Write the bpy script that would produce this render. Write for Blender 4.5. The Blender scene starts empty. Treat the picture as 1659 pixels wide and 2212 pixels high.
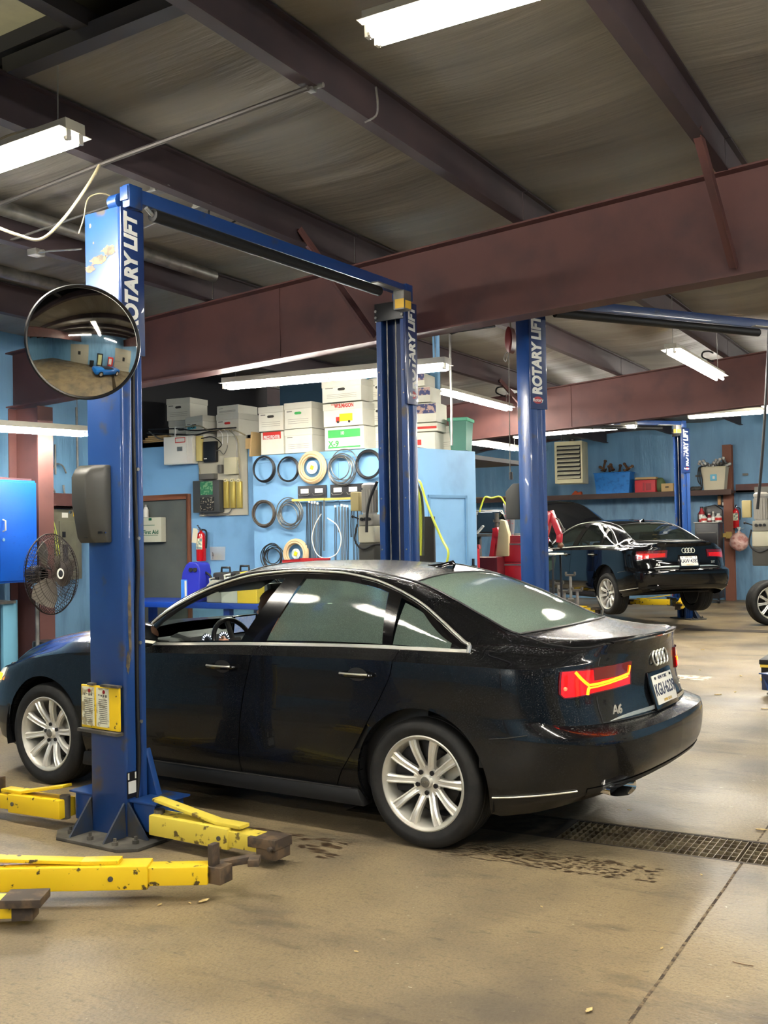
import bpy, bmesh, math, random
from mathutils import Vector, Matrix
PI = math.pi
random.seed(7)
SC = bpy.context.scene
COL = SC.collection

# ---------------------------------------------------------------- camera, world, exposure
FPX, PITCH, ROLL, EYE, HEAD = 2272.63, 0.02180542, -0.01863982, 1.614, math.radians(29.6)
_F0 = Vector((0, math.cos(PITCH), math.sin(PITCH)))
_U0 = Vector((0, -math.sin(PITCH), math.cos(PITCH)))
_R0 = Vector((1, 0, 0))
_RZ = Matrix.Rotation(HEAD, 3, 'Z')
CF = _RZ @ _F0
CR = _RZ @ (math.cos(ROLL) * _R0 + math.sin(ROLL) * _U0)
CU = _RZ @ (-math.sin(ROLL) * _R0 + math.cos(ROLL) * _U0)
CO = Vector((0, 0, EYE))
cam = bpy.data.cameras.new('camera')
cam.sensor_fit = 'HORIZONTAL'
cam.sensor_width = 36.0
cam.lens = FPX * 36.0 / 1659.0
cam.clip_start = 0.05
camo = bpy.data.objects.new('camera', cam)
COL.objects.link(camo)
camo.matrix_world = Matrix(((CR.x, CU.x, -CF.x, CO.x), (CR.y, CU.y, -CF.y, CO.y), (CR.z, CU.z, -CF.z, CO.z), (0, 0, 0, 1)))
SC.camera = camo
w = bpy.data.worlds.new('world')
SC.world = w
w.use_nodes = True
w.node_tree.nodes['Background'].inputs[0].default_value = (0.5, 0.55, 0.62, 1)
w.node_tree.nodes['Background'].inputs[1].default_value = 0.12
SC.view_settings.view_transform = 'Standard'
SC.view_settings.look = 'None'
SC.view_settings.gamma = 1
SC.view_settings.use_curve_mapping = False
SC.view_settings.exposure = 2.95
TUBE_POWER = 26.0
TUBE_COLOR = (1.0, 0.95, 0.86)

# a pixel of the photograph turned into a point of the room, on a plane of known position
def _ray(u, v):
    return CF + CR * ((u - 829.5) / FPX) - CU * ((v - 1106) / FPX)
def AX(u, v, X):
    d = _ray(u, v); return CO + d * (X / d.x)
def AY(u, v, Y):
    d = _ray(u, v); return CO + d * (Y / d.y)
def AZ(u, v, Z):
    d = _ray(u, v); return CO + d * ((Z - EYE) / d.z)

# ---------------------------------------------------------------- materials
def s2l(c):
    return c / 12.92 if c <= 0.04045 else ((c + 0.055) / 1.055) ** 2.4
def rgb(r, g, b):
    return (s2l(r / 255), s2l(g / 255), s2l(b / 255), 1)
MATS = {}
def mat(name, c, rough=0.5, metal=0.0, noise=None, c2=None, bump=None, coat=0.0, spec=0.5, emit=None, trans=0.0, alpha=1.0, stretch=None, ior=1.45, detail=6):
    if name in MATS: return MATS[name]
    m = bpy.data.materials.new(name); m.use_nodes = True
    nt = m.node_tree; n = nt.nodes; L = nt.links
    b = n['Principled BSDF']
    col = rgb(*c)
    b.inputs['Base Color'].default_value = col
    b.inputs['Roughness'].default_value = rough
    b.inputs['Metallic'].default_value = metal
    b.inputs['Specular IOR Level'].default_value = spec
    b.inputs['Coat Weight'].default_value = coat
    b.inputs['Coat Roughness'].default_value = 0.03
    b.inputs['Transmission Weight'].default_value = trans
    b.inputs['IOR'].default_value = ior
    b.inputs['Alpha'].default_value = alpha
    if emit:
        b.inputs['Emission Color'].default_value = rgb(*emit[0])
        b.inputs['Emission Strength'].default_value = emit[1]
    tc = n.new('ShaderNodeTexCoord'); mp = n.new('ShaderNodeMapping')
    L.new(tc.outputs['Object'], mp.inputs[0])
    if stretch: mp.inputs['Scale'].default_value = stretch
    if noise:
        # noise = (scale, lo, hi): colour goes to c2 where the noise is above the band
        nz = n.new('ShaderNodeTexNoise'); nz.inputs['Scale'].default_value = noise[0]; nz.inputs['Detail'].default_value = detail
        L.new(mp.outputs[0], nz.inputs['Vector'])
        cr = n.new('ShaderNodeMapRange'); cr.inputs[1].default_value = noise[1]; cr.inputs[2].default_value = noise[2]
        L.new(nz.outputs[0], cr.inputs[0])
        mx = n.new('ShaderNodeMix'); mx.data_type = 'RGBA'
        mx.inputs[6].default_value = col
        mx.inputs[7].default_value = rgb(*(c2 or tuple(x * 0.75 for x in c)))
        L.new(cr.outputs[0], mx.inputs[0]); L.new(mx.outputs[2], b.inputs['Base Color'])
    if bump:
        nz = n.new('ShaderNodeTexNoise'); nz.inputs['Scale'].default_value = bump[0]; nz.inputs['Detail'].default_value = 4
        L.new(mp.outputs[0], nz.inputs['Vector'])
        bp = n.new('ShaderNodeBump'); bp.inputs['Strength'].default_value = bump[1]; bp.inputs['Distance'].default_value = bump[2] if len(bump) > 2 else 0.01
        L.new(nz.outputs[0], bp.inputs['Height']); L.new(bp.outputs[0], b.inputs['Normal'])
    MATS[name] = m
    return m

# ---------------------------------------------------------------- mesh builder
def basis(d, up=Vector((0, 0, 1))):
    d = Vector(d).normalized()
    if abs(d.dot(up)) > 0.999: up = Vector((1, 0, 0))
    x = up.cross(d).normalized(); y = d.cross(x)
    return x, y, d
class MB:
    def __init__(s): s.v = []; s.f = []; s.m = []; s.k = 0
    def mi(s, k): s.k = k; return s
    def add(s, vs, fs):
        o = len(s.v); s.v += [tuple(v) for v in vs]
        for f in fs: s.f.append([i + o for i in f]); s.m.append(s.k)
        return s
    def box(s, c, d, rz=0.0, M=None):
        hx, hy, hz = d[0] / 2, d[1] / 2, d[2] / 2
        vs = [Vector((x, y, z)) for z in (-hz, hz) for x, y in ((-hx, -hy), (hx, -hy), (hx, hy), (-hx, hy))]
        if M is None: M = Matrix.Rotation(rz, 3, 'Z')
        c = Vector(c)
        return s.add([c + M @ v for v in vs], [(0, 3, 2, 1), (4, 5, 6, 7), (0, 1, 5, 4), (1, 2, 6, 5), (2, 3, 7, 6), (3, 0, 4, 7)])
    def bb(s, a, b):   # box from corner to corner
        return s.box([(a[i] + b[i]) / 2 for i in range(3)], [abs(b[i] - a[i]) for i in range(3)])
    def beam(s, p, q, wx, wy, up=(0, 0, 1)):   # bar of rectangular section from p to q
        p = Vector(p); q = Vector(q); x, y, d = basis(q - p, Vector(up))
        vs = [P + x * a * wx / 2 + y * b * wy / 2 for P in (p, q) for a, b in ((-1, -1), (1, -1), (1, 1), (-1, 1))]
        return s.add(vs, [(0, 3, 2, 1), (4, 5, 6, 7), (0, 1, 5, 4), (1, 2, 6, 5), (2, 3, 7, 6), (3, 0, 4, 7)])
    def cyl(s, p, q, r, n=16, r2=None, cap=True):
        p = Vector(p); q = Vector(q); x, y, d = basis(q - p); r2 = r if r2 is None else r2
        vs = [P + (x * math.cos(2 * PI * i / n) + y * math.sin(2 * PI * i / n)) * rr for P, rr in ((p, r), (q, r2)) for i in range(n)]
        fs = [(i, (i + 1) % n, n + (i + 1) % n, n + i) for i in range(n)]
        if cap: fs += [tuple(range(n - 1, -1, -1)), tuple(range(n, 2 * n))]
        return s.add(vs, fs)
    def tube(s, pts, r, n=8, closed=False):
        pts = [Vector(p) for p in pts]; N = len(pts); vs = []; fs = []
        prev = None
        for i, p in enumerate(pts):
            if closed: t = pts[(i + 1) % N] - pts[i - 1]
            else: t = pts[min(i + 1, N - 1)] - pts[max(i - 1, 0)]
            t.normalize()
            if prev is None: x, y, _ = basis(t)
            else:
                x = (prev - t * prev.dot(t)); x = x.normalized() if x.length > 1e-6 else basis(t)[0]
                y = t.cross(x)
            prev = x
            rr = r[i] if isinstance(r, (list, tuple)) else r
            vs += [p + (x * math.cos(2 * PI * k / n) + y * math.sin(2 * PI * k / n)) * rr for k in range(n)]
        for i in range(N if closed else N - 1):
            a = i * n; b = ((i + 1) % N) * n
            fs += [(a + k, a + (k + 1) % n, b + (k + 1) % n, b + k) for k in range(n)]
        if not closed: fs += [tuple(range(n - 1, -1, -1)), tuple((N - 1) * n + k for k in range(n))]
        return s.add(vs, fs)
    def lathe(s, prof, n=48, c=(0, 0, 0), ax=(0, 0, 1), cap=False):   # prof: (r, h)
        x, y, d = basis(Vector(ax)); c = Vector(c); vs = []; fs = []
        for r, hh in prof:
            vs += [c + d * hh + (x * math.cos(2 * PI * k / n) + y * math.sin(2 * PI * k / n)) * r for k in range(n)]
        for i in range(len(prof) - 1):
            a = i * n; b = (i + 1) * n
            fs += [(a + k, a + (k + 1) % n, b + (k + 1) % n, b + k) for k in range(n)]
        if cap: fs += [tuple(range(n - 1, -1, -1)), tuple((len(prof) - 1) * n + k for k in range(n))]
        return s.add(vs, fs)
    def prism(s, poly, d0, d1, fn):   # poly of 2D points, swept from d0 to d1; fn(a, b, d) -> 3D
        n = len(poly)
        vs = [Vector(fn(a, b, d0)) for a, b in poly] + [Vector(fn(a, b, d1)) for a, b in poly]
        fs = [tuple(range(n - 1, -1, -1)), tuple(range(n, 2 * n))] + [(i, (i + 1) % n, n + (i + 1) % n, n + i) for i in range(n)]
        return s.add(vs, fs)
    def grid(s, rows, closed=False):
        R = len(rows); C = len(rows[0]); vs = [p for r in rows for p in r]; fs = []
        for i in range(R - 1):
            for j in range(C if closed else C - 1):
                j2 = (j + 1) % C
                fs.append((i * C + j, i * C + j2, (i + 1) * C + j2, (i + 1) * C + j))
        return s.add(vs, fs)
    def sphere(s, c, r, n=16, m=10, sc=(1, 1, 1)):
        c = Vector(c); rows = []
        for i in range(m + 1):
            t = PI * i / m
            rows.append([c + Vector((r * sc[0] * math.sin(t) * math.cos(2 * PI * k / n), r * sc[1] * math.sin(t) * math.sin(2 * PI * k / n), -r * sc[2] * math.cos(t))) for k in range(n)])
        return s.grid(rows, True)
    def build(s, name, mt, parent=None, bevel=0.0, smooth=True, fixn=True, seg=2, ang=35, loc=None):
        me = bpy.data.meshes.new(name)
        me.from_pydata(s.v, [], s.f)
        for mm in (mt if isinstance(mt, (list, tuple)) else [mt]): me.materials.append(mm)
        for pl, k in zip(me.polygons, s.m): pl.material_index = k
        bm = bmesh.new(); bm.from_mesh(me)
        bmesh.ops.remove_doubles(bm, verts=bm.verts, dist=1e-5)
        bmesh.ops.dissolve_degenerate(bm, dist=1e-6, edges=bm.edges)
        if fixn: bmesh.ops.recalc_face_normals(bm, faces=bm.faces)
        if bevel > 0:
            ed = [e for e in bm.edges if len(e.link_faces) == 2 and e.calc_face_angle(0) > 0.6]
            bmesh.ops.bevel(bm, geom=ed, offset=bevel, segments=seg, profile=0.6, affect='EDGES', clamp_overlap=True)
        if smooth:
            a = math.radians(ang)
            for f in bm.faces: f.smooth = True
            for e in bm.edges:
                if len(e.link_faces) == 2: e.smooth = e.calc_face_angle(0) < a
        bm.to_mesh(me); bm.free()
        o = bpy.data.objects.new(name, me); COL.objects.link(o)
        if parent is not None: o.parent = parent
        if loc is not None: o.location = loc
        return o

def tag(o, label=None, cat=None, group=None, kind=None):
    if label: o['label'] = label
    if cat: o['category'] = cat
    if group: o['group'] = group
    if kind: o['kind'] = kind
    return o
def thing(name, label, cat, loc=(0, 0, 0), rz=0.0, group=None, rot=None):
    o = bpy.data.objects.new(name, None); COL.objects.link(o)
    o.empty_display_size = 0.1
    o.location = loc; o.rotation_euler = rot if rot else (0, 0, rz)
    return tag(o, label, cat, group)
def children_of(o):
    return [c for c in list(bpy.data.objects) if c.parent == o]
def copy_tree(o, parent=None):
    c = o.copy(); COL.objects.link(c)
    if parent is not None: c.parent = parent
    for ch in children_of(o): copy_tree(ch, c)
    return c
def dup(o, loc, rz=None, label=None, group=None, rot=None):
    c = copy_tree(o); c.location = loc
    if rz is not None: c.rotation_euler = (0, 0, rz)
    if rot is not None: c.rotation_euler = rot
    if label: c['label'] = label
    if group: c['group'] = group
    return c
def struct(name, mb, mt, **k):
    o = mb.build(name, mt, **k); o['kind'] = 'structure'; return o
def text(name, s, size, o3, xdir, ydir, mt, parent=None, ext=0.001, align='CENTER', bold=0.0, shear=0.0, sx=1.0, fit=None):
    """lettering standing on the plane spanned by xdir (reading direction) and ydir (up)"""
    cu = bpy.data.curves.new(name, 'FONT'); cu.body = s; cu.size = size; cu.extrude = ext; cu.align_x = align; cu.align_y = 'CENTER'
    cu.offset = bold * size; cu.shear = shear; cu.resolution_u = 4
    t = bpy.data.objects.new(name, cu); COL.objects.link(t)
    dg = bpy.context.evaluated_depsgraph_get()
    me = bpy.data.meshes.new_from_object(t.evaluated_get(dg))
    bpy.data.objects.remove(t)
    x = Vector(xdir).normalized(); y = Vector(ydir); y = (y - x * y.dot(x)).normalized(); z = x.cross(y)
    o3 = Vector(o3)
    if fit:
        xs = [v.co.x for v in me.vertices]; sx = fit / (max(xs) - min(xs)); 
    for v in me.vertices: v.co = o3 + x * v.co.x * sx + y * v.co.y + z * v.co.z
    me.materials.clear(); me.materials.append(mt)
    o = bpy.data.objects.new(name, me); COL.objects.link(o)
    if parent is not None: o.parent = parent
    return o
def catmull(pts, n=8, closed=False):
    pts = [Vector(p) for p in pts]; out = []; N = len(pts)
    for i in range(N if closed else N - 1):
        if closed: a, b, c, d = pts[i - 1], pts[i], pts[(i + 1) % N], pts[(i + 2) % N]
        else: a, b, c, d = pts[max(i - 1, 0)], pts[i], pts[i + 1], pts[min(i + 2, N - 1)]
        for k in range(n):
            t = k / n
            out.append(0.5 * ((2 * b) + (-a + c) * t + (2 * a - 5 * b + 4 * c - d) * t * t + (-a + 3 * b - 3 * c + d) * t ** 3))
    if not closed: out.append(pts[-1])
    return out
def lerpk(keys, x):   # keyed piecewise value with smooth (monotone cubic) interpolation
    if x <= keys[0][0]: return keys[0][1]
    if x >= keys[-1][0]: return keys[-1][1]
    for i in range(len(keys) - 1):
        if x <= keys[i + 1][0]: break
    def slope(j):
        if j <= 0 or j >= len(keys) - 1: return 0.0 if len(keys) > 2 and (j <= 0 or j >= len(keys) - 1) else 0.0
        d0 = (keys[j][1] - keys[j - 1][1]) / (keys[j][0] - keys[j - 1][0]); d1 = (keys[j + 1][1] - keys[j][1]) / (keys[j + 1][0] - keys[j][0])
        return 0.0 if d0 * d1 <= 0 else 2 * d0 * d1 / (d0 + d1)
    x0, y0 = keys[i]; x1, y1 = keys[i + 1]; hh = x1 - x0; t = (x - x0) / hh
    def es(j, seg):   # end slopes follow the chord
        if j == 0 or j == len(keys) - 1: return (y1 - y0) / hh
        return slope(j)
    m0, m1 = es(i, 0), es(i + 1, 1)
    return (2 * t**3 - 3 * t**2 + 1) * y0 + (t**3 - 2 * t**2 + t) * hh * m0 + (-2 * t**3 + 3 * t**2) * y1 + (t**3 - t**2) * hh * m1
from mathutils import noise as mnoise
# ================================================================ SETTING
M_floor = mat('concrete_floor', (138, 122, 93), 0.55, noise=(1.1, 0.42, 0.68), c2=(92, 83, 69), bump=(45, 0.5, 0.006), detail=12)
def _floor_extra(m):
    nt = m.node_tree; n = nt.nodes; L = nt.links; b = n['Principled BSDF']
    src = b.inputs['Base Color'].links[0].from_socket
    tc = n.new('ShaderNodeTexCoord')
    # fine grain, dark stains and pale scuffs
    def layer(src, scale, lo, hi, col, amt, st=(1, 1, 1), rough=0.65):
        mp = n.new('ShaderNodeMapping'); mp.inputs['Scale'].default_value = st; L.new(tc.outputs['Object'], mp.inputs[0])
        nz = n.new('ShaderNodeTexNoise'); nz.inputs['Scale'].default_value = scale; nz.inputs['Detail'].default_value = 8; nz.inputs['Roughness'].default_value = rough
        L.new(mp.outputs[0], nz.inputs['Vector'])
        r = n.new('ShaderNodeMapRange'); r.inputs[1].default_value = lo; r.inputs[2].default_value = hi; r.inputs[4].default_value = amt
        L.new(nz.outputs[0], r.inputs[0])
        mx = n.new('ShaderNodeMix'); mx.data_type = 'RGBA'; L.new(r.outputs[0], mx.inputs[0]); L.new(src, mx.inputs[6]); mx.inputs[7].default_value = rgb(*col)
        return mx.outputs[2]
    s = layer(src, 2.3, 0.56, 0.68, (70, 62, 52), 0.65, (0.6, 1.6, 1))
    s = layer(s, 14, 0.60, 0.70, (60, 54, 46), 0.5, (0.5, 1.2, 1))
    s = layer(s, 9, 0.70, 0.76, (178, 168, 146), 0.6)
    s = layer(s, 90, 0.46, 0.66, (82, 73, 60), 0.5)
    s = layer(s, 34, 0.56, 0.66, (74, 66, 54), 0.5, (0.6, 1.3, 1))
    s = layer(s, 42, 0.66, 0.70, (190, 182, 160), 0.55)
    L.new(s, b.inputs['Base Color'])
    # worn, slightly polished patches
    nz = n.new('ShaderNodeTexNoise'); nz.inputs['Scale'].default_value = 0.7; L.new(tc.outputs['Object'], nz.inputs['Vector'])
    r = n.new('ShaderNodeMapRange'); r.inputs[1].default_value = 0.35; r.inputs[2].default_value = 0.65; r.inputs[3].default_value = 0.36; r.inputs[4].default_value = 0.62
    L.new(nz.outputs[0], r.inputs[0]); L.new(r.outputs[0], b.inputs['Roughness'])
_floor_extra(M_floor)
M_insul = mat('ceiling_insulation', (141, 136, 126), 0.5, noise=(0.9, 0.4, 0.7), c2=(120, 116, 108), bump=(5, 0.45, 0.02), stretch=(0.35, 3.0, 1.0), spec=0.3)
M_dark = mat('dark_metal_deck', (30, 30, 34), 0.6)
M_steel = mat('red_oxide_steel', (92, 58, 54), 0.6, noise=(3, 0.45, 0.7), c2=(76, 50, 49))
M_steel2 = mat('purlin_steel', (68, 55, 57), 0.6, noise=(2, 0.4, 0.7), c2=(54, 46, 50))
M_blue_sheet = mat('blue_wall_vinyl', (112, 160, 196), 0.45, noise=(1.5, 0.45, 0.7), c2=(100, 146, 182), bump=(4, 0.5, 0.03), stretch=(2.2, 2.2, 0.35))
M_blue_low = mat('scuffed_blue_vinyl', (104, 142, 172), 0.5, noise=(3.5, 0.45, 0.62), c2=(90, 124, 152), bump=(5, 0.5, 0.03), stretch=(2.0, 2.0, 0.5))
M_blue_wall = mat('painted_blue_board', (116, 164, 204), 0.55, noise=(2.2, 0.5, 0.75), c2=(98, 142, 180))
M_galv = mat('galvanised', (150, 148, 142), 0.42, 0.7, noise=(8, 0.4, 0.7), c2=(112, 112, 110))
M_black = mat('black_rubber', (20, 20, 21), 0.6)
M_blackp = mat('black_plastic', (24, 24, 26), 0.35)
M_white = mat('white_enamel', (208, 206, 196), 0.4)
M_cream = mat('cream_enamel', (214, 208, 170), 0.45, noise=(3, 0.5, 0.8), c2=(190, 182, 144))
M_chrome = mat('chrome', (225, 225, 222), 0.08, 1.0)
M_grey = mat('grey_plastic', (92, 90, 84), 0.45)
M_tube = mat('lit_tube', (255, 255, 255), 0.4, emit=((255, 250, 232), TUBE_POWER))
M_tube.node_tree.nodes['Principled BSDF'].inputs['Emission Color'].default_value = (TUBE_COLOR[0], TUBE_COLOR[1], TUBE_COLOR[2], 1)

def ceil_z(X): return 4.29 + 0.07 * (X + 3.04)
XW0, XW1, YW0, YW1 = -14.0, 5.6, -7.0, 24.6
T0, T1 = 5.28, 5.68
mb = MB()
mb.bb((XW0, YW0, -0.3), (XW1, T0, 0)); mb.bb((XW0, T1, -0.3), (XW1, YW1, 0)); mb.bb((XW0, T0, -0.3), (-3.3, T1, 0))
mb.bb((-3.3, T0, -0.3), (XW1, T1, -0.16))
struct('floor', mb, M_floor, smooth=False)
M_joint = mat('joint_dirt', (52, 42, 32), 0.9, noise=(30, 0.45, 0.6), c2=(120, 104, 80))
mb = MB(); pts = []
for k, Y in enumerate([YW0 + 0.12 * i for i in range(int((T0 - YW0) / 0.12) + 1)] + [T0]):
    pts.append((-1.05 + 0.004 * mnoise.noise((Y * 3, 0, 0)), Y))
rows = [[(x - 0.006 - 0.003 * mnoise.noise((y * 9, 1, 0)), y, 0.0012), (x + 0.006 + 0.003 * mnoise.noise((y * 9, 5, 0)), y, 0.0012)] for x, y in pts]
mb.grid(rows)
rows = [[(-1.05 - 0.005, y, 0.0012), (-1.05 + 0.005, y, 0.0012)] for y in (T1, 9, 13, 17, 24.6)]
mb.grid(rows)
tag(mb.build('trim_1', M_joint), kind='structure')

# sagging insulation sheets between the purlins, dark deck over the near left bays
PX = [-3.04 + 1.53 * i for i in range(-7, 6)]
mb = MB()
for a, b in zip(PX[:-1], PX[1:]):
    ys = [YW0 + (YW1 - YW0) * i / 640 for i in range(641)]
    if b < -3.0: ys = [4.03] + [y for y in ys if y > 4.06]
    rows = []
    for y in ys:
        r = []
        fr = ((y + 0.2) / 7.6) % 1.0   # closer to a rafter the sheet is pulled up
        env = 0.35 + 0.65 * math.sin(PI * fr)
        edge = 1 - math.exp(-((y - 4.03) / 0.6) ** 2) if b < -3.0 else 1
        for j in range(15):
            t = j / 14; X = a + (b - a) * t
            wr = 0.014 * mnoise.noise((X * 0.5, y * 2.6, a)) + 0.006 * mnoise.noise((X * 0.9, y * 7.0, a + 5)) + 0.03 * mnoise.noise((X * 0.3, y * 0.7, a + 9))
            z = ceil_z(X) - (0.055 * env + 0.02) * math.sin(PI * t) * edge + wr * math.sin(PI * t) ** 0.6
            for cr in (1.3, 4.95, 6.4, 9.2, 10.6, 12.1, 13.6, 17.0, 18.6, 20.2, 21.8): z -= (.016 * math.exp(-((y - cr - .05 * math.sin(X * 2 + cr)) / .045) ** 2)) * math.sin(PI * t) ** .3
            r.append((X, y, z))
        rows.append(r)
    mb.grid(rows)
o = mb.build('ceiling', M_insul, fixn=False, ang=80); o['kind'] = 'structure'
mb = MB()
mb.grid([[(x, y, ceil_z(x) + 0.34) for y in (YW0 - .1, YW1 + .1)] for x in (XW0, XW1 + .1)])
tag(mb.build('trim_2', M_dark), kind='structure')
# translucent roof panel beside the dark deck
M_sky = mat('stained_translucent_panel', (150, 145, 122), 0.6, noise=(2.5, 0.45, 0.6), c2=(120, 118, 112), emit=((196, 186, 140), 0.035))
mb = MB(); 
mb.box((-4.82, 3.7, 4.44), (1.4, 1.1, 0.02))
tag(mb.build('window_1', M_sky), kind='structure')
M_frame = mat('dark_frame', (70, 70, 74), 0.5)
for k, (a, b) in enumerate([((-4.56, 3.97, 4.20), (-3.06, 3.97, 4.27)), ((-5.6, 4.02, 4.30), (-4.0, 3.95, 4.34)), ((-3.97, 2.2, 4.30), (-3.97, 4.5, 4.30)), ((-3.9, 3.0, 4.26), (-3.06, 3.0, 4.3))]):
    mb = MB(); mb.beam(a, b, 0.10, 0.09); tag(mb.build('trim_%d' % (k + 3), M_frame), kind='structure')

# walls
def wall(name, a, b, z0, z1, mt, th=0.1, hole=None, off=(0, 0)):
    a = Vector((a[0], a[1], 0)); b = Vector((b[0], b[1], 0)); d = (b - a).normalized(); nn = Vector((-d.y, d.x, 0)); Ln = (b - a).length
    mb = MB(); Mx = Matrix((d, nn, Vector((0, 0, 1)))).transposed()
    def seg(s0, s1, q0, q1):
        c = a + d * (s0 + s1) / 2 + nn * th / 2; c.z = (q0 + q1) / 2
        mb.box(c, (s1 - s0, th, q1 - q0), M=Mx)
    if hole:
        h0, h1, hz = hole; seg(0, h0, z0, z1); seg(h1, Ln, z0, z1); seg(h0, h1, hz, z1)
    else: seg(0, Ln, z0, z1)
    return struct(name, mb, mt, smooth=False)
OY = 9.8      # plane of the office partition
mb = MB()
mb.bb((XW1, YW0, 0), (XW1 + .1, YW1, 5.2)); struct('wall_right', mb, M_blue_sheet, smooth=False)
mb = MB(); mb.bb((-9.1, YW0, 0), (-9.0, OY, 1.95)); mb.mi(1).bb((-9.1, YW0, 1.95), (-9.0, OY, 4.3)); struct('wall_left', mb, [M_blue_low, M_blue_sheet], smooth=False)
def sheetwall(name, X0, X1, Y, z0, z1, mt):   # vinyl faced insulation that bellies between its girts
    rows = []
    for i in range(41):
        z = z0 + (z1 - z0) * i / 40; t = i / 40
        rows.append([(X0 + (X1 - X0) * j / 240, Y - 0.05 * math.sin(PI * t) ** 0.7 * (0.7 + 0.5 * mnoise.noise((X0 + (X1 - X0) * j / 240 * 1.5, 0, z * 0.4))) - 0.02 * mnoise.noise(((X0 + (X1 - X0) * j / 240) * 5, 3, z * 0.6)), z) for j in range(241)])
    mb = MB(); mb.grid(rows); return mb
mb = sheetwall('w', XW0, XW1, YW1, 2.38, 4.9, None)
struct('wall_back', mb, M_blue_sheet, ang=80)
mb = sheetwall('w', XW0, XW1, YW1, 0, 2.38, None)
struct('wall_rear', mb, M_blue_low, ang=80)
mb = MB(); mb.bb((XW0 - .1, 9.9, 0), (XW0, YW1, 4.5)); struct('wall_far', mb, M_blue_sheet, smooth=False)
mb = MB(); mb.bb((XW0, YW0 - .1, 0), (XW1, YW0, 5.2)); struct('wall_front', mb, M_blue_sheet, smooth=False)
XB = AY(548, 1100, 9.5).x         # left end of the storage block face
XC = -5.06                        # its right corner
DX1 = AY(413, 1100, OY).x         # right side of the office door opening (outer frame)
wall('wall_office', (-9.1, OY), (XB, OY), 0, 2.80, M_blue_wall, hole=(0.1, DX1 + 9.1 - 0.06, 2.09))
mb = MB(); mb.bb((XB, 9.5, 0), (XC, 9.6, 2.52)); mb.bb((XB, 9.602, 0), (XB + .06, 10.81, 2.45)); mb.bb((XC - .08, 9.602, 0), (XC, 10.81, 2.45)); mb.bb((XB, 10.82, 0), (XC, 10.9, 2.45))
mb.bb((XB, 9.49, 2.44), (XC, 9.499, 2.52)); mb.bb((-5.98, 9.49, 0), (-5.94, 9.499, 2.438))
struct('wall_storage', mb, M_blue_wall, smooth=False)
mb = MB(); mb.bb((-9.0, OY, 2.74), (XB, 12.6, 2.80)); mb.bb((XB + .01, 9.61, 2.47), (XC - .01, 12.6, 2.519)); struct('trim_8', mb, M_dark, smooth=False)
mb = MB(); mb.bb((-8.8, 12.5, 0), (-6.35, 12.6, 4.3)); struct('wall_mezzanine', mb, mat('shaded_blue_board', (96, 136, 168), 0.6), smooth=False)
mb = MB(); mb.bb((-9.2, OY + .12, 0), (-9.1, 12.6, 4.2)); struct('wall_side', mb, M_dark, smooth=False)
# office door: brown frame and grey leaf
M_brown = mat('brown_door_frame', (122, 74, 50), 0.5)
M_doorgrey = mat('grey_door_leaf', (88, 92, 88), 0.5, noise=(2, 0.45, 0.7), c2=(76, 80, 78))
fr = MB(); dx0 = -9.0; dx1 = DX1 - 0.06
fr.bb((dx0 - .06, OY - .02, 0), (dx0, OY + .1, 2.09)); fr.bb((dx1, OY - .02, 0), (dx1 + .06, OY + .1, 2.15)); fr.bb((dx0 - .06, OY - .02, 2.09), (dx1, OY + .1, 2.15))
d = thing('door_1', None, None, (0, 0, 0)); d['kind'] = 'structure'
fr.build('door_frame', M_brown, d, bevel=0.006)
lf = MB(); lf.bb((dx0, OY + .02, 0), (dx1, OY + .065, 2.09)); lf.build('door_leaf', M_doorgrey, d, bevel=0.003)
# panelled blue door standing open at the corner of the storage block
d = thing('door_2', None, None, (XC + 0.01, 9.5, 0), math.radians(-15)); d['kind'] = 'structure'
mb = MB(); mb.bb((0, 0, 0.02), (0.045, 0.95, 2.5)); lf = mb.build('door_leaf', M_blue_wall, d, bevel=0.003)
M_bluetrim = mat('blue_door_moulding', (96, 142, 180), 0.5)
mb = MB()
for a, b in (((0.045, .17, .2), (0.057, .2, 2.02)), ((0.045, .76, .2), (0.057, .79, 2.02)), ((0.045, .17, 1.99), (0.057, .79, 2.02)), ((0.045, .17, .2), (0.057, .79, .23))): mb.bb(a, b)
mb.build('moulding', M_bluetrim, d)
mb = MB(); mb.bb((0.045, .86, 1.18), (0.06, .885, 1.34)); mb.cyl((.05, .872, 1.26), (.095, .872, 1.26), .008); mb.beam((.09, .875, 1.26), (.09, .80, 1.27), .012, .012); mb.build('door_handle', M_blackp, d)

# garage doors and a small door behind the camera (the convex mirror shows them)
M_gar = mat('garage_door_panel', (168, 164, 148), 0.5)
for k, (gx, gw) in enumerate([(-.4, 3.4), (7.6, 3.4)]):
    d = thing('door_%d' % (k + 3), None, None, (XW1, gx, 0), PI / 2); d['kind'] = 'structure'
    for r in range(5):
        mb = MB()
        for c in range(4): mb.bb((-gw / 2 + c * gw / 4 + .04, 0.06, r * .66 + .05), (-gw / 2 + (c + 1) * gw / 4 - .04, 0.075, r * .66 + .61))
        mb.bb((-gw / 2, 0.0, r * .66 + .005), (gw / 2, 0.06, r * .66 + .655))
        mb.build('door_panel', M_gar, d)
    mb = MB(); mb.bb((-.2, .075, 1.5), (.3, .08, 2.1)); mb.build('door_glass', M_blackp, d)
d = thing('door_5', None, None, (XW1, 3.3, 0), PI / 2); d['kind'] = 'structure'
mb = MB(); mb.bb((-.5, 0, 0), (.5, .05, 2.1)); mb.build('door_frame', M_blackp, d); mb = MB(); mb.bb((-.3, .05, .3), (.3, .06, 1.9)); mb.build('door_glass', mat('bright_pane', (196, 200, 150), 0.4), d)
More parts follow.
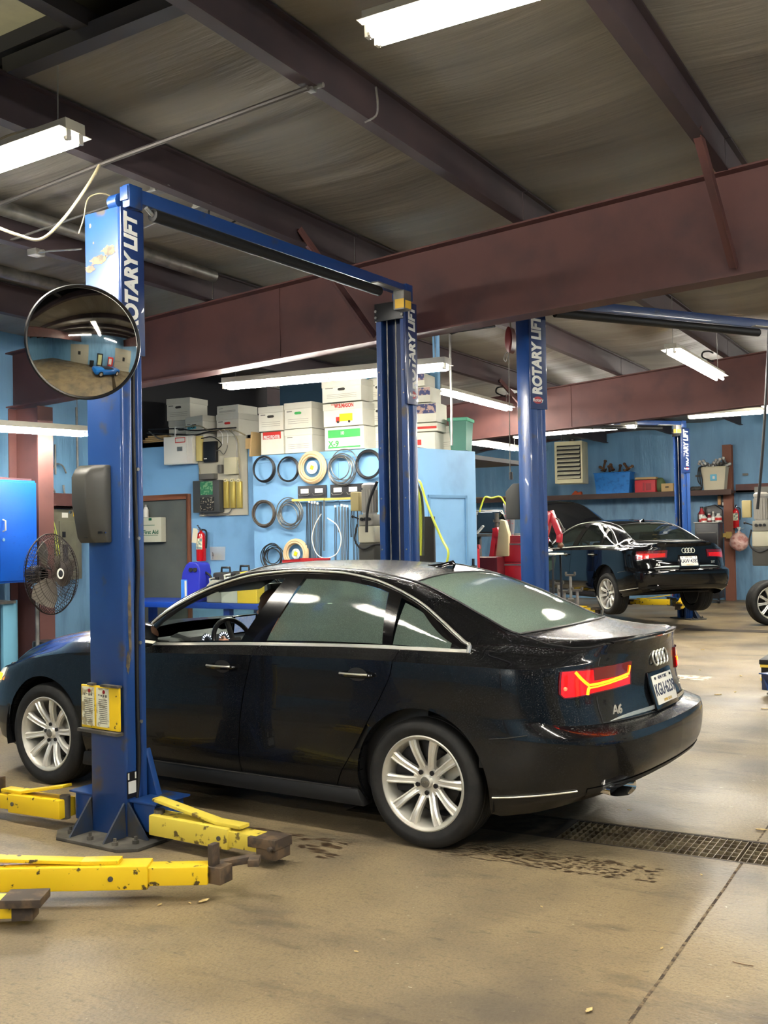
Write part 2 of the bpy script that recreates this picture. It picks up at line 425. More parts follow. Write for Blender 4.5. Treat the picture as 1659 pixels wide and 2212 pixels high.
for x in (-6.3, -1.2): tag((lambda m: (m.bb((x - .1, YW0, 0), (x + .1, YW0 + .25, 4.0)), m.build('trim_%d' % (9 if x < -5 else 10), M_steel))[1])(MB()), kind='structure')

# ================================================================ ROOF STEEL
def ibeam(name, p, q, web, fl, label, group, mt, up=(0, 0, 1), t=0.012, cat='beam'):
    p = Vector(p); q = Vector(q); x, y, d = basis(q - p, Vector(up))
    mb = MB(); c = lambda P, a, b: P + x * a + y * b
    def bar(b0, b1, w0):
        vs = [c(P, s * w0 / 2, b) for P in (p, q) for s, b in ((-1, b0), (1, b0), (1, b1), (-1, b1))]
        mb.add(vs, [(0, 3, 2, 1), (4, 5, 6, 7), (0, 1, 5, 4), (1, 2, 6, 5), (2, 3, 7, 6), (3, 0, 4, 7)])
    bar(0, t, fl); bar(t, web - t, 0.008); bar(web - t, web, fl)
    return tag(mb.build(name, mt, smooth=False), label, cat, group)
names = {-3: 'third purlin left of the near lift mirror', }
pl = ['farthest left roof purlin above the blue wall cabinet', 'dark roof purlin above the left wall and standing fan', 'dark roof purlin running above the first aid door', 'dark roof purlin carrying a grey pipe beside it', 'dark roof purlin with conduit boxes above the near lift beam', 'dark roof purlin crossing the top of the photo, with clamped conduit end', 'dark roof purlin right of the top ceiling light', 'dark roof purlin at the top right corner over the big beam', 'roof purlin behind and right of the camera']
mid_ = ['over the mezzanine', 'over the stacked boxes', 'over the storage block', 'over the panelled blue door', 'behind the second lift post', 'left of the hanging light', 'right of the hanging light', 'at the right edge', 'beyond the right edge']
far_ = ['farthest left', 'over the low lights', 'over the unit heater', 'over the blue parts bin', 'over the raised car', 'over the farthest lift', 'over the pale parts tub', 'at the right edge', 'beyond the right edge']
for i, X in enumerate([-9.16, -7.63, -6.10, -4.57, -3.04, -1.51, 0.02, 1.55, 3.08]):
    zb = ceil_z(X) - 0.29
    for seg_, (y0, y1) in enumerate(((-7.0, 7.61), (7.63, 15.19), (15.21, 24.1))):
        if X < -8.8 and seg_ == 0: continue
        ibeam('roof_purlin', (X, y0, zb), (X, y1, zb), 0.27, 0.085,
              pl[i] if seg_ == 0 else ('brown purlin between the two near rafters, ' + mid_[i] if seg_ == 1 else 'brown purlin in the farthest bay, ' + far_[i]),
              'roof purlins', M_steel2)
def rafter(Y, X0, X1, label, zt=lambda X: 4.0 + 0.075 * (X + 3.04), zb=lambda X: 3.30 + 0.05 * (X + 2.73)):
    mb = MB(); n = 12
    for i in range(n):
        a = X0 + (X1 - X0) * i / n; b = X0 + (X1 - X0) * (i + 1) / n
        def blk(y0, y1, f0, f1):
            vs = [(X, y, z) for X in (a, b) for y, z in ((y0, f0(X)), (y1, f0(X)), (y1, f1(X)), (y0, f1(X)))]
            mb.add(vs, [(0, 3, 2, 1), (4, 5, 6, 7), (0, 1, 5, 4), (1, 2, 6, 5), (2, 3, 7, 6), (3, 0, 4, 7)])
        blk(Y - .005, Y + .005, lambda X: zb(X) + .012, lambda X: zt(X) - .012)
        blk(Y - .1, Y + .1, zb, lambda X: zb(X) + .014)
        blk(Y - .1, Y + .1, lambda X: zt(X) - .014, zt)
    for X in (-5.35, -0.2, 2.5):
        mb.bb((X - .004, Y - .012, zb(X) + .01), (X + .004, Y - .004, zt(X) - .01))
    o = mb.build('steel_rafter', M_steel, smooth=False)
    return tag(o, label, 'beam', 'main rafters')
rafter(7.62, -8.75, XW1, 'deep red brown steel rafter crossing the middle of the hall in front of the boxes')
rafter(15.2, XW0, XW1, 'second deep red brown rafter farther back, behind the hanging light')
_pa, _pb = AY(1270, 941, 24.2), AY(1440, 917, 24.2)
rafter(24.3, XW0, XW1, 'farthest red brown rafter under the roof by the back wall', zt=lambda X: 4.30 + .07 * (X + 3.04), zb=lambda X: _pa.z + (_pb.z - _pa.z) * (X - _pa.x) / (_pb.x - _pa.x))
rafter(0.0, -8.75, XW1, 'deep rafter directly over the camera position')
for Y, lab in ((7.62, 'tall red brown steel column behind the blue wall cabinet'), (0.0, 'steel column on the left wall near the camera end')):
    mb = MB(); mb.bb((-8.72, Y - .1, 0), (-8.706, Y + .1, 2.99)); mb.bb((-8.30, Y - .1, 0), (-8.286, Y + .1, 2.99)); mb.bb((-8.71, Y - .005, 0), (-8.29, Y + .005, 2.99)); mb.bb((-8.8, Y - .15, 0), (-8.2, Y + .15, .02))
    tag(mb.build('steel_column', M_steel, smooth=False), lab, 'column', 'wall columns')
# flange braces
def brace(p, q, label):
    mb = MB(); mb.beam(p, q, 0.06, 0.006); mb.beam(Vector(p) + Vector((0.027, 0, 0)), Vector(q) + Vector((0.027, 0, 0)), 0.006, 0.06)
    tag(mb.build('flange_brace', M_steel, smooth=False), label, 'brace', 'flange braces')
brace((-4.57, 6.75, 4.0), (-4.35, 7.52, 3.26), 'diagonal flange brace behind the middle lift column top')
brace((-1.51, 6.75, 4.15), (-1.45, 7.52, 3.42), 'diagonal flange brace at the right end of the big rafter')
brace((-6.10, 14.2, 3.85), (-5.8, 15.1, 3.2), 'diagonal flange brace on the second rafter right of the second lift')
# girts on the walls
def girt(p, q, label, h_=0.2):
    mb = MB(); mb.beam(p, q, 0.05, h_, up=(0, 0, 1)); tag(mb.build('wall_girt', M_steel, smooth=False), label, 'girt', 'wall girts')
mb = MB(); mb.bb((-9.0, 0.2, 1.98), (-8.82, 7.5, 2.0)); mb.bb((-8.84, .2, 1.98), (-8.82, 7.5, 2.14)); tag(mb.build('wall_girt', M_steel, smooth=False), 'red brown girt behind the blue cabinet', 'girt', 'wall girts')
mb = MB(); mb.bb((-9.0, 7.75, 1.98), (-8.82, 9.1, 2.0)); mb.bb((-8.84, 7.75, 1.98), (-8.82, 9.1, 2.14)); tag(mb.build('wall_girt', M_steel, smooth=False), 'red brown girt above the grey breaker panel', 'girt', 'wall girts')

# ================================================================ LIGHT FIXTURES
M_fix = mat('fixture_steel', (176, 172, 156), 0.45)
def fixture(p, q, label, tubes=2, hang=0.0, r=0.0165, runs=1, hood=True):
    p = Vector(p); q = Vector(q); x, y, d = basis(q - p); Ln = (q - p).length
    t = thing('ceiling_light', label, 'light', (p + q) / 2, group='fluorescent ceiling lights')
    c = (p + q) / 2; pl_, ql = p - c, q - c
    wid = 0.13 if tubes == 2 else 0.08
    mb = MB(); mb.beam(pl_ + y * (0.062 if tubes == 2 else .078), ql + y * (0.062 if tubes == 2 else .078), wid, 0.055 if tubes == 2 else .088)
    if hood:
        for s in (-1, 1): mb.beam(pl_ + y * 0.034 + x * s * (wid / 2 + .02), ql + y * 0.034 + x * s * (wid / 2 + .02), 0.05, 0.004)
    mb.build('housing', M_fix, t, bevel=0.004)
    offs = (-0.04, 0.04) if tubes == 2 else (0.0,)
    n = runs
    for e in range(n):
        a = pl_ + d * (Ln * e / n + 0.03); b = pl_ + d * (Ln * (e + 1) / n - 0.03)
        for o_ in offs:
            mb = MB(); mb.cyl(a + x * o_, b + x * o_, r, 10); tb = mb.build('tube', M_tube, t)
            for E, s in ((a, -1), (b, 1)): mb = MB(); mb.cyl(E + x * o_, E + x * o_ + d * s * .012, r * 1.05, 10); mb.beam(E + x * o_ + d * s * .018 - y * .015, E + x * o_ + d * s * .018 + y * .05, .03, .012); mb.build('lamp_holder', M_white, t)
    if hang:
        for E in (pl_ + d * .12, ql - d * .12):
            mb = MB(); mb.tube([E + y * .08, E + Vector((0, 0, hang))], 0.004, 5); mb.build('hanger', M_galv, t)
    return t
fixture((-2.08, 3.62, 3.60), (0.36, 3.66, 3.64), 'bright twin tube light at the top centre of the photo', hang=0.5, runs=2)
fixture((-6.28, 3.72, 3.46), (-3.84, 3.75, 3.60), 'bright twin tube light at the left edge above the near lift', hang=0.4, runs=2)
fixture((-8.0, 6.55, 2.66), (-8.0, 7.90, 2.70), 'low hanging light at the left edge over the blue cabinet', tubes=2, hang=1.2)
fixture(AY(487, 838, 7.98), AY(968, 795, 7.98), 'long light in front of the stacked white boxes', tubes=2, hang=0.6, runs=2)
fixture((-6.22, 12.43, 3.50), (-6.27, 15.0, 3.50), 'light receding to the right of the boxes, upper of the two', hang=0.5, runs=2)
fixture((-7.80, 16.5, 3.2), (-7.76, 18.9, 3.2), 'light receding to the right of the boxes, lower of the two', hang=0.8, runs=2)
fixture((-2.83, 11.2, 3.50), (-2.83, 13.64, 3.50), 'hanging light in front of the second rafter', hang=0.62, runs=2)
fixture(AY(1109, 945, 18.2), AY(1375, 922, 18.2), 'long light above the unit heater', tubes=2, hang=0.5, runs=2)
fixture(AY(1487, 903, 18.2), (-1.9, 18.2, 3.52), 'long light at the right edge above the white parts tub', tubes=2, hang=0.5, runs=2)
fixture((-2.86, 16.0, 3.5), (-2.86, 18.0, 3.5), 'short light end at the right edge beside the last lift column', hang=0.5)
for k, (a, b) in enumerate([((-1.4, 21.4, 3.8), (0.9, 21.4, 3.9)), ((-12.6, 17.6, 3.2), (-10.4, 17.6, 3.3)), ((-2.6, -0.4, 3.7), (-2.6, -2.8, 3.7)), ((-6.6, -1.6, 3.5), (-4.2, -1.6, 3.6)), ((1.2, 2.8, 3.9), (1.2, 0.4, 3.9)), ((2.4, 4.0, 3.9), (4.0, 5.8, 3.9)), ((-5.2, -4.6, 3.6), (-2.8, -4.6, 3.6)), ((2.8, 8.6, 3.8), (2.8, 11.0, 3.8)), ((0.4, 11.9, 3.8), (0.4, 14.3, 3.8))]):  # unseen fixtures; the first pair is added to brighten the far wall
    fixture(a, b, ['light added right of the frame to brighten the far wall', 'light added out of view behind the stored boxes to brighten the far wall', 'long light behind the camera seen in the convex mirror', 'light near the left wall behind the camera', 'light behind and right of the camera', 'light over the bay right of the camera', 'light by the garage doors behind the camera', 'light right of the frame beyond the big rafter', 'light right of the frame by the second rafter'][k], hang=0.5, runs=2)
# ================================================================ TWO POST LIFTS
M_lift = mat('lift_blue', (26, 63, 122), 0.38, noise=(6, 0.62, 0.72), c2=(70, 66, 62), coat=0.3)
M_liftd = mat('lift_dark_blue', (16, 40, 84), 0.45)
M_yel = mat('lift_yellow', (226, 190, 30), 0.45, noise=(20, 0.63, 0.67), c2=(74, 60, 34))
M_yelw = mat('lift_yellow_worn', (206, 186, 70), 0.5, noise=(15, 0.60, 0.65), c2=(96, 80, 40))
M_pad = mat('worn_rubber_pad', (62, 52, 44), 0.7, noise=(14, 0.45, 0.6), c2=(96, 78, 58))
M_rust = mat('bare_rusty_steel', (110, 76, 46), 0.6, noise=(10, 0.4, 0.6), c2=(70, 48, 34))
M_cover = mat('navy_cover', (24, 46, 92), 0.3, coat=0.4)
M_let = mat('white_lettering', (214, 214, 208), 0.5)
M_red = mat('red_badge', (150, 22, 34), 0.4)
M_dirt = mat('grimy_steel', (58, 56, 52), 0.6, noise=(8, 0.45, 0.65), c2=(88, 84, 76))
HC = 3.43
M_dblue = mat('grimy_dark_blue', (34, 48, 70), .55, noise=(8, .45, .65), c2=(58, 56, 52))
def arm(parent, piv, tip, mt, tipkind='pad', w=0.12, strap=True, k=0.70):
    """telescoping lift arm from its pivot to its tip, both in lift coordinates"""
    p = Vector(piv); q = Vector(tip); d = (q - p).normalized(); Ln = (q - p).length; side = Vector((-d.y, d.x, 0))
    mb = MB()
    mb.beam(p, p + d * Ln * k, w, 0.105)
    ar = mb.build('arm', mt, parent, bevel=0.008)
    mb = MB(); mb.beam(p + d * Ln * (k - .03), p + d * Ln * .93, w * .78, 0.08)
    mb.build('inner_arm', mt, ar, bevel=0.006)
    if strap:
        mb = MB(); a = p + Vector((0, 0, .125)) + d * .0; b = p + d * Ln * k * .82 + Vector((0, 0, .062))
        mb.beam(a, b, w * .55, 0.016); mb.beam(b - d * .01, b + d * .16, w * .6, 0.018)
        mb.build('brace_strap', mt, ar, bevel=0.003)
    mb = MB(); c = p + d * Ln * .95
    if tipkind == 'fork':
        mb.beam(c + Vector((0, 0, -.04)), c + Vector((0, 0, .035)), .09, .09)
        mb.beam(c + side * .06 + Vector((0, 0, .02)), c + d * .16 + side * .06 + Vector((0, 0, .045)), .05, .03)
        mb.beam(c - d * .02 + Vector((0, 0, .02)), c - d * .02 + Vector((0, 0, .13)), .05, .03)
        mb.beam(c + d * .16 + side * .06 + Vector((0, 0, .045)), c + d * .16 - side * .03 + Vector((0, 0, .045)), .05, .03)
    elif tipkind == 'pad':
        mb.box(c + Vector((0, 0, .03)), (.17, .15, .035), math.atan2(d.y, d.x)); mb.box(c + Vector((0, 0, -.02)), (.09, .09, .06), math.atan2(d.y, d.x))
    else:
        mb.box(c + d * .03 + Vector((0, 0, .015)), (.17, .14, .05), math.atan2(d.y, d.x)); mb.box(c + d * .05 + Vector((0, 0, -.035)), (.12, .12, .05), math.atan2(d.y, d.x)); mb.cyl(c + d * .09 - side * .09, c + d * .09 + side * .09, .012, 8)
    mb.build('lift_pad', M_pad, ar, bevel=0.004)
    mb = MB(); mb.cyl(p + d * Ln * k * .9 - side * (w / 2 + .006), p + d * Ln * k * .9 + side * (w / 2 + .006), .012, 10); mb.build('bolt', M_dirt, ar)
    mb = MB(); mb.cyl(p + d * .02 + Vector((0, 0, -.06)), p + d * .02 + Vector((0, 0, .07)), .03, 14)
    mb.build('pivot_pin', M_dirt, ar)
    return ar
def lift_column(t, sy, arms, text_side=-1, cover=True, zoff=0.0, back=1.555, front=1.395, cz=0.0):
    S = lambda y: sy * y
    # column: back plate, ribbed sides, front flanges and a deep slot facing the car
    mb = MB()
    poly = [(-.140, back - .012), (-.128, back), (.128, back), (.140, back - .012), (.140, back - .075), (.118, back - .083), (.118, back - .118), (.135, back - .126), (.135, front),
            (.088, front), (.088, front + .03), (.115, front + .05), (.108, back - .03), (-.108, back - .03), (-.115, front + .05), (-.088, front + .03), (-.088, front), (-.135, front), (-.135, back - .126), (-.118, back - .118), (-.118, back - .083), (-.140, back - .075)]
    mb.prism(poly, 0.012, HC, lambda a, b, d_: (a, S(b), d_))
    col = mb.build('column', M_lift, t, bevel=0.003, seg=1)
    mb = MB()   # dark inside of the slot
    mb.bb((-.105, S(back - .04), .02), (.105, S(back - .034), HC - .02)); mb.build('slot_lining', M_liftd, col)
    mb = MB(); mb.bb((-.14, S(front - .012), HC - .13), (.14, S(front + .004), HC + .012)); tp = mb.build('top_plate', M_blackp, t, bevel=0.004)
    mb = MB()
    for x in (-.122, .122):
        for z in (HC - .05, HC - .1): mb.cyl((x, S(front - .012), z), (x, S(front - .026), z), .011, 8)
        for z in (2.9, 2.72, 2.3, 1.9, 1.5): mb.cyl((x * .92, S(front + .001), z), (x * .92, S(front - .004), z), .006, 8)
    mb.build('bolt', M_galv, tp)
    mb = MB()
    for x in (-.012, .07): mb.tube([(x, S(front + .06), .05), (x, S(front + .06), HC - .02)], .006, 6)
    mb.build('lift_cable', M_galv, t)
    if cover:
        for sx in ((text_side,) if text_side else (-1, 1)):
            mb = MB(); mb.bb((sx * .140, S(back - .005), 2.63), (sx * .150, S(front - .006), HC + .0)); mb.bb((sx * .150, S(front - .006), 2.63), (sx * .128, S(front - .014), HC)) 
            cv = mb.build('side_cover', M_cover, t, bevel=0.003)
            rd_ = Vector((0, 0, 1)); up = Vector((0, -sy * 1, 0)) if sx * sy > 0 else Vector((0, sy * 1, 0))
            # reading direction is upwards; letters' tops point away so that the text face looks outwards
            nrm = Vector((sx, 0, 0)); upv = nrm.cross(rd_)
            yc = S((back + front) / 2)
            text('lettering', 'ROTARY LIFT', .126, (sx * .1505, yc, 3.075), rd_, upv, M_let, cv, bold=0.05, fit=.66, shear=0.1)
            mb = MB(); mb.cyl((sx * .150, yc, 2.705), (sx * .1515, yc, 2.705), .048, 24)
            for i in range(len(mb.v)):
                x_, y_, z_ = mb.v[i]; mb.v[i] = (x_, y_, 2.705 + (z_ - 2.705) * .62)
            bd = mb.build('badge', M_red, cv)
            text('badge_lettering', 'Rotary', .038, (sx * .1518, yc, 2.705), nrm.cross(Vector((0, 0, 1))) * -1, (0, 0, 1), M_let, cv, bold=.02)
    # base plate with gussets and anchor bolts
    mb = MB(); b0, b1 = back + .19, back - .20
    poly = [(-.26, b0), (.20, b0), (.31, b0 - .1), (.31, b1), (-.35, b1), (-.35, b0 - .07)]
    mb.prism(poly, 0.0, 0.018, lambda a, b, d_: (a, S(b), d_)); bp = mb.build('base_plate', M_dirt, t, bevel=0.003)
    for x in (-.13, .13): mb = MB(); mb.add([(x - .006, S(back), .018), (x - .006, S(back + .16), .018), (x - .006, S(back + .01), .2), (x + .006, S(back), .018), (x + .006, S(back + .16), .018), (x + .006, S(back + .01), .2)], [(0, 1, 2), (5, 4, 3), (0, 3, 4, 1), (1, 4, 5, 2), (2, 5, 3, 0)]); mb.build('gusset', M_dblue, bp)
    for x, s in ((-.14, -1), (.14, 1)): mb = MB(); mb.add([(x, S(back - .006), .018), (x + s * .15, S(back - .006), .018), (x, S(back - .006), .2), (x, S(back - .018), .018), (x + s * .15, S(back - .018), .018), (x, S(back - .018), .2)], [(0, 1, 2), (5, 4, 3), (0, 3, 4, 1), (1, 4, 5, 2), (2, 5, 3, 0)]); mb.build('gusset', M_dblue, bp)
    for x, y in ((-.27, back + .06), (-.2, back + .14), (0, back + .13), (.19, back + .1), (-.29, back - .12)):
        mb = MB(); mb.cyl((x, S(y), .018), (x, S(y), .036), .018, 6); mb.cyl((x, S(y), .036), (x, S(y), .055), .009, 8); mb.build('anchor_bolt', M_dirt, bp)
    # carriage
    mb = MB(); mb.bb((-.31, S(front + .12), cz + .05), (-.15, S(front - .10), cz + .20)); mb.bb((.15, S(front + .12), cz + .05), (.31, S(front - .10), cz + .20)); mb.bb((-.31, S(front - .02), cz + .05), (.31, S(front - .10), cz + .20)); mb.bb((-.10, S(front + .12), cz + .05), (.10, S(front), cz + .75))
    for s in (-1, 1): mb.add([(s * .11, S(front - .01), cz + .20), (s * .20, S(front - .01), cz + .20), (s * .11, S(front - .01), cz + .46), (s * .11, S(front - .05), cz + .20), (s * .20, S(front - .05), cz + .20), (s * .11, S(front - .05), cz + .46)], [(0, 1, 2), (5, 4, 3), (0, 3, 4, 1), (1, 4, 5, 2), (2, 5, 3, 0)])
    mb.bb((-.34, S(front + .14), cz + .20), (-.14, S(front - .12), cz + .212)); mb.bb((.14, S(front + .14), cz + .20), (.34, S(front - .12), cz + .212)); mb.build('carriage', M_lift, t, bevel=0.004)
    for a in arms: arm(t, *a)
    return col
def lift(label, loc, rz, arms_l, arms_r, beam=True, text_side=-1, czl=0.0, cols=(1, -1), name='two_post_lift'):
    t = thing(name, label, 'vehicle lift', loc, rz, 'two post lifts')
    if 1 in cols: lift_column(t, 1, arms_l, text_side, cz=czl)
    if -1 in cols: lift_column(t, -1, arms_r, text_side, cz=czl)
    if beam:
        mb = MB(); X = -.12
        mb.bb((X - .03, -1.47, HC + .05), (X + .03, 1.50, HC + .13))
        for s in (1, -1): mb.bb((X - .035, s * 1.39, HC + .012), (X + .02, s * 1.49, HC + .14)); mb.cyl((X + .12, s * 1.47, HC + .06), (X + .05, s * 1.47, HC + .06), .045, 20)
        bm_ = mb.build('overhead_beam', M_lift, t, bevel=0.006)
        mb = MB(); mb.cyl((X - .07, -.95, HC - .01), (X - .07, 1.35, HC - .01), .036, 14); mb.build('padded_bar', M_black, bm_)
        mb = MB(); mb.bb((X - .035, -.9, HC + .055), (X - .09, -1.3, HC + .045)); mb.build('bracket', M_galv, bm_)
        mb = MB(); mb.cyl((X - .07, 1.35, HC - .01), (X - .07, 1.40, HC + .02), .012, 8); mb.build('bracket', M_galv, bm_)
        mb = MB(); mb.bb((X - .12, -1.22, HC - .1), (X - .02, -1.33, HC + .05)); sw = mb.build('limit_switch', M_galv, bm_, bevel=.01)
        mb = MB(); mb.bb((X - .124, -1.235, HC - .09), (X - .12, -1.315, HC - .03)); mb.bb((X - .12, -1.218, HC - .09), (X - .04, -1.215, HC - .02)); mb.build('label', mat('yellow_label', (236, 190, 70), .5), sw)
    return t
CYAW = math.radians(176.6)
L1 = lift('blue two post lift around the wet black sedan, with convex mirror on its near post', (-4.084, 5.806, 0), CYAW,
     [((-.33, 1.52, .115), (-1.09, 1.50, .105), M_yelw, 'block', .125), ((.33, 1.555, .115), (.93, 1.585, .105), M_yel, 'fork', .125)],
     [((-.20, -1.35, .115), (-.80, -1.1, .105), M_yel, 'pad'), ((.20, -1.35, .115), (.80, -1.1, .105), M_yel, 'pad')])
# second lift: posts near (-3.24, 8.15) and (-1.35, 10.45)
a2 = math.atan2(10.72 - 8.22, -1.61 - (-3.26)); c2 = (Vector((-3.26, 8.22, 0)) + Vector((-1.61, 10.72, 0))) / 2
def yaw_of(a): return a + PI / 2      # local -y runs along the direction a
L2 = lift('blue two post lift right of the storage block, post before the red tool chest', (c2.x, c2.y, 0), yaw_of(a2), [((-.20, 1.35, .115), (-.80, 1.1, .105), M_yel, 'pad'), ((.20, 1.35, .115), (.80, 1.1, .105), M_yel, 'pad')], [((-.20, -1.48, .115), (-.95, -1.5, .105), M_yel, 'pad')])
for c in children_of(L2):
    if c.name.split('.')[0] not in ('overhead_beam', 'arm'): c.scale = (.66, 1, 1)
CAR2_YAW = math.radians(137.65); CAR2_LOC = Vector((-4.696, 17.219, 0.38))
a3 = CAR2_YAW - PI / 2; c3 = Vector((CAR2_LOC.x, CAR2_LOC.y, 0)) + Vector((math.cos(CAR2_YAW), math.sin(CAR2_YAW), 0)) * 1.35
L3 = lift('farthest blue two post lift, around the raised black sedan', (c3.x, c3.y, 0), CAR2_YAW, [((-.20, 1.3, .30), (-.85, .75, .29), M_yel, 'pad'), ((.20, 1.3, .30), (.75, .75, .29), M_yel, 'pad')], [((-.20, -1.3, .30), (-.85, -.75, .29), M_yel, 'pad'), ((.20, -1.3, .30), (.75, -.75, .29), M_yel, 'pad')], czl=.18)
# fourth lift: its post stands left of the frame, only its arms reach into view
def room2lift(P, o, yaw):
    d = Vector(P) - Vector(o); c, s = math.cos(yaw), math.sin(yaw)
    return Vector((d.x * c + d.y * s, -d.x * s + d.y * c, d.z))
o4 = Vector((-6.55, 2.15, 0)); y4 = math.radians(270)   # posts at x = -4.94 on its local +y side
P4 = Vector((-5.02, 2.55, .115))
L4 = thing('two_post_lift', 'lift whose post stands left of the frame, yellow arms lying in the left foreground', 'vehicle lift', (-4.95, 2.15, 0), 0, 'two post lifts')
def l4(P): return Vector(P) - Vector((-4.95, 2.15, 0))
lift_column(L4, 1, [], 1, back=.12, front=-.13)
arm(L4, l4((-4.70, 2.80, .115)), l4((-2.93, 3.80, .115)), M_yel, 'fork', .13, True, .80)
arm(L4, l4((-4.70, 2.45, .085)), l4((-3.50, 3.17, .075)), M_yel, 'pad', .11, strap=False)

# ---------------------------------------------------------------- things fixed to the near post
c_, s_ = math.cos(CYAW), math.sin(CYAW)
def l2r(x, y, z): return Vector((-4.084 + x * c_ - y * s_, 5.806 + x * s_ + y * c_, z))
mc = AY(181, 739, 3.90)
nrm = Vector((0.845, -0.50, -0.02)).normalized()
t = thing('convex_mirror', 'round convex safety mirror on the near blue lift post', 'mirror', mc)
R0_, sag = .283, .066
Rs = (R0_ ** 2 + sag ** 2) / (2 * sag)
prof = []
for i in range(20):
    a = math.asin(R0_ / Rs) * (1 - i / 19.0); prof.append((max(Rs * math.sin(a), 0.0005), Rs * math.cos(a) - Rs + sag))
mb = MB(); mb.lathe(prof, 72, (0, 0, 0), nrm); mb.build('mirror_face', mat('mirror_glass', (190, 188, 180), 0.035, 1.0), t, ang=60)
mb = MB(); mb.lathe([(R0_ - .004, .004), (R0_ + .006, .012), (R0_ + .012, 0), (R0_ + .008, -.014), (R0_ - .02, -.018), (.001, -.022)], 72, (0, 0, 0), nrm); mb.build('mirror_rim', M_blackp, t)
mb = MB(); bk = l2r(0, 1.555, mc.z) - mc; mb.cyl(-nrm * .02, -nrm * .07, .05, 16); mb.tube([-nrm * .07, -nrm * .09 + Vector((0, 0, -.03)), bk + Vector((0.02, 0, -.04)), bk], .014, 8); mb.box(bk, (.12, .02, .12), CYAW); mb.build('mirror_bracket', M_blackp, t)
# grey dispenser
t = thing('wall_dispenser', 'grey plastic wipe dispenser on the near blue lift post', 'dispenser', l2r(0, 1.555, 1.60), CYAW)
mb = MB()
xa, xb = .135 - .0, -.055
pr = [(xa, 0), (xa, .06), (xa - .02, .13), (xb + .06, .13), (xb + .005, .05), (xb, 0)]
levels = [(0.0, .55), (.03, .72), (.12, .86), (.22, 1.0), (.36, 1.0), (.40, .80), (.415, .55)]
rows = []
for z, k in levels: rows.append([(x, y * k, z + (0.02 * (1 - k) if z > .3 else 0)) for x, y in pr])
mb.grid(rows, True); mb.add([Vector(p) for p in rows[0]], [tuple(range(5, -1, -1))]); mb.add([Vector(p) for p in rows[-1]], [tuple(range(6))])
mb.build('dispenser_shell', mat('dispenser_grey', (62, 61, 56), .42), t, bevel=.008)
mb = MB(); mb.lathe([(.001, .004), (.028, .004), (.03, 0)], 20, (.045, .09, .055), (0, 1, 0)); mb.bb((-.05, .062, .05), (0, .07, .062)); mb.build('opening', M_blackp, t)
mb = MB(); mb.cyl((.125, .125, .17), (.125, .135, .17), .008, 8); mb.cyl((-.045, .03, .055), (-.045, .045, .055), .006, 8); mb.cyl((-.045, .03, .36), (-.045, .045, .36), .006, 8); mb.build('screw', M_chrome, t)
# yellow warning placards
t = thing('warning_placard', 'worn yellow placard of lift warnings on the near blue lift post', 'sign', l2r(.02, 1.57, .585), CYAW - math.radians(4))
mb = MB(); mb.bb((-.155, 0, 0), (.165, .014, .235)); mb.build('backing', M_yel, t, bevel=.003)
M_paper = mat('dirty_placard_paper', (206, 206, 184), .6, noise=(26, .5, .58), c2=(150, 140, 110))
M_ink = mat('placard_ink', (96, 96, 90), .7)
for x0, x1 in ((.05, .155), (-.075, .03)):
    mb = MB(); mb.bb((x0, .014, .015), (x1, .018, .225)); pg = mb.build('sheet', M_paper, t)
    mb = MB(); rr = random.Random(int(x0 * 1000))
    for k in range(13):
        z = .16 - k * .0105
        mb.bb((x0 + .012, .018, z), (x1 - .012 - rr.random() * .02, .0185, z + .004))
    for k in range(4): mb.bb((x0 + .015 + k * .02, .018, .175 + rr.random() * .01), (x0 + .028 + k * .02, .0185, .19))
    mb.build('print', M_ink, pg)
    mb = MB(); mb.cyl((x0 + .04, .018, .205), (x0 + .04, .0188, .205), .011, 14); mb.build('red_mark', M_red, pg)
for q_ in (((-.165, 0, .235), (-.02, .03, .247)), ((.05, 0, .235), (.10, .025, .247)), ((-.17, -.002, -.02), (.17, .04, -.004))): mb = MB(); mb.bb(*q_); mb.build('clip', M_dirt, t)
# hose and sticker on the right face of the post
t = thing('hydraulic_hose', 'black hydraulic hose running down the near lift post', 'hose', l2r(-.128, 1.455, 0), CYAW)
mb = MB(); mb.tube(catmull([(-.004, 0, 2.6), (-.002, .005, 2.2), (-.004, -.005, 1.7), (-.008, -.01, 1.45), (-.004, 0, 1.2), (-.004, .004, .8), (-.006, 0, .4), (-.01, .03, .18), (-.02, .06, .06)], 6), .011, 8); mb.build('hose', M_black, t)
mb = MB()
for z in (1.05, 1.62, 2.0, .62): mb.cyl((-.012, -.01, z), (-.022, -.01, z), .01, 8)
mb.build('hose_clamp', M_galv, t)
t = thing('safety_sticker', 'small black and white sticker low on the near lift post', 'sticker', l2r(-.142, 1.515, .28), CYAW)
mb = MB(); mb.bb((0, -.035, -.06), (-.0015, .035, .08)); mb.build('sticker_sheet', M_blackp, t)
mb = MB(); mb.bb((-.0015, -.028, -.035), (-.002, .028, .03)); mb.bb((-.0015, -.03, .04), (-.002, -.02, .075)); mb.bb((-.0015, .02, .04), (-.002, .03, .075)); mb.build('sticker_print', M_let, t)
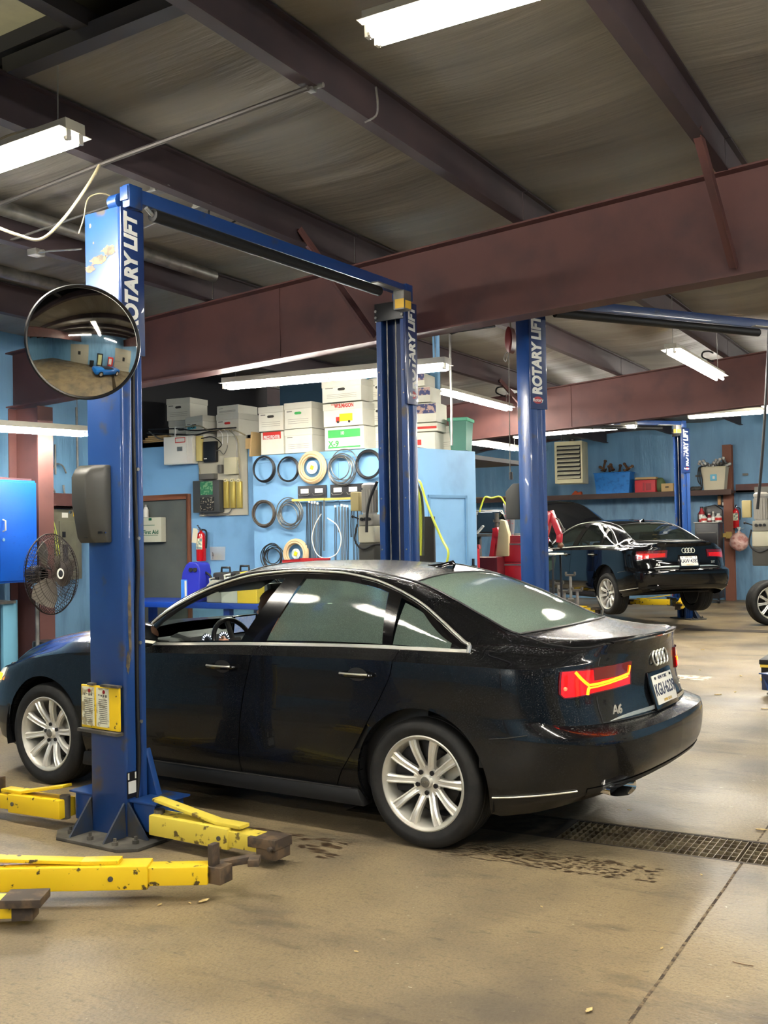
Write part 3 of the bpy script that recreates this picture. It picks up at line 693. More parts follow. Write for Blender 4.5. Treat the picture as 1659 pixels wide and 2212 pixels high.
# pale cables at the near post top
M_cable = mat('cream_cable', (150, 140, 112), .5)
mb = MB(); mb.tube(catmull([AY(250, 460, 4.40), AY(258, 425, 4.42), AY(275, 422, 4.42), AY(284, 455, 4.40)], 8), .012, 8); tag(mb.build('conduit_loop', M_cable), 'cream conduit loop over the near post top', 'cable')
mb = MB(); mb.tube(catmull([AY(250, 428, 4.42), AY(218, 418, 4.35), AY(190, 430, 4.3), AY(181, 470, 4.26), AY(170, 505, 4.22)], 8), .004, 6); tag(mb.build('thin_cable', M_cable), 'thin cream wire arching over the near post', 'cable')
mb = MB(); mb.tube(catmull([AY(215, 357, 4.3), AY(190, 400, 4.2), AY(140, 470, 4.1), AY(90, 516, 4.05), AY(40, 508, 4.0), AY(-20, 485, 3.95)], 8), .009, 8); tag(mb.build('power_cable', M_cable), 'cream power cable sagging at the upper left', 'cable')
mb = MB(); mb.tube(catmull([AY(102, 276, 3.72), AY(60, 281, 3.72), AY(20, 292, 3.7), AY(-10, 306, 3.7)], 8), .006, 8); tag(mb.build('lamp_lead', M_cable), 'short cream lead on top of the left ceiling light', 'cable')
# conduits on the roof steel
def pipe(name, pts, r, mt, label, cat='conduit', n=8, sm=0):
    mb = MB(); mb.tube(catmull(pts, sm) if sm else pts, r, n); return tag(mb.build(name, mt), label, cat)
pipe('conduit', [AZ(-20, 449, 3.86), AZ(215, 356, 3.88), AZ(665, 190, 3.98)], .015, mat('dull_conduit', (84, 80, 76), .5, .4), 'long conduit crossing under the purlins at upper left')
pipe('conduit', [AX(217, 357, -4.63), AX(275, 380, -4.63), AX(340, 406, -4.63), AX(432, 444, -4.63)], .010, M_galv, 'conduit along the lower flange of the purlin above the near lift')
pipe('conduit', [AX(0, 527, -6.2), AX(240, 443, -5.2), AX(337, 408, -4.63)], .009, M_galv, 'thin conduit behind the near post top')
pipe('conduit', [AX(304, 495, -5.4), AX(345, 477, -5.0), AX(430, 446, -4.63)], .006, M_galv, 'pale wire between the lift beam and a junction box')
pipe('conduit', [AY(78, 546, 5.4), AY(110, 542, 5.3), AY(176, 538, 5.2)], .006, M_galv, 'pale wire from the left junction box to the post')
pipe('vent_pipe', [(-5.95, 3.3, 3.97), (-5.95, 7.45, 3.97)], .055, M_galv, 'grey pipe along the purlin above the far end of the lift beam', 'pipe', 16)
pipe('vent_pipe', [(-7.2, 2.6, 3.92), (-7.2, 7.45, 3.92)], .055, M_galv, 'grey pipe at the left edge above the mirror', 'pipe', 16)
for n_, (u, v, Y, lab) in enumerate([(345, 407, None, 'junction box on the purlin above the near lift, left one'), (436, 445, None, 'junction box on the purlin above the near lift, right one'), (78, 546, 5.4, 'junction box at the left edge above the mirror'), (672, 190, 4.66, 'clamp where the long conduit meets the purlin')]):
    P = AY(u, v, Y) if Y else AX(u, v, -4.64); mb = MB(); mb.box(P, (.09, .09, .045) if n_ < 3 else (.04, .05, .04)); mb.cyl(P, P + Vector((.08, 0, 0)), .014, 8); mb.cyl(P, P - Vector((.08, 0, 0)), .014, 8); tag(mb.build('junction_box', M_galv, bevel=.004), lab, 'junction box')
pipe('black_cable', [AX(452, 450, -4.63), AX(452, 480, -4.63), AX(475, 492, -4.62), AX(515, 474, -4.62)], .007, M_black, 'black cable loop under the right junction box', 'cable', sm=6)
pipe('pull_chain', [AZ(812, 188, 4.05), AZ(816, 225, 4.0), AZ(812, 250, 4.0), AZ(788, 264, 3.98)], .006, M_galv, 'pale chain end hanging on the upper purlin', 'chain', sm=4)

# bare patches in the paint of the near post
def bare(nm, cx_, cz_, w2, h2, seed, fn):
    rnd = random.Random(seed); n = 40; mb = MB()
    mb.add([fn(cx_ + w2 * math.cos(a) * (1 + .5 * mnoise.noise((math.cos(a) * 2, math.sin(a) * 2, seed))) * (1 + .25 * rnd.uniform(-1, 1)), cz_ + h2 * math.sin(a) * (1 + .2 * rnd.uniform(-1, 1))) for a in [2 * PI * k / n for k in range(n)]], [tuple(range(n))])
    o = mb.build(nm, mat('bare_tan_primer', (104, 92, 68), .7, noise=(30, .45, .6), c2=(70, 64, 56)), L1C, fixn=False); return o
L1C = [c for c in children_of(L1) if c.name.startswith('column')][0]
bare('worn_patch', 1.515, 1.20, .012, .22, 3, lambda a, b: (-.1412, a, b))
bare('worn_patch', 1.53, .95, .014, .06, 4, lambda a, b: (-.1412, a, b))
for k_, (x_, z_, a_, b_) in enumerate([(.02, 3.16, .07, .025), (-.06, 3.20, .05, .03), (.09, 3.12, .04, .02), (.085, 3.36, .008, .012), (.06, 3.26, .006, .008)]): bare('worn_patch', x_, z_, a_, b_, 10 + k_, lambda a, b: (a, 1.5562, b))
# ================================================================ SALOON CARS
def paint(name, wet):
    m = bpy.data.materials.new(name); m.use_nodes = True
    nt = m.node_tree; n = nt.nodes; L = nt.links; b = n['Principled BSDF']
    b.inputs['Base Color'].default_value = rgb(10, 11, 13); b.inputs['Specular IOR Level'].default_value = 0.25
    b.inputs['Roughness'].default_value = 0.16 if wet else 0.10; b.inputs['Metallic'].default_value = 0.0
    b.inputs['Coat Weight'].default_value = 0.45; b.inputs['Coat Roughness'].default_value = 0.03
    tc = n.new('ShaderNodeTexCoord')
    if wet:   # rain drops: beads on the upward faces, fine mist on the sides
        ge = n.new('ShaderNodeNewGeometry'); sp = n.new('ShaderNodeSeparateXYZ'); L.new(ge.outputs['True Normal'], sp.inputs[0])
        up = n.new('ShaderNodeMapRange'); up.inputs[1].default_value = 0.88; up.inputs[2].default_value = 0.98; L.new(sp.outputs[2], up.inputs[0])
        def drops(scale, size):
            v = n.new('ShaderNodeTexVoronoi'); v.inputs['Scale'].default_value = scale; v.inputs['Randomness'].default_value = 1.0
            nz = n.new('ShaderNodeTexNoise'); nz.inputs['Scale'].default_value = scale * 0.8; L.new(tc.outputs['Object'], nz.inputs['Vector'])
            mx = n.new('ShaderNodeMix'); mx.data_type = 'RGBA'; mx.inputs[0].default_value = 0.012; L.new(tc.outputs['Object'], mx.inputs[6]); L.new(nz.outputs['Color'], mx.inputs[7])
            L.new(mx.outputs[2], v.inputs['Vector'])
            r = n.new('ShaderNodeMapRange'); r.interpolation_type = 'SMOOTHSTEP'; r.inputs[1].default_value = size; r.inputs[2].default_value = size * 0.25; L.new(v.outputs['Distance'], r.inputs[0])
            return r.outputs[0]
        big = drops(80, 0.38); small = drops(170, 0.32)
        mul = n.new('ShaderNodeMath'); mul.operation = 'MULTIPLY'; L.new(big, mul.inputs[0]); L.new(up.outputs[0], mul.inputs[1])
        m2 = n.new('ShaderNodeMath'); m2.operation = 'MULTIPLY'; L.new(small, m2.inputs[0]); m2.inputs[1].default_value = 0.07
        ad = n.new('ShaderNodeMath'); ad.operation = 'ADD'; L.new(mul.outputs[0], ad.inputs[0]); L.new(m2.outputs[0], ad.inputs[1])
        bp = n.new('ShaderNodeBump'); bp.inputs['Strength'].default_value = 1.0; bp.inputs['Distance'].default_value = 0.006
        L.new(ad.outputs[0], bp.inputs['Height']); L.new(bp.outputs[0], b.inputs['Normal']); L.new(bp.outputs[0], b.inputs['Coat Normal'])
        # thin road film low on the doors and sills
        sx = n.new('ShaderNodeSeparateXYZ'); L.new(tc.outputs['Object'], sx.inputs[0])
        lo = n.new('ShaderNodeMapRange'); lo.inputs[1].default_value = 0.55; lo.inputs[2].default_value = 0.25; lo.inputs[3].default_value = 0.16; lo.inputs[4].default_value = 0.34; L.new(sx.outputs[2], lo.inputs[0])
        ro = n.new('ShaderNodeMath'); ro.operation = 'MULTIPLY_ADD'; L.new(up.outputs[0], ro.inputs[0]); ro.inputs[1].default_value = 0.10; L.new(lo.outputs[0], ro.inputs[2]); L.new(ro.outputs[0], b.inputs['Roughness'])
        rc = n.new('ShaderNodeMath'); rc.operation = 'MULTIPLY_ADD'; L.new(up.outputs[0], rc.inputs[0]); rc.inputs[1].default_value = 0.04; rc.inputs[2].default_value = 0.03; L.new(rc.outputs[0], b.inputs['Coat Roughness'])
        cw = n.new('ShaderNodeMath'); cw.operation = 'MULTIPLY_ADD'; L.new(up.outputs[0], cw.inputs[0]); cw.inputs[1].default_value = -0.30; cw.inputs[2].default_value = 0.45; L.new(cw.outputs[0], b.inputs['Coat Weight'])
    return m
M_paint_wet = paint('wet_black_paint', True); M_paint_dry = paint('dry_black_paint', False)
def glassmat(name, col, fog, rough=0.03, drop=True):
    m = bpy.data.materials.new(name); m.use_nodes = True
    nt = m.node_tree; n = nt.nodes; L = nt.links; out = n['Material Output']; n.remove(n['Principled BSDF'])
    tr = n.new('ShaderNodeBsdfTransparent'); tr.inputs[0].default_value = rgb(*col)
    gl = n.new('ShaderNodeBsdfGlossy'); gl.inputs['Roughness'].default_value = rough
    df = n.new('ShaderNodeBsdfTranslucent'); df.inputs[0].default_value = (0.50, 0.66, 0.56, 1)
    d2 = n.new('ShaderNodeBsdfDiffuse'); d2.inputs[0].default_value = (0.46, 0.62, 0.52, 1)
    tc = n.new('ShaderNodeTexCoord')
    ms = n.new('ShaderNodeMixShader'); ms.inputs[0].default_value = 0.5; L.new(df.outputs[0], ms.inputs[1]); L.new(d2.outputs[0], ms.inputs[2])
    mf = n.new('ShaderNodeMixShader'); L.new(tr.outputs[0], mf.inputs[1]); L.new(ms.outputs[0], mf.inputs[2]); mf.inputs[0].default_value = fog
    lw = n.new('ShaderNodeLayerWeight'); lw.inputs[0].default_value = 0.5
    pw = n.new('ShaderNodeMath'); pw.operation = 'POWER'; L.new(lw.outputs['Facing'], pw.inputs[0]); pw.inputs[1].default_value = 3.5
    fr = n.new('ShaderNodeMath'); fr.operation = 'MULTIPLY_ADD'; L.new(pw.outputs[0], fr.inputs[0]); fr.inputs[1].default_value = 0.8; fr.inputs[2].default_value = 0.05
    mg = n.new('ShaderNodeMixShader'); L.new(fr.outputs[0], mg.inputs[0]); L.new(mf.outputs[0], mg.inputs[1]); L.new(gl.outputs[0], mg.inputs[2])
    if drop:
        v = n.new('ShaderNodeTexNoise'); v.inputs['Scale'].default_value = 230; L.new(tc.outputs['Object'], v.inputs['Vector'])
        r = n.new('ShaderNodeMapRange'); r.inputs[1].default_value = 0.46; r.inputs[2].default_value = 0.62; r.inputs[3].default_value = fog * 0.88; r.inputs[4].default_value = min(1, fog * 1.2)
        L.new(v.outputs[0], r.inputs[0]); L.new(r.outputs[0], mf.inputs[0])
        bp = n.new('ShaderNodeBump'); bp.inputs['Strength'].default_value = 0.10; bp.inputs['Distance'].default_value = 0.001; L.new(v.outputs[0], bp.inputs['Height']); L.new(bp.outputs[0], gl.inputs['Normal'])
    L.new(mg.outputs[0], out.inputs[0]); return m
G_side = glassmat('misted_side_glass', (150, 176, 160), 0.26)
G_rear = glassmat('misted_rear_glass', (140, 176, 156), 0.72)
G_front = glassmat('clear_glass', (222, 232, 226), 0.03, drop=False)
G_dry = glassmat('dark_glass', (120, 132, 126), 0.02, drop=False)
M_tyre = mat('tyre_rubber', (21, 21, 21), 0.7, noise=(20, .45, .7), c2=(32, 31, 29), bump=(60, .2, .002))
M_rim = mat('silver_alloy', (222, 220, 212), 0.32, 0.55)
M_rimin = mat('alloy_barrel', (186, 184, 174), 0.4, 0.5)
M_disc = mat('brake_disc', (58, 56, 54), 0.45, 0.7)
M_trimblk = mat('gloss_black_trim', (10, 10, 11), 0.12, coat=.6)
M_seat = mat('dark_leather', (34, 33, 34), 0.55)
M_int = mat('cabin_lining', (58, 58, 56), 0.7)
M_head = mat('pale_headliner', (120, 120, 114), 0.8)
M_sill = mat('satin_black_sill', (16, 16, 17), 0.5)
M_bright = mat('bright_trim', (226, 224, 214), 0.32, 0.85)
def red_lens(name, e):
    return mat(name, (150, 8, 10), 0.12, coat=1.0, emit=((255, 10, 6), e))

# --- outline of the lower body seen from above (left half), rear centre to front centre
PLAN = [(-1.075, 0), (-1.068, .22), (-1.045, .44), (-1.0, .62), (-.92, .76), (-.80, .85), (-.62, .905), (-.40, .925), (0, .935), (.5, .928), (1.1, .925), (1.7, .926), (2.4, .93), (2.91, .935), (3.15, .918), (3.38, .872), (3.58, .78), (3.72, .62), (3.80, .42), (3.835, .2), (3.84, 0)]
_pl = [Vector((x, y, 0)) for x, y in PLAN]
_plc = catmull(_pl, 24)
_arc = [0.0]
for i_ in range(1, len(_plc)): _arc.append(_arc[-1] + (_plc[i_] - _plc[i_ - 1]).length)
ARC = _arc[-1]
def plan(s):
    s = min(max(s, 0), 1) * ARC
    lo, hi = 0, len(_arc) - 1
    while hi - lo > 1:
        m_ = (lo + hi) // 2
        if _arc[m_] <= s: lo = m_
        else: hi = m_
    t = (s - _arc[lo]) / max(_arc[hi] - _arc[lo], 1e-9)
    p = _plc[lo].lerp(_plc[hi], t); return p.x, p.y
def plan_s(x=None, y=None, rear=True):   # arc position of a station
    best = None
    for i_ in range(len(_plc)):
        p = _plc[i_]
        if x is not None: e = abs(p.x - x)
        else: e = abs(p.y - y) + (0 if (p.x < 1) == rear else 9)
        if best is None or e < best[0]: best = (e, _arc[i_] / ARC)
    return best[1]
# rows: (z keys, width keys, x of the rear centre, x of the front centre)
ROWS = [
 ([(-1.07, .34), (-.9, .30), (-.6, .235), (-.3, .20), (.4, .20), (2.4, .20), (3.2, .20), (3.6, .2), (3.84, .22)], [(-1.07, .80), (-.6, .86), (0, .86), (3, .86), (3.8, .84)], -.93, 3.72),
 ([(-1.07, .385), (-.9, .35), (-.6, .30), (-.3, .27), (.4, .25), (2.4, .25), (3.2, .25), (3.84, .27)], [(-1.07, .90), (-.6, .905), (0, .89), (3, .89), (3.8, .92)], -1.02, 3.80),
 ([(-1.07, .46), (-.8, .44), (-.3, .38), (.4, .36), (2.4, .36), (3.84, .38)], [(-1.07, .93), (0, .925), (3.8, .93)], -1.06, 3.84),
 ([(-1.07, .58), (-.7, .58), (0, .55), (3.84, .52)], [(-1.07, .937), (1, .935), (3.8, .937)], -1.075, 3.845),
 ([(-1.07, .635), (-.7, .625), (0, .64), (3.84, .60)], [(-1.07, .93), (-.5, .935), (1, .934), (3.8, .93)], -1.065, 3.835),
 ([(-1.07, .668), (-.9, .672), (-.7, .69), (0, .74), (2.5, .70), (3.84, .63)], [(-1.07, .905), (-.8, .915), (-.5, .93), (1, .929), (3.8, .925)], -.995, 3.82),
 ([(-1.07, .77), (-.7, .79), (0, .82), (2.5, .78), (3.3, .70), (3.84, .66)], [(-1.07, .90), (-.8, .915), (-.5, .930), (1, .928), (3.8, .92)], -.962, 3.80),
 ([(-1.07, .88), (-.7, .89), (0, .90), (2.5, .86), (3.1, .79), (3.4, .735), (3.84, .69)], [(-1.07, .87), (-.8, .905), (-.5, .926), (1, .928), (3.8, .91)], -.955, 3.77),
 ([(-1.07, .965), (-.9, .955), (-.7, .945), (-.3, .950), (.2, .955), (1.15, .942), (2.0, .915), (2.6, .89), (3.1, .82), (3.4, .755), (3.84, .70)], [(-1.07, .83), (-.8, .885), (-.5, .918), (1, .926), (2.5, .922), (3.3, .90), (3.8, .90)], -.958, 3.76),
 ([(-1.07, 1.01), (-.9, .975), (-.7, .963), (-.3, .972), (.2, .977), (1.15, .965), (2.0, .935), (2.6, .912), (3.1, .84), (3.4, .77), (3.84, .705)], [(-1.07, .80), (-.8, .855), (-.5, .89), (1, .895), (2.5, .89), (3.3, .87), (3.8, .88)], -.962, 3.755),
 ([(-1.07, 1.058), (-1.0, 1.045), (-.92, 1.012), (-.80, .992), (-.66, .99), (-.45, 1.006), (-.25, 1.018), (.2, 1.018), (1.1, .999), (1.97, .964), (2.25, .955), (2.66, .945), (3.08, .865), (3.37, .785), (3.6, .73), (3.84, .71)], [(-1.07, .78), (-.9, .79), (-.7, .805), (-.3, .845), (1, .85), (2, .85), (2.6, .83), (3.2, .80), (3.8, .84)], -.974, 3.745),
]
NR = len(ROWS)
def _rowpt(r, s):
    bx, by = plan(s); Z, W, xr, xf = ROWS[r]
    x = bx
    if bx < -.3: x = -.3 + (bx + .3) * (xr + .3) / (-1.075 + .3)
    elif bx > 3.0: x = 3.0 + (bx - 3.0) * (xf - 3.0) / (3.84 - 3.0)
    if bx < -.6 and r >= 5: x += .10 * by * by * min(1, (-bx - .6) / .3)
    return Vector((x, by * lerpk(W, bx) / .937, lerpk(Z, bx)))
CREASE = (0, 1, 4, 5, 8, NR - 1)     # rows where the section has an edge
def belt(s, v):   # v in rows 0..NR-1
    r = min(int(v), NR - 2); t = v - r
    P = [_rowpt(k, s) for k in (max(r - 1, 0), r, r + 1, min(r + 2, NR - 1))]
    if t < 1e-6: return P[1]
    if r in CREASE: P[0] = P[1] - (P[2] - P[1])
    if (r + 1) in CREASE: P[3] = P[2] + (P[2] - P[1])
    a, b, c, d = P
    return 0.5 * ((2 * b) + (-a + c) * t + (2 * a - 5 * b + 4 * c - d) * t * t + (-a + 3 * b - 3 * c + d) * t ** 3)
def beltz(s, z):   # point of the side at height z
    lo, hi = 0.0, NR - 1.0
    for _ in range(26):
        m_ = (lo + hi) / 2
        if belt(s, m_).z < z: lo = m_
        else: hi = m_
    return belt(s, lo)
def sx(x): return plan_s(x=x)
# door gaps as x(z)
GAPB = [(.2, 1.225), (.395, 1.215), (.716, 1.174), (.98, 1.10), (1.1, 1.08)]
GAPR = [(.2, .58), (.34, .50), (.50, .39), (.65, .30), (.80, .21), (.90, .162), (1.03, .145)]
GAPF = [(.2, 2.30), (.5, 2.30), (.8, 2.24), (1.0, 2.16)]
def gx(g, z): return lerpk(g, z)
ARCH = [(0.0, .335, .388), (2.912, .335, .386)]

# --- upper body lines over x: rail is row NR-1; D top of the side windows, W edge of screens and roof, C centre line
DY = [(-.99, .70), (-.6, .70), (-.42, .72), (-.245, .80), (-.16, .775), (-.05, .735), (.12, .68), (.30, .645), (.46, .628), (.72, .617), (.98, .618), (1.26, .632), (1.58, .668), (1.85, .722), (2.02, .765), (2.12, .80), (2.4, .78), (3.75, .55)]
DZ = [(-.99, 1.055), (-.6, 1.04), (-.42, 1.05), (-.245, 1.045), (-.16, 1.085), (-.05, 1.150), (.12, 1.245), (.30, 1.318), (.46, 1.366), (.72, 1.403), (.98, 1.410), (1.26, 1.392), (1.58, 1.320), (1.85, 1.205), (2.02, 1.10), (2.12, .995), (2.4, .985), (3.0, .93), (3.4, .84), (3.75, .73)]
WY = [(-.99, .60), (-.6, .61), (-.42, .60), (-.2, .575), (.0, .545), (.2, .51), (.35, .52), (.6, .535), (1.0, .54), (1.40, .56), (1.6, .60), (1.9, .67), (2.12, .73), (2.3, .72), (3.75, .46)]
WZ = [(-.99, 1.056), (-.8, 1.062), (-.6, 1.070), (-.42, 1.088), (-.2, 1.175), (.0, 1.262), (.2, 1.335), (.35, 1.372), (.6, 1.413), (1.0, 1.426), (1.40, 1.40), (1.6, 1.345), (1.9, 1.22), (2.12, 1.07), (2.3, .985), (2.6, .99), (3.0, .95), (3.4, .86), (3.75, .735)]
CZ = [(-.99, 1.062), (-.8, 1.070), (-.6, 1.078), (-.42, 1.092), (-.2, 1.195), (.0, 1.290), (.2, 1.370), (.35, 1.408), (.6, 1.437), (1.0, 1.457), (1.25, 1.454), (1.45, 1.437), (1.6, 1.385), (1.9, 1.255), (2.2, 1.085), (2.3, 1.03), (2.6, 1.025), (3.0, .985), (3.4, .90), (3.6, .83), (3.75, .745)]
X0T, X1T = -.99, 3.745
def bow(x): return lerpk([(-.99, 0.0), (-.6, -.02), (-.42, -.05), (.2, -.01), (.6, 0), (1.4, .05), (2.2, .13), (2.6, .05), (3.4, 0)], x)
def rail(x):
    # belt rail point whose x equals x
    s = _railS(x); return _rowpt(NR - 1, s)
_RT = None
def _railS(x):
    global _RT
    if _RT is None:
        _RT = [( _rowpt(NR - 1, i / 800).x, i / 800) for i in range(801)]
        _RT.sort()
    lo, hi = 0, len(_RT) - 1
    if x <= _RT[0][0]: return _RT[0][1]
    if x >= _RT[-1][0]: return _RT[-1][1]
    while hi - lo > 1:
        m_ = (lo + hi) // 2
        if _RT[m_][0] <= x: lo = m_
        else: hi = m_
    a, b = _RT[lo], _RT[hi]; t = (x - a[0]) / max(b[0] - a[0], 1e-9); return a[1] + (b[1] - a[1]) * t
def upper(x, v):   # v: 0 rail, 1 D, 2 W, 3 centre
    B = rail(x)
    yD, zD = lerpk(DY, x), lerpk(DZ, x); yW, zW = lerpk(WY, x), lerpk(WZ, x); zC = lerpk(CZ, x)
    # near the ends the lines crowd inside the rail
    k = 1.0
    if x < -.45 or x > 2.3:
        yD = min(yD, B.y * .86); yW = min(yW, B.y * .68)
        if x < -.45:
            e = min(1, (-.45 - x) / .25); zD = zD * (1 - e) + (B.z * .55 + zC * .45) * e; zW = zW * (1 - e) + (B.z * .15 + zC * .85) * e
        else:
            zD = B.z + (zC - B.z) * .55; zW = B.z + (zC - B.z) * .86
            e = min(1, (x - 2.3) / .3)
    D = Vector((x, yD, zD)); W = Vector((x, yW, zW)); C = Vector((x, 0, zC))
    if v <= 1:
        P = B.lerp(D, v); bulge = .018 * 4 * v * (1 - v) if -.3 < x < 2.2 else .006 * 4 * v * (1 - v)
        P.y += bulge; P.z += bulge * .3; return P
    if v <= 2:
        t = v - 1; P = D.lerp(W, t); P.z += .012 * 4 * t * (1 - t); return P
    t = v - 2; y = W.y * (1 - t); q = max(y, 0.0) / max(W.y, 1e-6)
    return Vector((x + bow(x) * (1 - q * q), y, zC + (zW - zC) * q ** 2.2))
def upn(x, v, d):   # offset outwards
    e = .01; a = upper(x + e, v) - upper(x - e, v); b = upper(x, min(v + e, 3)) - upper(x, max(v - e, 0))
    n_ = a.cross(b)
    if n_.length < 1e-9: n_ = Vector((0, 0, 1))
    n_.normalize()
    if n_.z < 0: n_ = -n_
    return upper(x, v) + n_ * d
def bn(s, v, d):
    e = .002; a = belt(min(s + e, 1), v) - belt(max(s - e, 0), v); b = belt(s, min(v + .05, NR - 1)) - belt(s, max(v - .05, 0))
    n_ = a.cross(b)
    if n_.length < 1e-9: return belt(s, v)
    n_.normalize(); c = belt(s, v) - Vector((1.3, 0, .6))
    if n_.dot(c) < 0: n_ = -n_
    return belt(s, v) + n_ * d
def vz(s, z):
    lo, hi = 0.0, NR - 1.0
    for _ in range(24):
        m_ = (lo + hi) / 2
        if belt(s, m_).z < z: lo = m_
        else: hi = m_
    return lo
def mir(rows): return [[Vector((p.x, -p.y, p.z)) for p in r] for r in rows]

def cut_arch(o, flange=True):
    """remove the wheel openings from a side panel and pull its edge onto the arch circle"""
    bm = bmesh.new(); bm.from_mesh(o.data)
    for cx_, cz_, R in ARCH:
        def rr(v): return math.hypot(v.co.x - cx_, v.co.z - cz_)
        kill = [f for f in bm.faces if abs(f.calc_center_median().y) > .5 and math.hypot(f.calc_center_median().x - cx_, f.calc_center_median().z - cz_) < R and abs(f.calc_center_median().x - cx_) < R]
        if not kill: continue
        bmesh.ops.delete(bm, geom=kill, context='FACES')
        edge_v = set()
        for e in bm.edges:
            if len(e.link_faces) == 1:
                for v in e.verts:
                    if abs(rr(v) - R) < .035 and abs(v.co.y) > .5: edge_v.add(v)
        for v in edge_v:
            k = R / max(rr(v), 1e-6); nx = cx_ + (v.co.x - cx_) * k; nz = cz_ + (v.co.z - cz_) * k
            v.co.x = nx; v.co.z = nz
        if flange:
            ed = [e for e in bm.edges if len(e.link_faces) == 1 and all(v in edge_v for v in e.verts)]
            r = bmesh.ops.extrude_edge_only(bm, edges=ed)
            for v in [g for g in r['geom'] if isinstance(g, bmesh.types.BMVert)]:
                v.co.y -= .05 * (1 if v.co.y > 0 else -1)
            for g in r['geom']:
                if isinstance(g, bmesh.types.BMFace): g.smooth = True
            for e in ed: e.smooth = False
    bm.to_mesh(o.data); bm.free()

def make_wheel(parent, loc, side, mt_t, mt_r, spin=0.0, name='wheel', style=0):
    """wheel with its axle along y; side=+1 faces +y"""
    t = bpy.data.objects.new(name, None); COL.objects.link(t); t.parent = parent; t.location = loc
    R, w = .334, .122; S = side
    ax = (0, S, 0); rl = .2440
    mb = MB(); prof = [(rl - .008, -w * .86), (rl + .01, -w), (R - .035, -w * 1.02), (R - .008, -w * .88), (R, -w * .7), (R, -.06), (R - .006, -.055), (R, -.05), (R, -.018), (R - .006, -.013), (R, -.008), (R, .008), (R - .006, .013), (R, .018), (R, .05), (R - .006, .055), (R, .06), (R, w * .7), (R - .008, w * .88), (R - .022, w * .96), (R - .045, w * 1.03), (rl + .03, w * 1.01), (rl + .006, w * .93), (rl - .006, w * .88)]
    mb.lathe(prof, 96, (0, 0, 0), ax); mb.build('tyre', mt_t, t, ang=50)
    mb = MB(); mb.lathe([(rl - .004, w * .86), (rl + .002, w * .93), (rl - .004, w * .95), (rl - .014, w * .90), (rl - .022, w * .80), (rl - .035, w * .30), (rl - .045, -w * .2), (rl - .03, -w * .85)], 96, (0, 0, 0), ax)
    rim = mb.build('rim', mt_r, t, ang=50)
    # ten spokes in five pairs that meet at the hub in a V
    y0 = w * .42
    nsp = 5
    for k in range(nsp):
        for sgn in (-1, 1):
            th = 2 * PI * k / nsp + spin; thr = th + sgn * (.255 if style == 0 else .22)
            c0, s0 = math.cos(th + sgn * .33), math.sin(th + sgn * .33); c1, s1 = math.cos(thr + sgn * .04), math.sin(thr + sgn * .04)
            a = Vector((c0 * .050, 0, s0 * .050)); b = Vector((c1 * (rl - .016), 0, s1 * (rl - .016))); d = (b - a).normalized(); pr = Vector((-d.z, 0, d.x))
            rows = []
            for q in range(9):
                u = q / 8; c = a.lerp(b, u); ww = .021 + .004 * u - .004 * math.sin(PI * u); yy = y0 + .030 * math.sin(PI * min(u * 1.15, 1) * .5) + (.016 if u > .7 else 0.016 * u / .7)
                sec = [(-ww, -.028), (-ww, -.002), (-ww * .62, .006), (-ww * .3, .001), (ww * .3, .001), (ww * .62, .006), (ww, -.002), (ww, -.028)]
                rows.append([Vector((c.x + pr.x * e, S * (yy + hgt), c.z + pr.z * e)) for e, hgt in sec])
            mb = MB(); mb.grid(rows); mb.build('spoke', M_rim, rim, ang=28)
    mb = MB(); mb.lathe([(.002, y0 + .034), (.030, y0 + .032), (.034, y0 + .022), (.036, y0 + .010), (.05, y0 + .008), (.082, y0 + .014), (.086, y0 - .01), (.08, y0 - .035)], 40, (0, 0, 0), ax); mb.build('hub', M_rim, rim, ang=40)
    mb = MB(); mb.lathe([(.002, y0 + .036), (.026, y0 + .035), (.0285, y0 + .031)], 32, (0, 0, 0), ax)
    cap = mb.build('centre_cap', mat('cap_grey', (130, 130, 126), .3, .8), rim)
    for k in range(4):
        mb = MB(); cx_ = (k - 1.5) * .0105; cz_ = 0
        mb.tube([(cx_ + .0075 * math.cos(i_ * PI / 6), S * (y0 + .0365), .0075 * math.sin(i_ * PI / 6)) for i_ in range(12)], .0010, 5, True)
        mb.build('ring', M_chrome, cap)
    for k in range(5):
        th = 2 * PI * (k + .5) / 5 + spin; mb = MB(); c = Vector((math.cos(th) * .0565, S * (y0 + .012), math.sin(th) * .0565))
        mb.cyl(c, c + Vector((0, S * .008, 0)), .0125, 14); mb.build('bolt_hole', M_blackp, rim)
    mb = MB(); mb.lathe([(.06, -.005), (.16, -.005), (.165, -.012), (.165, -.025)], 56, (0, 0, 0), ax); mb.lathe([(.0, .012), (.07, .010), (.075, -.01)], 40, (0, 0, 0), ax); mb.build('brake_disc', M_disc, t)
    mb = MB(); mb.box((-.10, S * -.005, .07), (.11, .05, .13), M=Matrix.Rotation(.6, 3, 'Y')); mb.build('brake_caliper', M_rimin, t, bevel=.01)
    mb = MB(); mb.lathe([(.0, -.10), (rl - .03, -.10)], 40, (0, 0, 0), ax); mb.build('dark_backing', M_black, t)
    return t

def panel(name, rows, mt, parent, both=True, cut=False, crease=32, **k):
    out = []
    for m_ in ((0, 1) if both else (0,)):
        mb = MB(); mb.grid(rows if m_ == 0 else mir(rows)); o = mb.build(name, mt, parent, ang=crease, **k)
        if cut: cut_arch(o)
        out.append(o)
    return out
def frange(a, b, n): return [a + (b - a) * i_ / n for i_ in range(n + 1)]
VS = []
for r_ in range(NR - 1): VS += [r_ + q / (8 if r_ in (2, 3, 6, 7) else 6) for q in range(8 if r_ in (2, 3, 6, 7) else 6)]
VS.append(NR - 1.0)

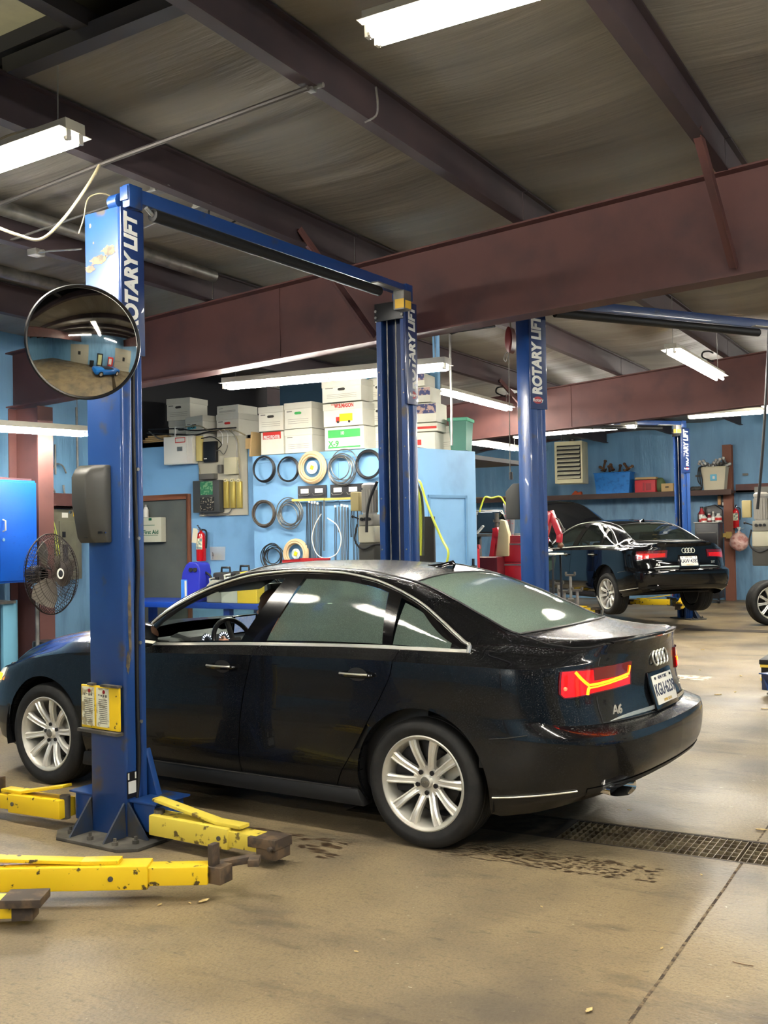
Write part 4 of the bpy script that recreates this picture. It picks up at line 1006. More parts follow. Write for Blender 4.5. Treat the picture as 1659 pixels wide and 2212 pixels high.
def make_car(name, label, loc, yaw, paint_m, wet=True, plate='KGU-6239', lit=True, hood_open=False, droop=0.0, window_down=True, grp=None, led=True, spin=.3):
    t = thing(name, label, 'car', loc, yaw, grp)
    Gs, Gr = (G_side, G_rear) if wet else (G_dry, G_dry)
    # ---------- side strip in panels: columns follow the door gaps
    def strip(edge0, edge1, n):
        rows = []
        for i_ in range(n + 1):
            u = i_ / n; col = []
            for v in VS:
                def edge_s(e):
                    q = sfun(e, .6)
                    zz = belt(q, v).z
                    return sfun(e, zz)
                s0 = edge_s(edge0); s1 = edge_s(edge1)
                col.append(belt(s0 + (s1 - s0) * u, v))
            rows.append(col)
        return rows
    def sfun(e, z):
        if isinstance(e, list): return sxc(gx(e, z))
        return e
    g = .0035 / ARC
    def off(e, d):
        if isinstance(e, list): return [(z, x + d) for z, x in e]
        return e
    sR = plan_s(y=.0); 
    # rear bumper seam: everything behind x=-.40 below z=.66 is bumper, above is quarter
    panel('rear_quarter', strip(0.0, off(GAPR, -.003), 84), paint_m, t, cut=True)
    panel('rear_door', strip(off(GAPR, .003), off(GAPB, -.003), 40), paint_m, t, cut=True)
    panel('front_door', strip(off(GAPB, .003), off(GAPF, -.003), 44), paint_m, t, cut=True)
    panel('front_fender', strip(off(GAPF, .003), 1.0, 84), paint_m, t, cut=True)
    # dark backing so that gaps and openings read dark
    rows = [[bn(s, v, -.022) for v in VS[::3] + [NR - 1.0]] for s in frange(.02, .98, 120)]
    panel('inner_shell', rows, M_sill, t, cut=True)
    # floor pan, sills
    mb = MB(); mb.bb((.42, -.86, .17), (2.5, .86, .24)); mb.bb((-.62, -.6, .27), (3.6, .6, .29)); mb.build('floor_pan', M_sill, t, bevel=.01)
    for s in (1, -1):
        mb = MB()
        mb.prism([(.36, .17), (2.56, .17), (2.54, .262), (.40, .262)], .80, .905, lambda a, b, d_: (a, s * d_, b)); mb.build('side_sill', M_sill, t, bevel=.018)
        mb = MB(); mb.tube([(x, s * .905, .262) for x in frange(.44, 2.5, 10)], .003, 6); mb.build('sill_highlight', M_disc, t) if wet else None  # thin grey tube paints the highlight along the near car's sill
        # wheel housings
        for cx_ in (0, 2.912):
            mb = MB(); rows = [[Vector((cx_ + .41 * math.cos(a), s * y, .335 + .41 * math.sin(a))) for y in (.55, .70, .895)] for a in frange(-.25, PI + .25, 30)]
            mb.grid(rows); c = [Vector((cx_ + .41 * math.cos(a), s * .55, .335 + .41 * math.sin(a))) for a in frange(-.25, PI + .25, 30)]; mb.add(c, [tuple(range(len(c)))])
            mb.build('wheel_housing', M_sill, t)
    # ---------- upper body
    def up_patch(x0, x1, nx, v0, v1, nv, d=0.0): return [[upn(x, v, d) if d else upper(x, v) for v in frange(v0, v1, nv)] for x in frange(x0, x1, nx)]
    def full(rows): return [r + [Vector((p.x, -p.y, p.z)) for p in reversed(r[:-1])] for r in rows]
    def roof_part(nm, x0, x1, nx, v0, mt, nv=16, d=0.0):
        mb = MB(); mb.grid(full(up_patch(x0, x1, nx, v0, 3, nv, d))); return mb.build(nm, mt, t, ang=40)
    roof_part('roof', .245, 1.44, 30, 2, paint_m, 24)
    # boot lid and deck: between the rear screen and the lip
    roof_part('boot_lid', X0T, -.425, 26, 0, paint_m, 36)
    if not hood_open: roof_part('bonnet', 2.285, X1T, 40, 0, paint_m, 36)
    roof_part('rear_screen', -.42, .24, 24, 2, Gr, 20)
    roof_part('windscreen', 1.445, 2.28, 24, 2, G_front, 20)
    # roof side rails and pillars between window opening and screens
    panel('roof_rail', up_patch(-.425, 2.285, 110, 1, 2, 8), paint_m, t)
    # shoulder of the rear quarter behind the side windows, and wing top at the windscreen base
    panel('rear_pillar', up_patch(-.425, -.245, 8, 0, 1, 6), paint_m, t)
    panel('wing_top', up_patch(2.115, 2.285, 8, 0, 1, 6), paint_m, t)
    # screen seals
    for x, v0 in ((-.422, 2), (.242, 2), (1.442, 2)):
        rr_ = full([[upn(x, v, .002) for v in frange(v0, 3, 16)]])[0]
        mb = MB(); mb.tube(rr_, .006, 6); mb.build('screen_seal', M_blackp, t)
    for s in (0, 1):
        pr = [[upn(x, 2.0, .002) for x in frange(-.425, 2.28, 60)]]; pr = mir(pr)[0] if s else pr[0]
        mb = MB(); mb.tube(pr, .006, 6); mb.build('roof_seam', M_blackp, t)
    if wet:
        mb = MB(); mb.grid(full([[upn(x, v, .003) for v in frange(2.0, 3, 16)] for x in (-.245, -.225)]))  # teal reflection band is real light; only the heater bus bar here
    # ---------- side windows
    def vD(x, z):  # v between rail and D at height z
        lo, hi = 0., 1.
        for _ in range(20):
            m_ = (lo + hi) / 2
            if upper(x, m_).z < z: lo = m_
            else: hi = m_
        return lo
    def wquad(xa0, xa1, xb0, xb1, n=14, nv=8, v0=.03, v1=.90, d=-.008):
        # window between two slanted edges: edge a from (xa0 bottom) to (xa1 top), edge b likewise
        rows = []
        for i_ in range(n + 1):
            u = i_ / n; r = []
            for j in range(nv + 1):
                v = v0 + (v1 - v0) * j / nv; q = j / nv
                x = (xa0 + (xa1 - xa0) * q) * (1 - u) + (xb0 + (xb1 - xb0) * q) * u
                r.append(upn(x, v, d))
            rows.append(r)
        return rows
    # rear door glass, quarter glass
    panel('rear_door_glass', wquad(.265, .335, 1.075, .915), Gs, t)
    def qglass():
        rows = []
        for i_ in range(15):
            u = i_ / 14; xb = -.165 + (.205 + .165) * u
            r = []
            for j in range(7):
                q = j / 6; v1 = .86; x = xb + (.225 - xb) * q * .12 * u
                r.append(upn(x, .06 + (v1 - .06) * q, -.006))
            rows.append(r)
        return rows
    panel('quarter_glass', qglass(), Gs, t)
    frs = wquad(1.285, 1.055, 2.06, 2.06)
    for m_ in (0, 1):
        if m_ == 0 and window_down: continue
        mb = MB(); mb.grid(frs if m_ == 0 else mir(frs)); mb.build('front_door_glass', G_front if wet else Gs, t)
    # black pillars: B pillar, rear door divider, frames
    panel('centre_pillar', wquad(1.075, .915, 1.27, 1.045, 6, 10, .0, 1.0, -.002), M_trimblk, t)
    panel('door_divider', wquad(.205, .245, .265, .335, 3, 8, 0, 1.0, -.002), M_trimblk, t)
    def framestrip(x0, x1, n, va, vb, d=-.003): return [[upn(x, v, d) for v in (va(x), (va(x) + vb(x)) / 2, vb(x))] for x in frange(x0, x1, n)]
    def vtop(x): return .90 if .1 < x < 1.75 else max(.30, .90 - .55 * max((.1 - x) / .3, (x - 1.75) / .36, 0))
    panel('window_frame', framestrip(-.235, 2.10, 60, vtop, lambda x: 1.0), M_trimblk, t)
    panel('window_sealing', framestrip(-.235, 2.10, 60, lambda x: 0.0, lambda x: .05), M_trimblk, t)
    panel('quarter_surround', framestrip(-.240, -.15, 8, lambda x: 0.0, lambda x: 1.0, -.004), M_trimblk, t)
    # door seam on the pillars
    # bright trim around the side windows
    for s in (0, 1):
        f = (lambda P: Vector((P.x, -P.y, P.z))) if s else (lambda P: P)
        top = [f(upn(x, 1.0, .004)) for x in frange(2.11, -.24, 90)]
        mb = MB(); mb.tube(top, .0075, 8); mb.build('window_trim', M_bright, t)
        bot = []
        rows = []
        for x in frange(-.262, 2.12, 60):
            P = upper(x, 0.0); rows.append([f(P + Vector((0, .006, -.016))), f(P + Vector((0, .010, -.006))), f(P + Vector((0, .004, .008))), f(P + Vector((0, -.01, .010)))])
        mb = MB(); mb.grid(rows); mb.tube([f(upper(-.245, 0) + Vector((-.012, .006, -.006))), f(upper(-.25, .5) + Vector((-.012, .004, .004))), f(upn(-.235, 1.0, .004))], .011, 8); mb.build('belt_trim', M_bright, t)
        # handles
        for hx in (1.33, .375):
            zc_ = .868 if hx > 1 else .876
            pts = [f(beltz(sxc(hx + dx), zc_) + Vector((0, o_, 0))) for dx, o_ in ((-.105, .0), (-.09, .028), (-.04, .038), (.04, .038), (.09, .030), (.105, .0))]
            mb = MB(); mb.tube(catmull(pts, 4), [.008 + .007 * math.sin(PI * i_ / 20) for i_ in range(21)], 10)
            hd = mb.build('door_handle', paint_m, t)
            mb = MB(); mb.tube([P + Vector((0, (.010 if not s else -.010), .006)) for P in catmull(pts[1:-1], 4)], .006, 8); mb.build('chrome_strip', M_bright, hd)
            mb = MB(); c = beltz(sxc(hx), zc_); rows = [[f(Vector((c.x + a * .062 * math.cos(w_), c.y + .002, c.z + a * .036 * math.sin(w_)))) for w_ in frange(0, 2 * PI, 24)] for a in (.05, 1)]
            mb.grid(rows); mb.build('handle_recess', M_black, hd)
        # mirror
        mbm = MB(); c = Vector((1.90, 1.02, 1.035))
        rows = []
        for i_ in range(9):
            u = i_ / 8; xx = c.x - .055 + .15 * u; kk = math.sin(PI * (0.22 + .70 * u)) ** .6 if u < 1 else .25
            rows.append([f(Vector((xx, c.y + .125 * kk * math.copysign(abs(math.cos(w_)) ** .6, math.cos(w_)), c.z + .078 * kk * math.copysign(abs(math.sin(w_)) ** .6, math.sin(w_))))) for w_ in frange(0, 2 * PI * 15 / 16, 15)])
        mbm.grid(rows, True); mbm.add(rows[0], [tuple(range(16))]); mbm.add(rows[-1], [tuple(range(16))])
        mm = mbm.build('door_mirror', M_trimblk, t)
        mb = MB(); rows = [[f(Vector((c.x - .058, c.y + .105 * a * math.cos(w_), c.z + .062 * a * math.sin(w_)))) for w_ in frange(0, 2 * PI, 20)] for a in (.02, 1)]; mb.grid(rows); mb.build('mirror_glass', MATS['mirror_glass'], mm)
        mb = MB(); mb.tube([f(Vector((1.95, .84, .99))), f(Vector((1.93, .92, 1.0)))], .022, 8); mb.build('mirror_arm', M_trimblk, mm)
        # sail panel at the foot of the windscreen pillar
        mb = MB(); rows = [[f(upn(x, v, .001)) for v in frange(0, 1.0, 4)] for x in frange(2.03, 2.115, 4)]; mb.grid(rows); mb.build('mirror_sail', M_trimblk, t)
    # ---------- tail lamps
    def lamp_patch(ss, top, bot, d, n=6):
        rows = []
        for s_ in ss:
            zt, zb_ = top(s_), bot(s_); v1, v0 = vz(s_, zt), vz(s_, zb_)
            rows.append([bn(s_, v0 + (v1 - v0) * j / n, d) for j in range(n + 1)])
        return rows
    s_in = plan_s(y=.385); s_out = plan_s(x=-.86)
    def kk(s_): return (s_ - s_in) / (s_out - s_in)
    ztop = lambda s_: .948 - .018 * kk(s_); zbot = lambda s_: lerpk([(0, .832), (.5, .818), (.93, .800), (1, .825)], kk(s_))
    bright_red = mat('tail_lamp_bright' if lit else 'tail_lamp_plain', (170, 8, 10), .12, coat=1, emit=((255, 6, 4), 0.15 if lit else .02))
    dark_red = mat('tail_lamp_dark' if lit else 'tail_lamp_deep', (74, 4, 8), .12, coat=1, emit=((255, 6, 6), .012 if lit else .008))
    amber = mat('led_bar_hot', (255, 120, 30), .3, emit=((255, 110, 8), 0.8))
    for s in (0, 1):
        f = (lambda R: mir(R)) if s else (lambda R: R)
        ss = frange(s_in, s_out, 34)
        mb = MB(); mb.grid(f(lamp_patch(ss, ztop, zbot, .010, 8)))
        # rim of the lamp
        for nm_, fn in (('t', ztop), ('b', zbot)): 
            rows = [[bn(s_, vz(s_, fn(s_)), .010), bn(s_, vz(s_, fn(s_)), -.004)] for s_ in ss]; mb.grid(f(rows))
        for s_ in (s_in, s_out):
            rows = [[bn(s_, vz(s_, zz), .010), bn(s_, vz(s_, zz), -.004)] for zz in frange(zbot(s_), ztop(s_), 5)]; mb.grid(f(rows))
        lamp = mb.build('tail_lamp', dark_red, t, ang=40)
        if lit:
            # brighter lower field and outer field
            zm = lambda s_: .868 + .022 * (1 - kk(s_)) if kk(s_) < .62 else .928
            mb = MB(); mb.grid(f(lamp_patch(frange(s_in + (s_out - s_in) * .03, s_out - (s_out - s_in) * .02, 40), zm, lambda s_: zbot(s_) + .006, .0125, 4))); mb.build('lit_lens', bright_red, lamp)
            # light bars: a long one with upturned inner end, a branch up and a branch down outside
            def bar(pts, w_, nm_='light_bar'):
                P = [bn(s_in + (s_out - s_in) * a, vz(s_in + (s_out - s_in) * a, z), .0145) for a, z in pts]
                rows = []
                for i_, p_ in enumerate(P):
                    tt = (P[min(i_ + 1, len(P) - 1)] - P[max(i_ - 1, 0)]).normalized(); nn_ = Vector((-.6, .7, .1)) if pts[i_][0] > .5 else Vector((-1, .2, .1)); up_ = tt.cross(nn_).normalized()
                    rows.append([p_ - up_ * w_ / 2, p_, p_ + up_ * w_ / 2])
                m_ = MB(); m_.grid(f(rows)); m_.build(nm_, amber, lamp)
            bar([(.045, .930), (.05, .905), (.062, .888)] , .012)
            bar([(.05, .890), (.2, .880), (.4, .868), (.56, .860), (.66, .858)], .012)
            bar([(.07, .876), (.2, .868), (.4, .856), (.56, .847), (.645, .844)], .008)
            bar([(.66, .856), (.71, .872), (.76, .892), (.80, .910), (.83, .924)], .015)
            bar([(.655, .850), (.672, .838), (.68, .822), (.682, .812)], .015)
            mb = MB(); P = bn(s_in + (s_out - s_in) * .93, vz(s_in + (s_out - s_in) * .93, .848), .014); P = Vector((P.x, -P.y, P.z)) if s else P; mb.sphere(P, .010, 10, 6); mb.build('marker_bulb', mat('marker_hot', (255, 90, 60), .3, emit=((255, 50, 30), 1.2)), lamp)
        else:
            mb = MB(); mb.grid(f(lamp_patch(frange(s_in + (s_out - s_in) * .06, s_out - (s_out - s_in) * .06, 30), lambda s_: .898, lambda s_: zbot(s_) + .012, .0125, 4))); mb.build('lamp_band', bright_red, lamp)
        # seam between boot lid lamp and body lamp
        sm = s_in + (s_out - s_in) * .55
        # head lamp
        s_hi = plan_s(x=3.42); s_hj = plan_s(y=.52, rear=False)
        hz = lambda s_: lerpk([(0, .745), (1, .675)], (s_ - s_hi) / (s_hj - s_hi)); hb = lambda s_: hz(s_) - lerpk([(0, .05), (.3, .12), (1, .12)], (s_ - s_hi) / (s_hj - s_hi))
        mb = MB(); mb.grid(f(lamp_patch(frange(s_hi, s_hj, 18), hz, hb, .006, 5))); hl = mb.build('head_lamp', mat('head_lamp_lens', (214, 214, 200), .1, coat=1, emit=((255, 250, 230), .10 if wet else 0.01)), t)
        mb = MB(); mb.grid(f(lamp_patch(frange(s_hi + .004, s_hi + .022, 4), lambda s_: .70, lambda s_: .655, .009, 3))); mb.build('amber_marker', mat('amber_lens', (240, 130, 20), .2, emit=((255, 150, 20), 0.7 if wet else .02)), hl)
    # ---------- boot lid details
    def onrear(y, z, d=.004):
        s_ = plan_s(y=max(abs(y), 0) if True else 0); v = vz(s_, z); P = bn(s_, v, d); return Vector((P.x, y if abs(y) < .25 else math.copysign(P.y, y), P.z))
    xr_ = lambda z: belt(0.0, vz(0.0, z)).x
    # shut line of the boot lid against the bumper and the quarters (dark lines)
    def seam(pts, r_=.004, nm='panel_seam', mt=M_black, both=True):
        for s in ((0, 1) if both else (0,)):
            pp = [Vector((p.x, -p.y, p.z)) if s else p for p in pts]
            m_ = MB(); m_.tube(pp, r_, 5); m_.build(nm, mt, t)
    S_ = lambda s_, z, d=.0005: bn(s_, vz(s_, z), d)
    s_lid = s_in + (s_out - s_in) * .55
    seam([S_(s_lid, z) for z in frange(.80, .672, 6)] + [S_(s_, .672) for s_ in frange(s_lid * .9, 0, 12)], .0035)
    seam([upn(x, v, .001) for x, v in [(-.425, 1.75), (-.5, 1.45), (-.6, 1.2), (-.72, .95), (-.80, .55), (-.86, .15)]], .0035)
    seam([S_(s_lid, z) for z in frange(.985, .945, 4)], .0035)
    # bumper to quarter seam
    seam([S_(s_, .662 - .06 * (kk2)) for s_, kk2 in [(s_out - .004, 0), (sxc(-.6), .5), (sxc(-.5), .8), (sxc(-.405), 1.0)]], .003)
    # bright strip at the lower edge of the boot lid
    for s in (0,):
        rows = []
        for y in frange(-.60, .60, 40):
            s_ = plan_s(y=abs(y)); w_ = .028 * (1 - (abs(y) / .60) ** 6) + .002
            P = bn(s_, vz(s_, .70), .006); yy = math.copysign(P.y, y)
            rows.append([Vector((P.x + .006, yy, .676)), Vector((P.x - .008, yy, .676 + w_ * .3)), Vector((P.x - .006, yy, .676 + w_))])
        m_ = MB(); m_.grid(rows); m_.build('boot_trim', M_bright, t)
    # spoiler lip
    rows = []
    for y in frange(-.58, .58, 40):
        s_ = plan_s(y=abs(y)); P = _rowpt(NR - 1, s_); yy = math.copysign(P.y, y); k = (1 - (abs(y) / .60) ** 4)
        rows.append([Vector((P.x + .05, yy, P.z + .002)), Vector((P.x + .01, yy, P.z + .006 + .006 * k)), Vector((P.x - .012 * k, yy, P.z + .006 + .004 * k)), Vector((P.x - .012 * k, yy, P.z)), Vector((P.x + .004, yy, P.z - .014))])
    m_ = MB(); m_.grid(rows); m_.build('boot_lip', paint_m, t)
    # plate and emblem
    xp = xr_(.77) - .012
    tilt = Vector((.26, 0, 1)).normalized()
    m_ = MB(); pc = Vector((xp + .004, 0, .77)); Mx = Matrix.Rotation(math.radians(-14), 3, 'Y').inverted()
    Mx = Matrix((Vector((-tilt.z, 0, tilt.x)), Vector((0, 1, 0)), tilt)).transposed()
    m_.box(pc, (.02, .36, .20), M=Mx); hold = m_.build('plate_holder', M_trimblk, t, bevel=.006)
    m_ = MB(); pc2 = pc + Vector((-tilt.z, 0, tilt.x)) * .013; m_.box(pc2, (.005, .305, .152), M=Mx); pl_ = m_.build('number_plate', mat('plate_white', (226, 224, 214), .4), t, bevel=.001)
    fr_ = Vector((-tilt.z, 0, tilt.x)) * .003
    text('plate_number', plate, .088, pc2 + fr_ - tilt * .004, (0, -1, 0), tilt, mat('plate_blue', (28, 34, 66), .5), pl_, bold=.012, sx=.80)
    text('plate_state', 'NEW YORK', .026, pc2 + fr_ + tilt * .058, (0, -1, 0), tilt, MATS['plate_blue'], pl_)
    text('plate_motto', 'EMPIRE STATE', .020, pc2 + fr_ - tilt * .062, (0, -1, 0), tilt, mat('plate_gold', (196, 160, 60), .5), pl_)
    for y in (-.1, .1):
        m_ = MB(); c = pc2 + fr_ + tilt * .06 + Vector((0, y * 1.2, 0)); m_.cyl(c, c + fr_ * 2, .007, 8); m_.build('plate_screw', M_blackp, pl_)
    for k in range(4):
        cy_ = (k - 1.5) * .052; m_ = MB(); x_ = xr_(.935) - .006
        m_.tube([(x_ + .20 * (.037 * math.sin(a)), cy_ + .037 * math.cos(a), .935 + .037 * math.sin(a)) for a in frange(0, 2 * PI * 23 / 24, 23)], .0055, 8, True); m_.build('emblem_ring', M_bright, t)
    def reartext(nm, s_, y, z, size, **k):
        P = bn(plan_s(y=abs(y)), vz(plan_s(y=abs(y)), z), .003); a = bn(plan_s(y=abs(y) + .05), vz(plan_s(y=abs(y) + .05), z), .003)
        d_ = Vector((a.x - P.x, (a.y - P.y), 0)); 
        if y > 0: d_ = -d_
        else: d_ = Vector((d_.x, -d_.y, 0))
        text(nm, s_, size, Vector((P.x, math.copysign(P.y, y), P.z)), d_, (0.05, 0, 1), M_bright, t, ext=.002, bold=.03, **k)
    reartext('model_badge', 'A6', .53, .722, .062)
    reartext('engine_badge', '3.0T', -.50, .745, .05)
    # exhausts, lower bumper insert, reflectors
    for s in (1, -1):
        rows = [[Vector(((-1.0 if s > 0 else -.90) + ins * .05 + .05 * abs(c_ - .5) * 0, s * (.62 + (.105 - ins * .012) * math.cos(a) * (1)), .365 + (.030 - ins * .006) * math.copysign(abs(math.sin(a)) ** .5, math.sin(a)))) + Vector((.16 * max(0, (math.cos(a))) * .35, 0, 0)) for a in frange(0, 2 * PI, 28)] for ins, c_ in ((0, .5), (.4, .5), (1.6, .5))]
        m_ = MB(); m_.grid(rows); m_.build('exhaust_tip', M_chrome, t)
        m_ = MB(); r_ = rows[2]; m_.add(r_[:-1], [tuple(range(len(r_) - 1))]); m_.build('exhaust_bore', M_black, t)
    rows = [[bn(s_, v, .004) for v in frange(.25, 1.35, 4)] for s_ in frange(0, plan_s(y=.80), 30)]
    for m2_ in (0, 1):
        m_ = MB(); m_.grid(mir(rows) if m2_ else rows); m_.build('rear_diffuser', M_sill, t)
    for m2_ in (0, 1):
        pts = [bn(s_, 1.35, .006) for s_ in frange(sxc(-.84), sxc(-.41), 30)]; pts = [Vector((p.x, -p.y, p.z)) for p in pts] if m2_ else pts
        m_ = MB(); m_.tube(pts, .0045, 6); m_.build('bumper_trim', M_bright, t)
    # roof aerial
    m_ = MB(); rows = []
    for i_ in range(9):
        u = i_ / 8; x = .30 + .17 * (1 - u); hgt = .008 + .058 * u ** 1.5 * (1 if u < .9 else .6); wd = .022 * math.sin(PI * (.12 + .8 * (1 - u)) ) + .006; zb_ = upper(x, 3).z - .004
        rows.append([Vector((x - .03 * (hgt / .06) * math.sin(a_), wd * math.cos(a_), zb_ + hgt * math.sin(a_))) for a_ in frange(0, PI, 8)])
    m_.grid(rows); m_.build('roof_aerial', M_trimblk, t)
    # ---------- cabin
    m_ = MB(); rows = full([[upn(x, v, -.03) for v in frange(1.25, 3, 8)] for x in frange(-.05, 1.50, 12)]); m_.grid(rows); m_.build('headliner', M_head, t)
    m_ = MB(); m_.bb((-.50, -.62, .93), (.0, .62, .98)); m_.build('parcel_shelf', M_int, t, bevel=.02)
    for s in (1, -1):
        m_ = MB(); m_.bb((.0, s * .70, .26), (2.2, s * .82, .93)); m_.bb((.0, s * .68, .85), (2.2, s * .82, .95)); m_.build('door_card', M_seat, t, bevel=.015)
    m_ = MB()
    m_.prism([(1.90, .55), (1.84, .80), (1.88, .92), (1.98, .975), (2.12, .98), (2.34, .95), (2.4, .6)], -.70, .70, lambda a, b, d_: (a, d_, b)); m_.prism([(1.86, .90), (1.90, .985), (2.02, 1.01), (2.12, .97)], .18, .58, lambda a, b, d_: (a, d_, b)); m_.prism([(1.10, .30), (1.10, .60), (1.68, .72), (1.7, .3)], -.14, .14, lambda a, b, d_: (a, d_, b))
    dash = m_.build('dashboard', mat('dash_grey', (50, 52, 52), .55), t, bevel=.02)
    # instrument cluster, screen, wheel
    for y in (.30, .46):
        m_ = MB(); m_.lathe([(.001, .001), (.055, 0)], 28, (1.865, y, .945), (-1, 0, .25)); dl = m_.build('dial', M_black, dash)
        m_ = MB()
        for k in range(13):
            a = -.7 + k * .38; c = Vector((1.859, y, .946)); u_ = Vector((.24, 0, .97)); e_ = Vector((0, 1, 0)); r0, r1 = .038, .050
            m_.beam(c + (u_ * math.sin(a) + e_ * math.cos(a)) * r0, c + (u_ * math.sin(a) + e_ * math.cos(a)) * r1, .004, .004)
        m_.build('dial_marks', mat('dial_glow', (230, 240, 255), .4, emit=((220, 235, 255), 0.6 if lit else .05)), dash)
    m_ = MB(); m_.box((1.95, 0.0, 1.02), (.015, .25, .13), M=Matrix.Rotation(-.15, 3, 'Y')); scn = m_.build('screen', M_trimblk, dash, bevel=.004)
    M_scr = mat('screen_glow', (120, 150, 200), .4, noise=(22, .42, .6), c2=(230, 225, 215), emit=((150, 170, 205), 00.07 if lit else .02))
    m_ = MB(); m_.box((1.9405, 0.0, 1.021), (.002, .21, .105), M=Matrix.Rotation(-.15, 3, 'Y')); m_.build('screen_image', M_scr, dash)
    ctr = Vector((1.70, .38, .915)); ax_ = Vector((-1, 0, .42)).normalized(); ux = Vector((0, 1, 0)); uy = ax_.cross(ux)
    m_ = MB(); m_.tube([ctr + (ux * math.cos(a) + uy * math.sin(a)) * .185 for a in frange(0, 2 * PI * 39 / 40, 39)], .0155, 10, True); sw_ = m_.build('steering_wheel', M_blackp, t)
    m_ = MB(); m_.box(ctr - ax_ * .01, (.05, .13, .11), M=Matrix((ax_, ux, uy)).transposed())
    for a in (0, PI, -PI / 2): m_.beam(ctr, ctr + (ux * math.cos(a) + uy * math.sin(a)) * .18, .035, .018)
    m_.cyl(ctr, ctr - ax_ * .2, .03, 10); m_.build('steering_hub', M_seat, sw_, bevel=.004)
    for y in (.38, -.38):
        seat = bpy.data.objects.new('front_seat', None); COL.objects.link(seat); seat.parent = t
        m_ = MB(); m_.box((1.22, y, .42), (.52, .52, .20), M=Matrix.Rotation(-.12, 3, 'Y')); m_.build('seat_cushion', M_seat, seat, bevel=.05, seg=3)
        m_ = MB(); m_.box((.90, y, .76), (.16, .52, .62), M=Matrix.Rotation(-.30, 3, 'Y')); m_.build('seat_back', M_seat, seat, bevel=.05, seg=3)
        m_ = MB(); m_.box((.79, y, 1.15), (.10, .27, .19), M=Matrix.Rotation(-.2, 3, 'Y')); m_.cyl((.81, y - .07, .98), (.79, y - .07, 1.1), .008); m_.cyl((.81, y + .07, .98), (.79, y + .07, 1.1), .008); m_.build('headrest', M_seat, seat, bevel=.03, seg=3)
    m_ = MB(); m_.box((.28, 0, .42), (.5, 1.28, .22)); m_.box((.02, 0, .72), (.16, 1.28, .60), M=Matrix.Rotation(-.35, 3, 'Y'))
    rs = m_.build('rear_seat', M_seat, t, bevel=.05, seg=3)
    for y in (.4, 0, -.4):
        m_ = MB(); m_.box((-.10, y, 1.05), (.08, .24, .14), M=Matrix.Rotation(-.3, 3, 'Y')); m_.build('headrest', M_seat, rs, bevel=.03)
    m_ = MB(); m_.box((1.62, .0, 1.27), (.035, .25, .075), M=Matrix.Rotation(.15, 3, 'Y')); m_.cyl((1.62, 0, 1.29), (1.68, 0, 1.345), .012); m_.build('rear_view_mirror', M_blackp, t, bevel=.012)
    for s in (1, -1):
        m_ = MB(); m_.box((1.60, s * .36, 1.315), (.17, .40, .018), M=Matrix.Rotation(.45, 3, 'Y')); m_.build('sun_visor', M_blackp, t, bevel=.006)
        for nm_, pts in (('pillar_lining', [upn(x, 1.5, -.03) for x in frange(1.45, 2.1, 8)]), ('pillar_lining', [upn(x, v, -.045) for x, v in ((1.19, .05), (1.12, .45), (1.03, .95))])):
            pp = [Vector((p.x, s * p.y, p.z)) for p in pts]; m_ = MB(); m_.tube(pp, .025, 6); m_.build(nm_, M_int, t)
    # ---------- wheels
    for x_, s in ((0, 1), (2.912, 1), (0, -1), (2.912, -1)):
        make_wheel(t, (x_, s * .785, .335 - droop), s, M_tyre, M_rimin, spin=spin + (.5 if x_ > 1 else 0))
        if droop: 
            m_ = MB(); m_.cyl((x_ + .0, s * .70, .34 - droop), (x_ + .1, s * .35, .36), .03, 8); m_.build('suspension_arm', M_dirt, t)
    if hood_open:
        hood = bpy.data.objects.new('bonnet', None); COL.objects.link(hood); hood.parent = t; hood.location = (2.30, 0, 1.0); hood.rotation_euler = (0, math.radians(-46), 0)
        rows = [[Vector((p.x - 2.30, p.y, p.z - 1.0)) for p in r] for r in full(up_patch(2.30, X1T, 36, .05, 3, 24))]
        m_ = MB(); m_.grid(rows); m_.build('outer_skin', paint_m, hood, ang=40)
        rows = [[p - Vector((0, 0, .035)) for p in r] for r in rows]; m_ = MB(); m_.grid(rows); m_.build('inner_lining', mat('bonnet_lining', (26, 26, 27), .8), hood, ang=40)
        m_ = MB(); m_.tube([(2.75, .55, .86), (2.90, .56, 1.38)], .01, 8); m_.build('gas_strut', M_galv, t)
        m_ = MB(); m_.bb((2.4, -.45, .45), (3.5, .45, .84)); m_.build('engine_cover', M_blackp, t, bevel=.04)
    return t
_sxc = {}
def sxc(x):
    k = round(x, 3)
    if k not in _sxc:
        lo, hi = 0.0, 1.0
        for _ in range(24):
            m_ = (lo + hi) / 2
            if plan(m_)[0] < k: lo = m_
            else: hi = m_
        _sxc[k] = lo
    return _sxc[k]
CAR1 = make_car('car', 'wet black sedan with lit tail lamps standing in the nearest lift bay', (-2.481, 5.70, 0), CYAW, M_paint_wet, True, 'KGU·6239', True, False, 0.0, True, 'black sedans')
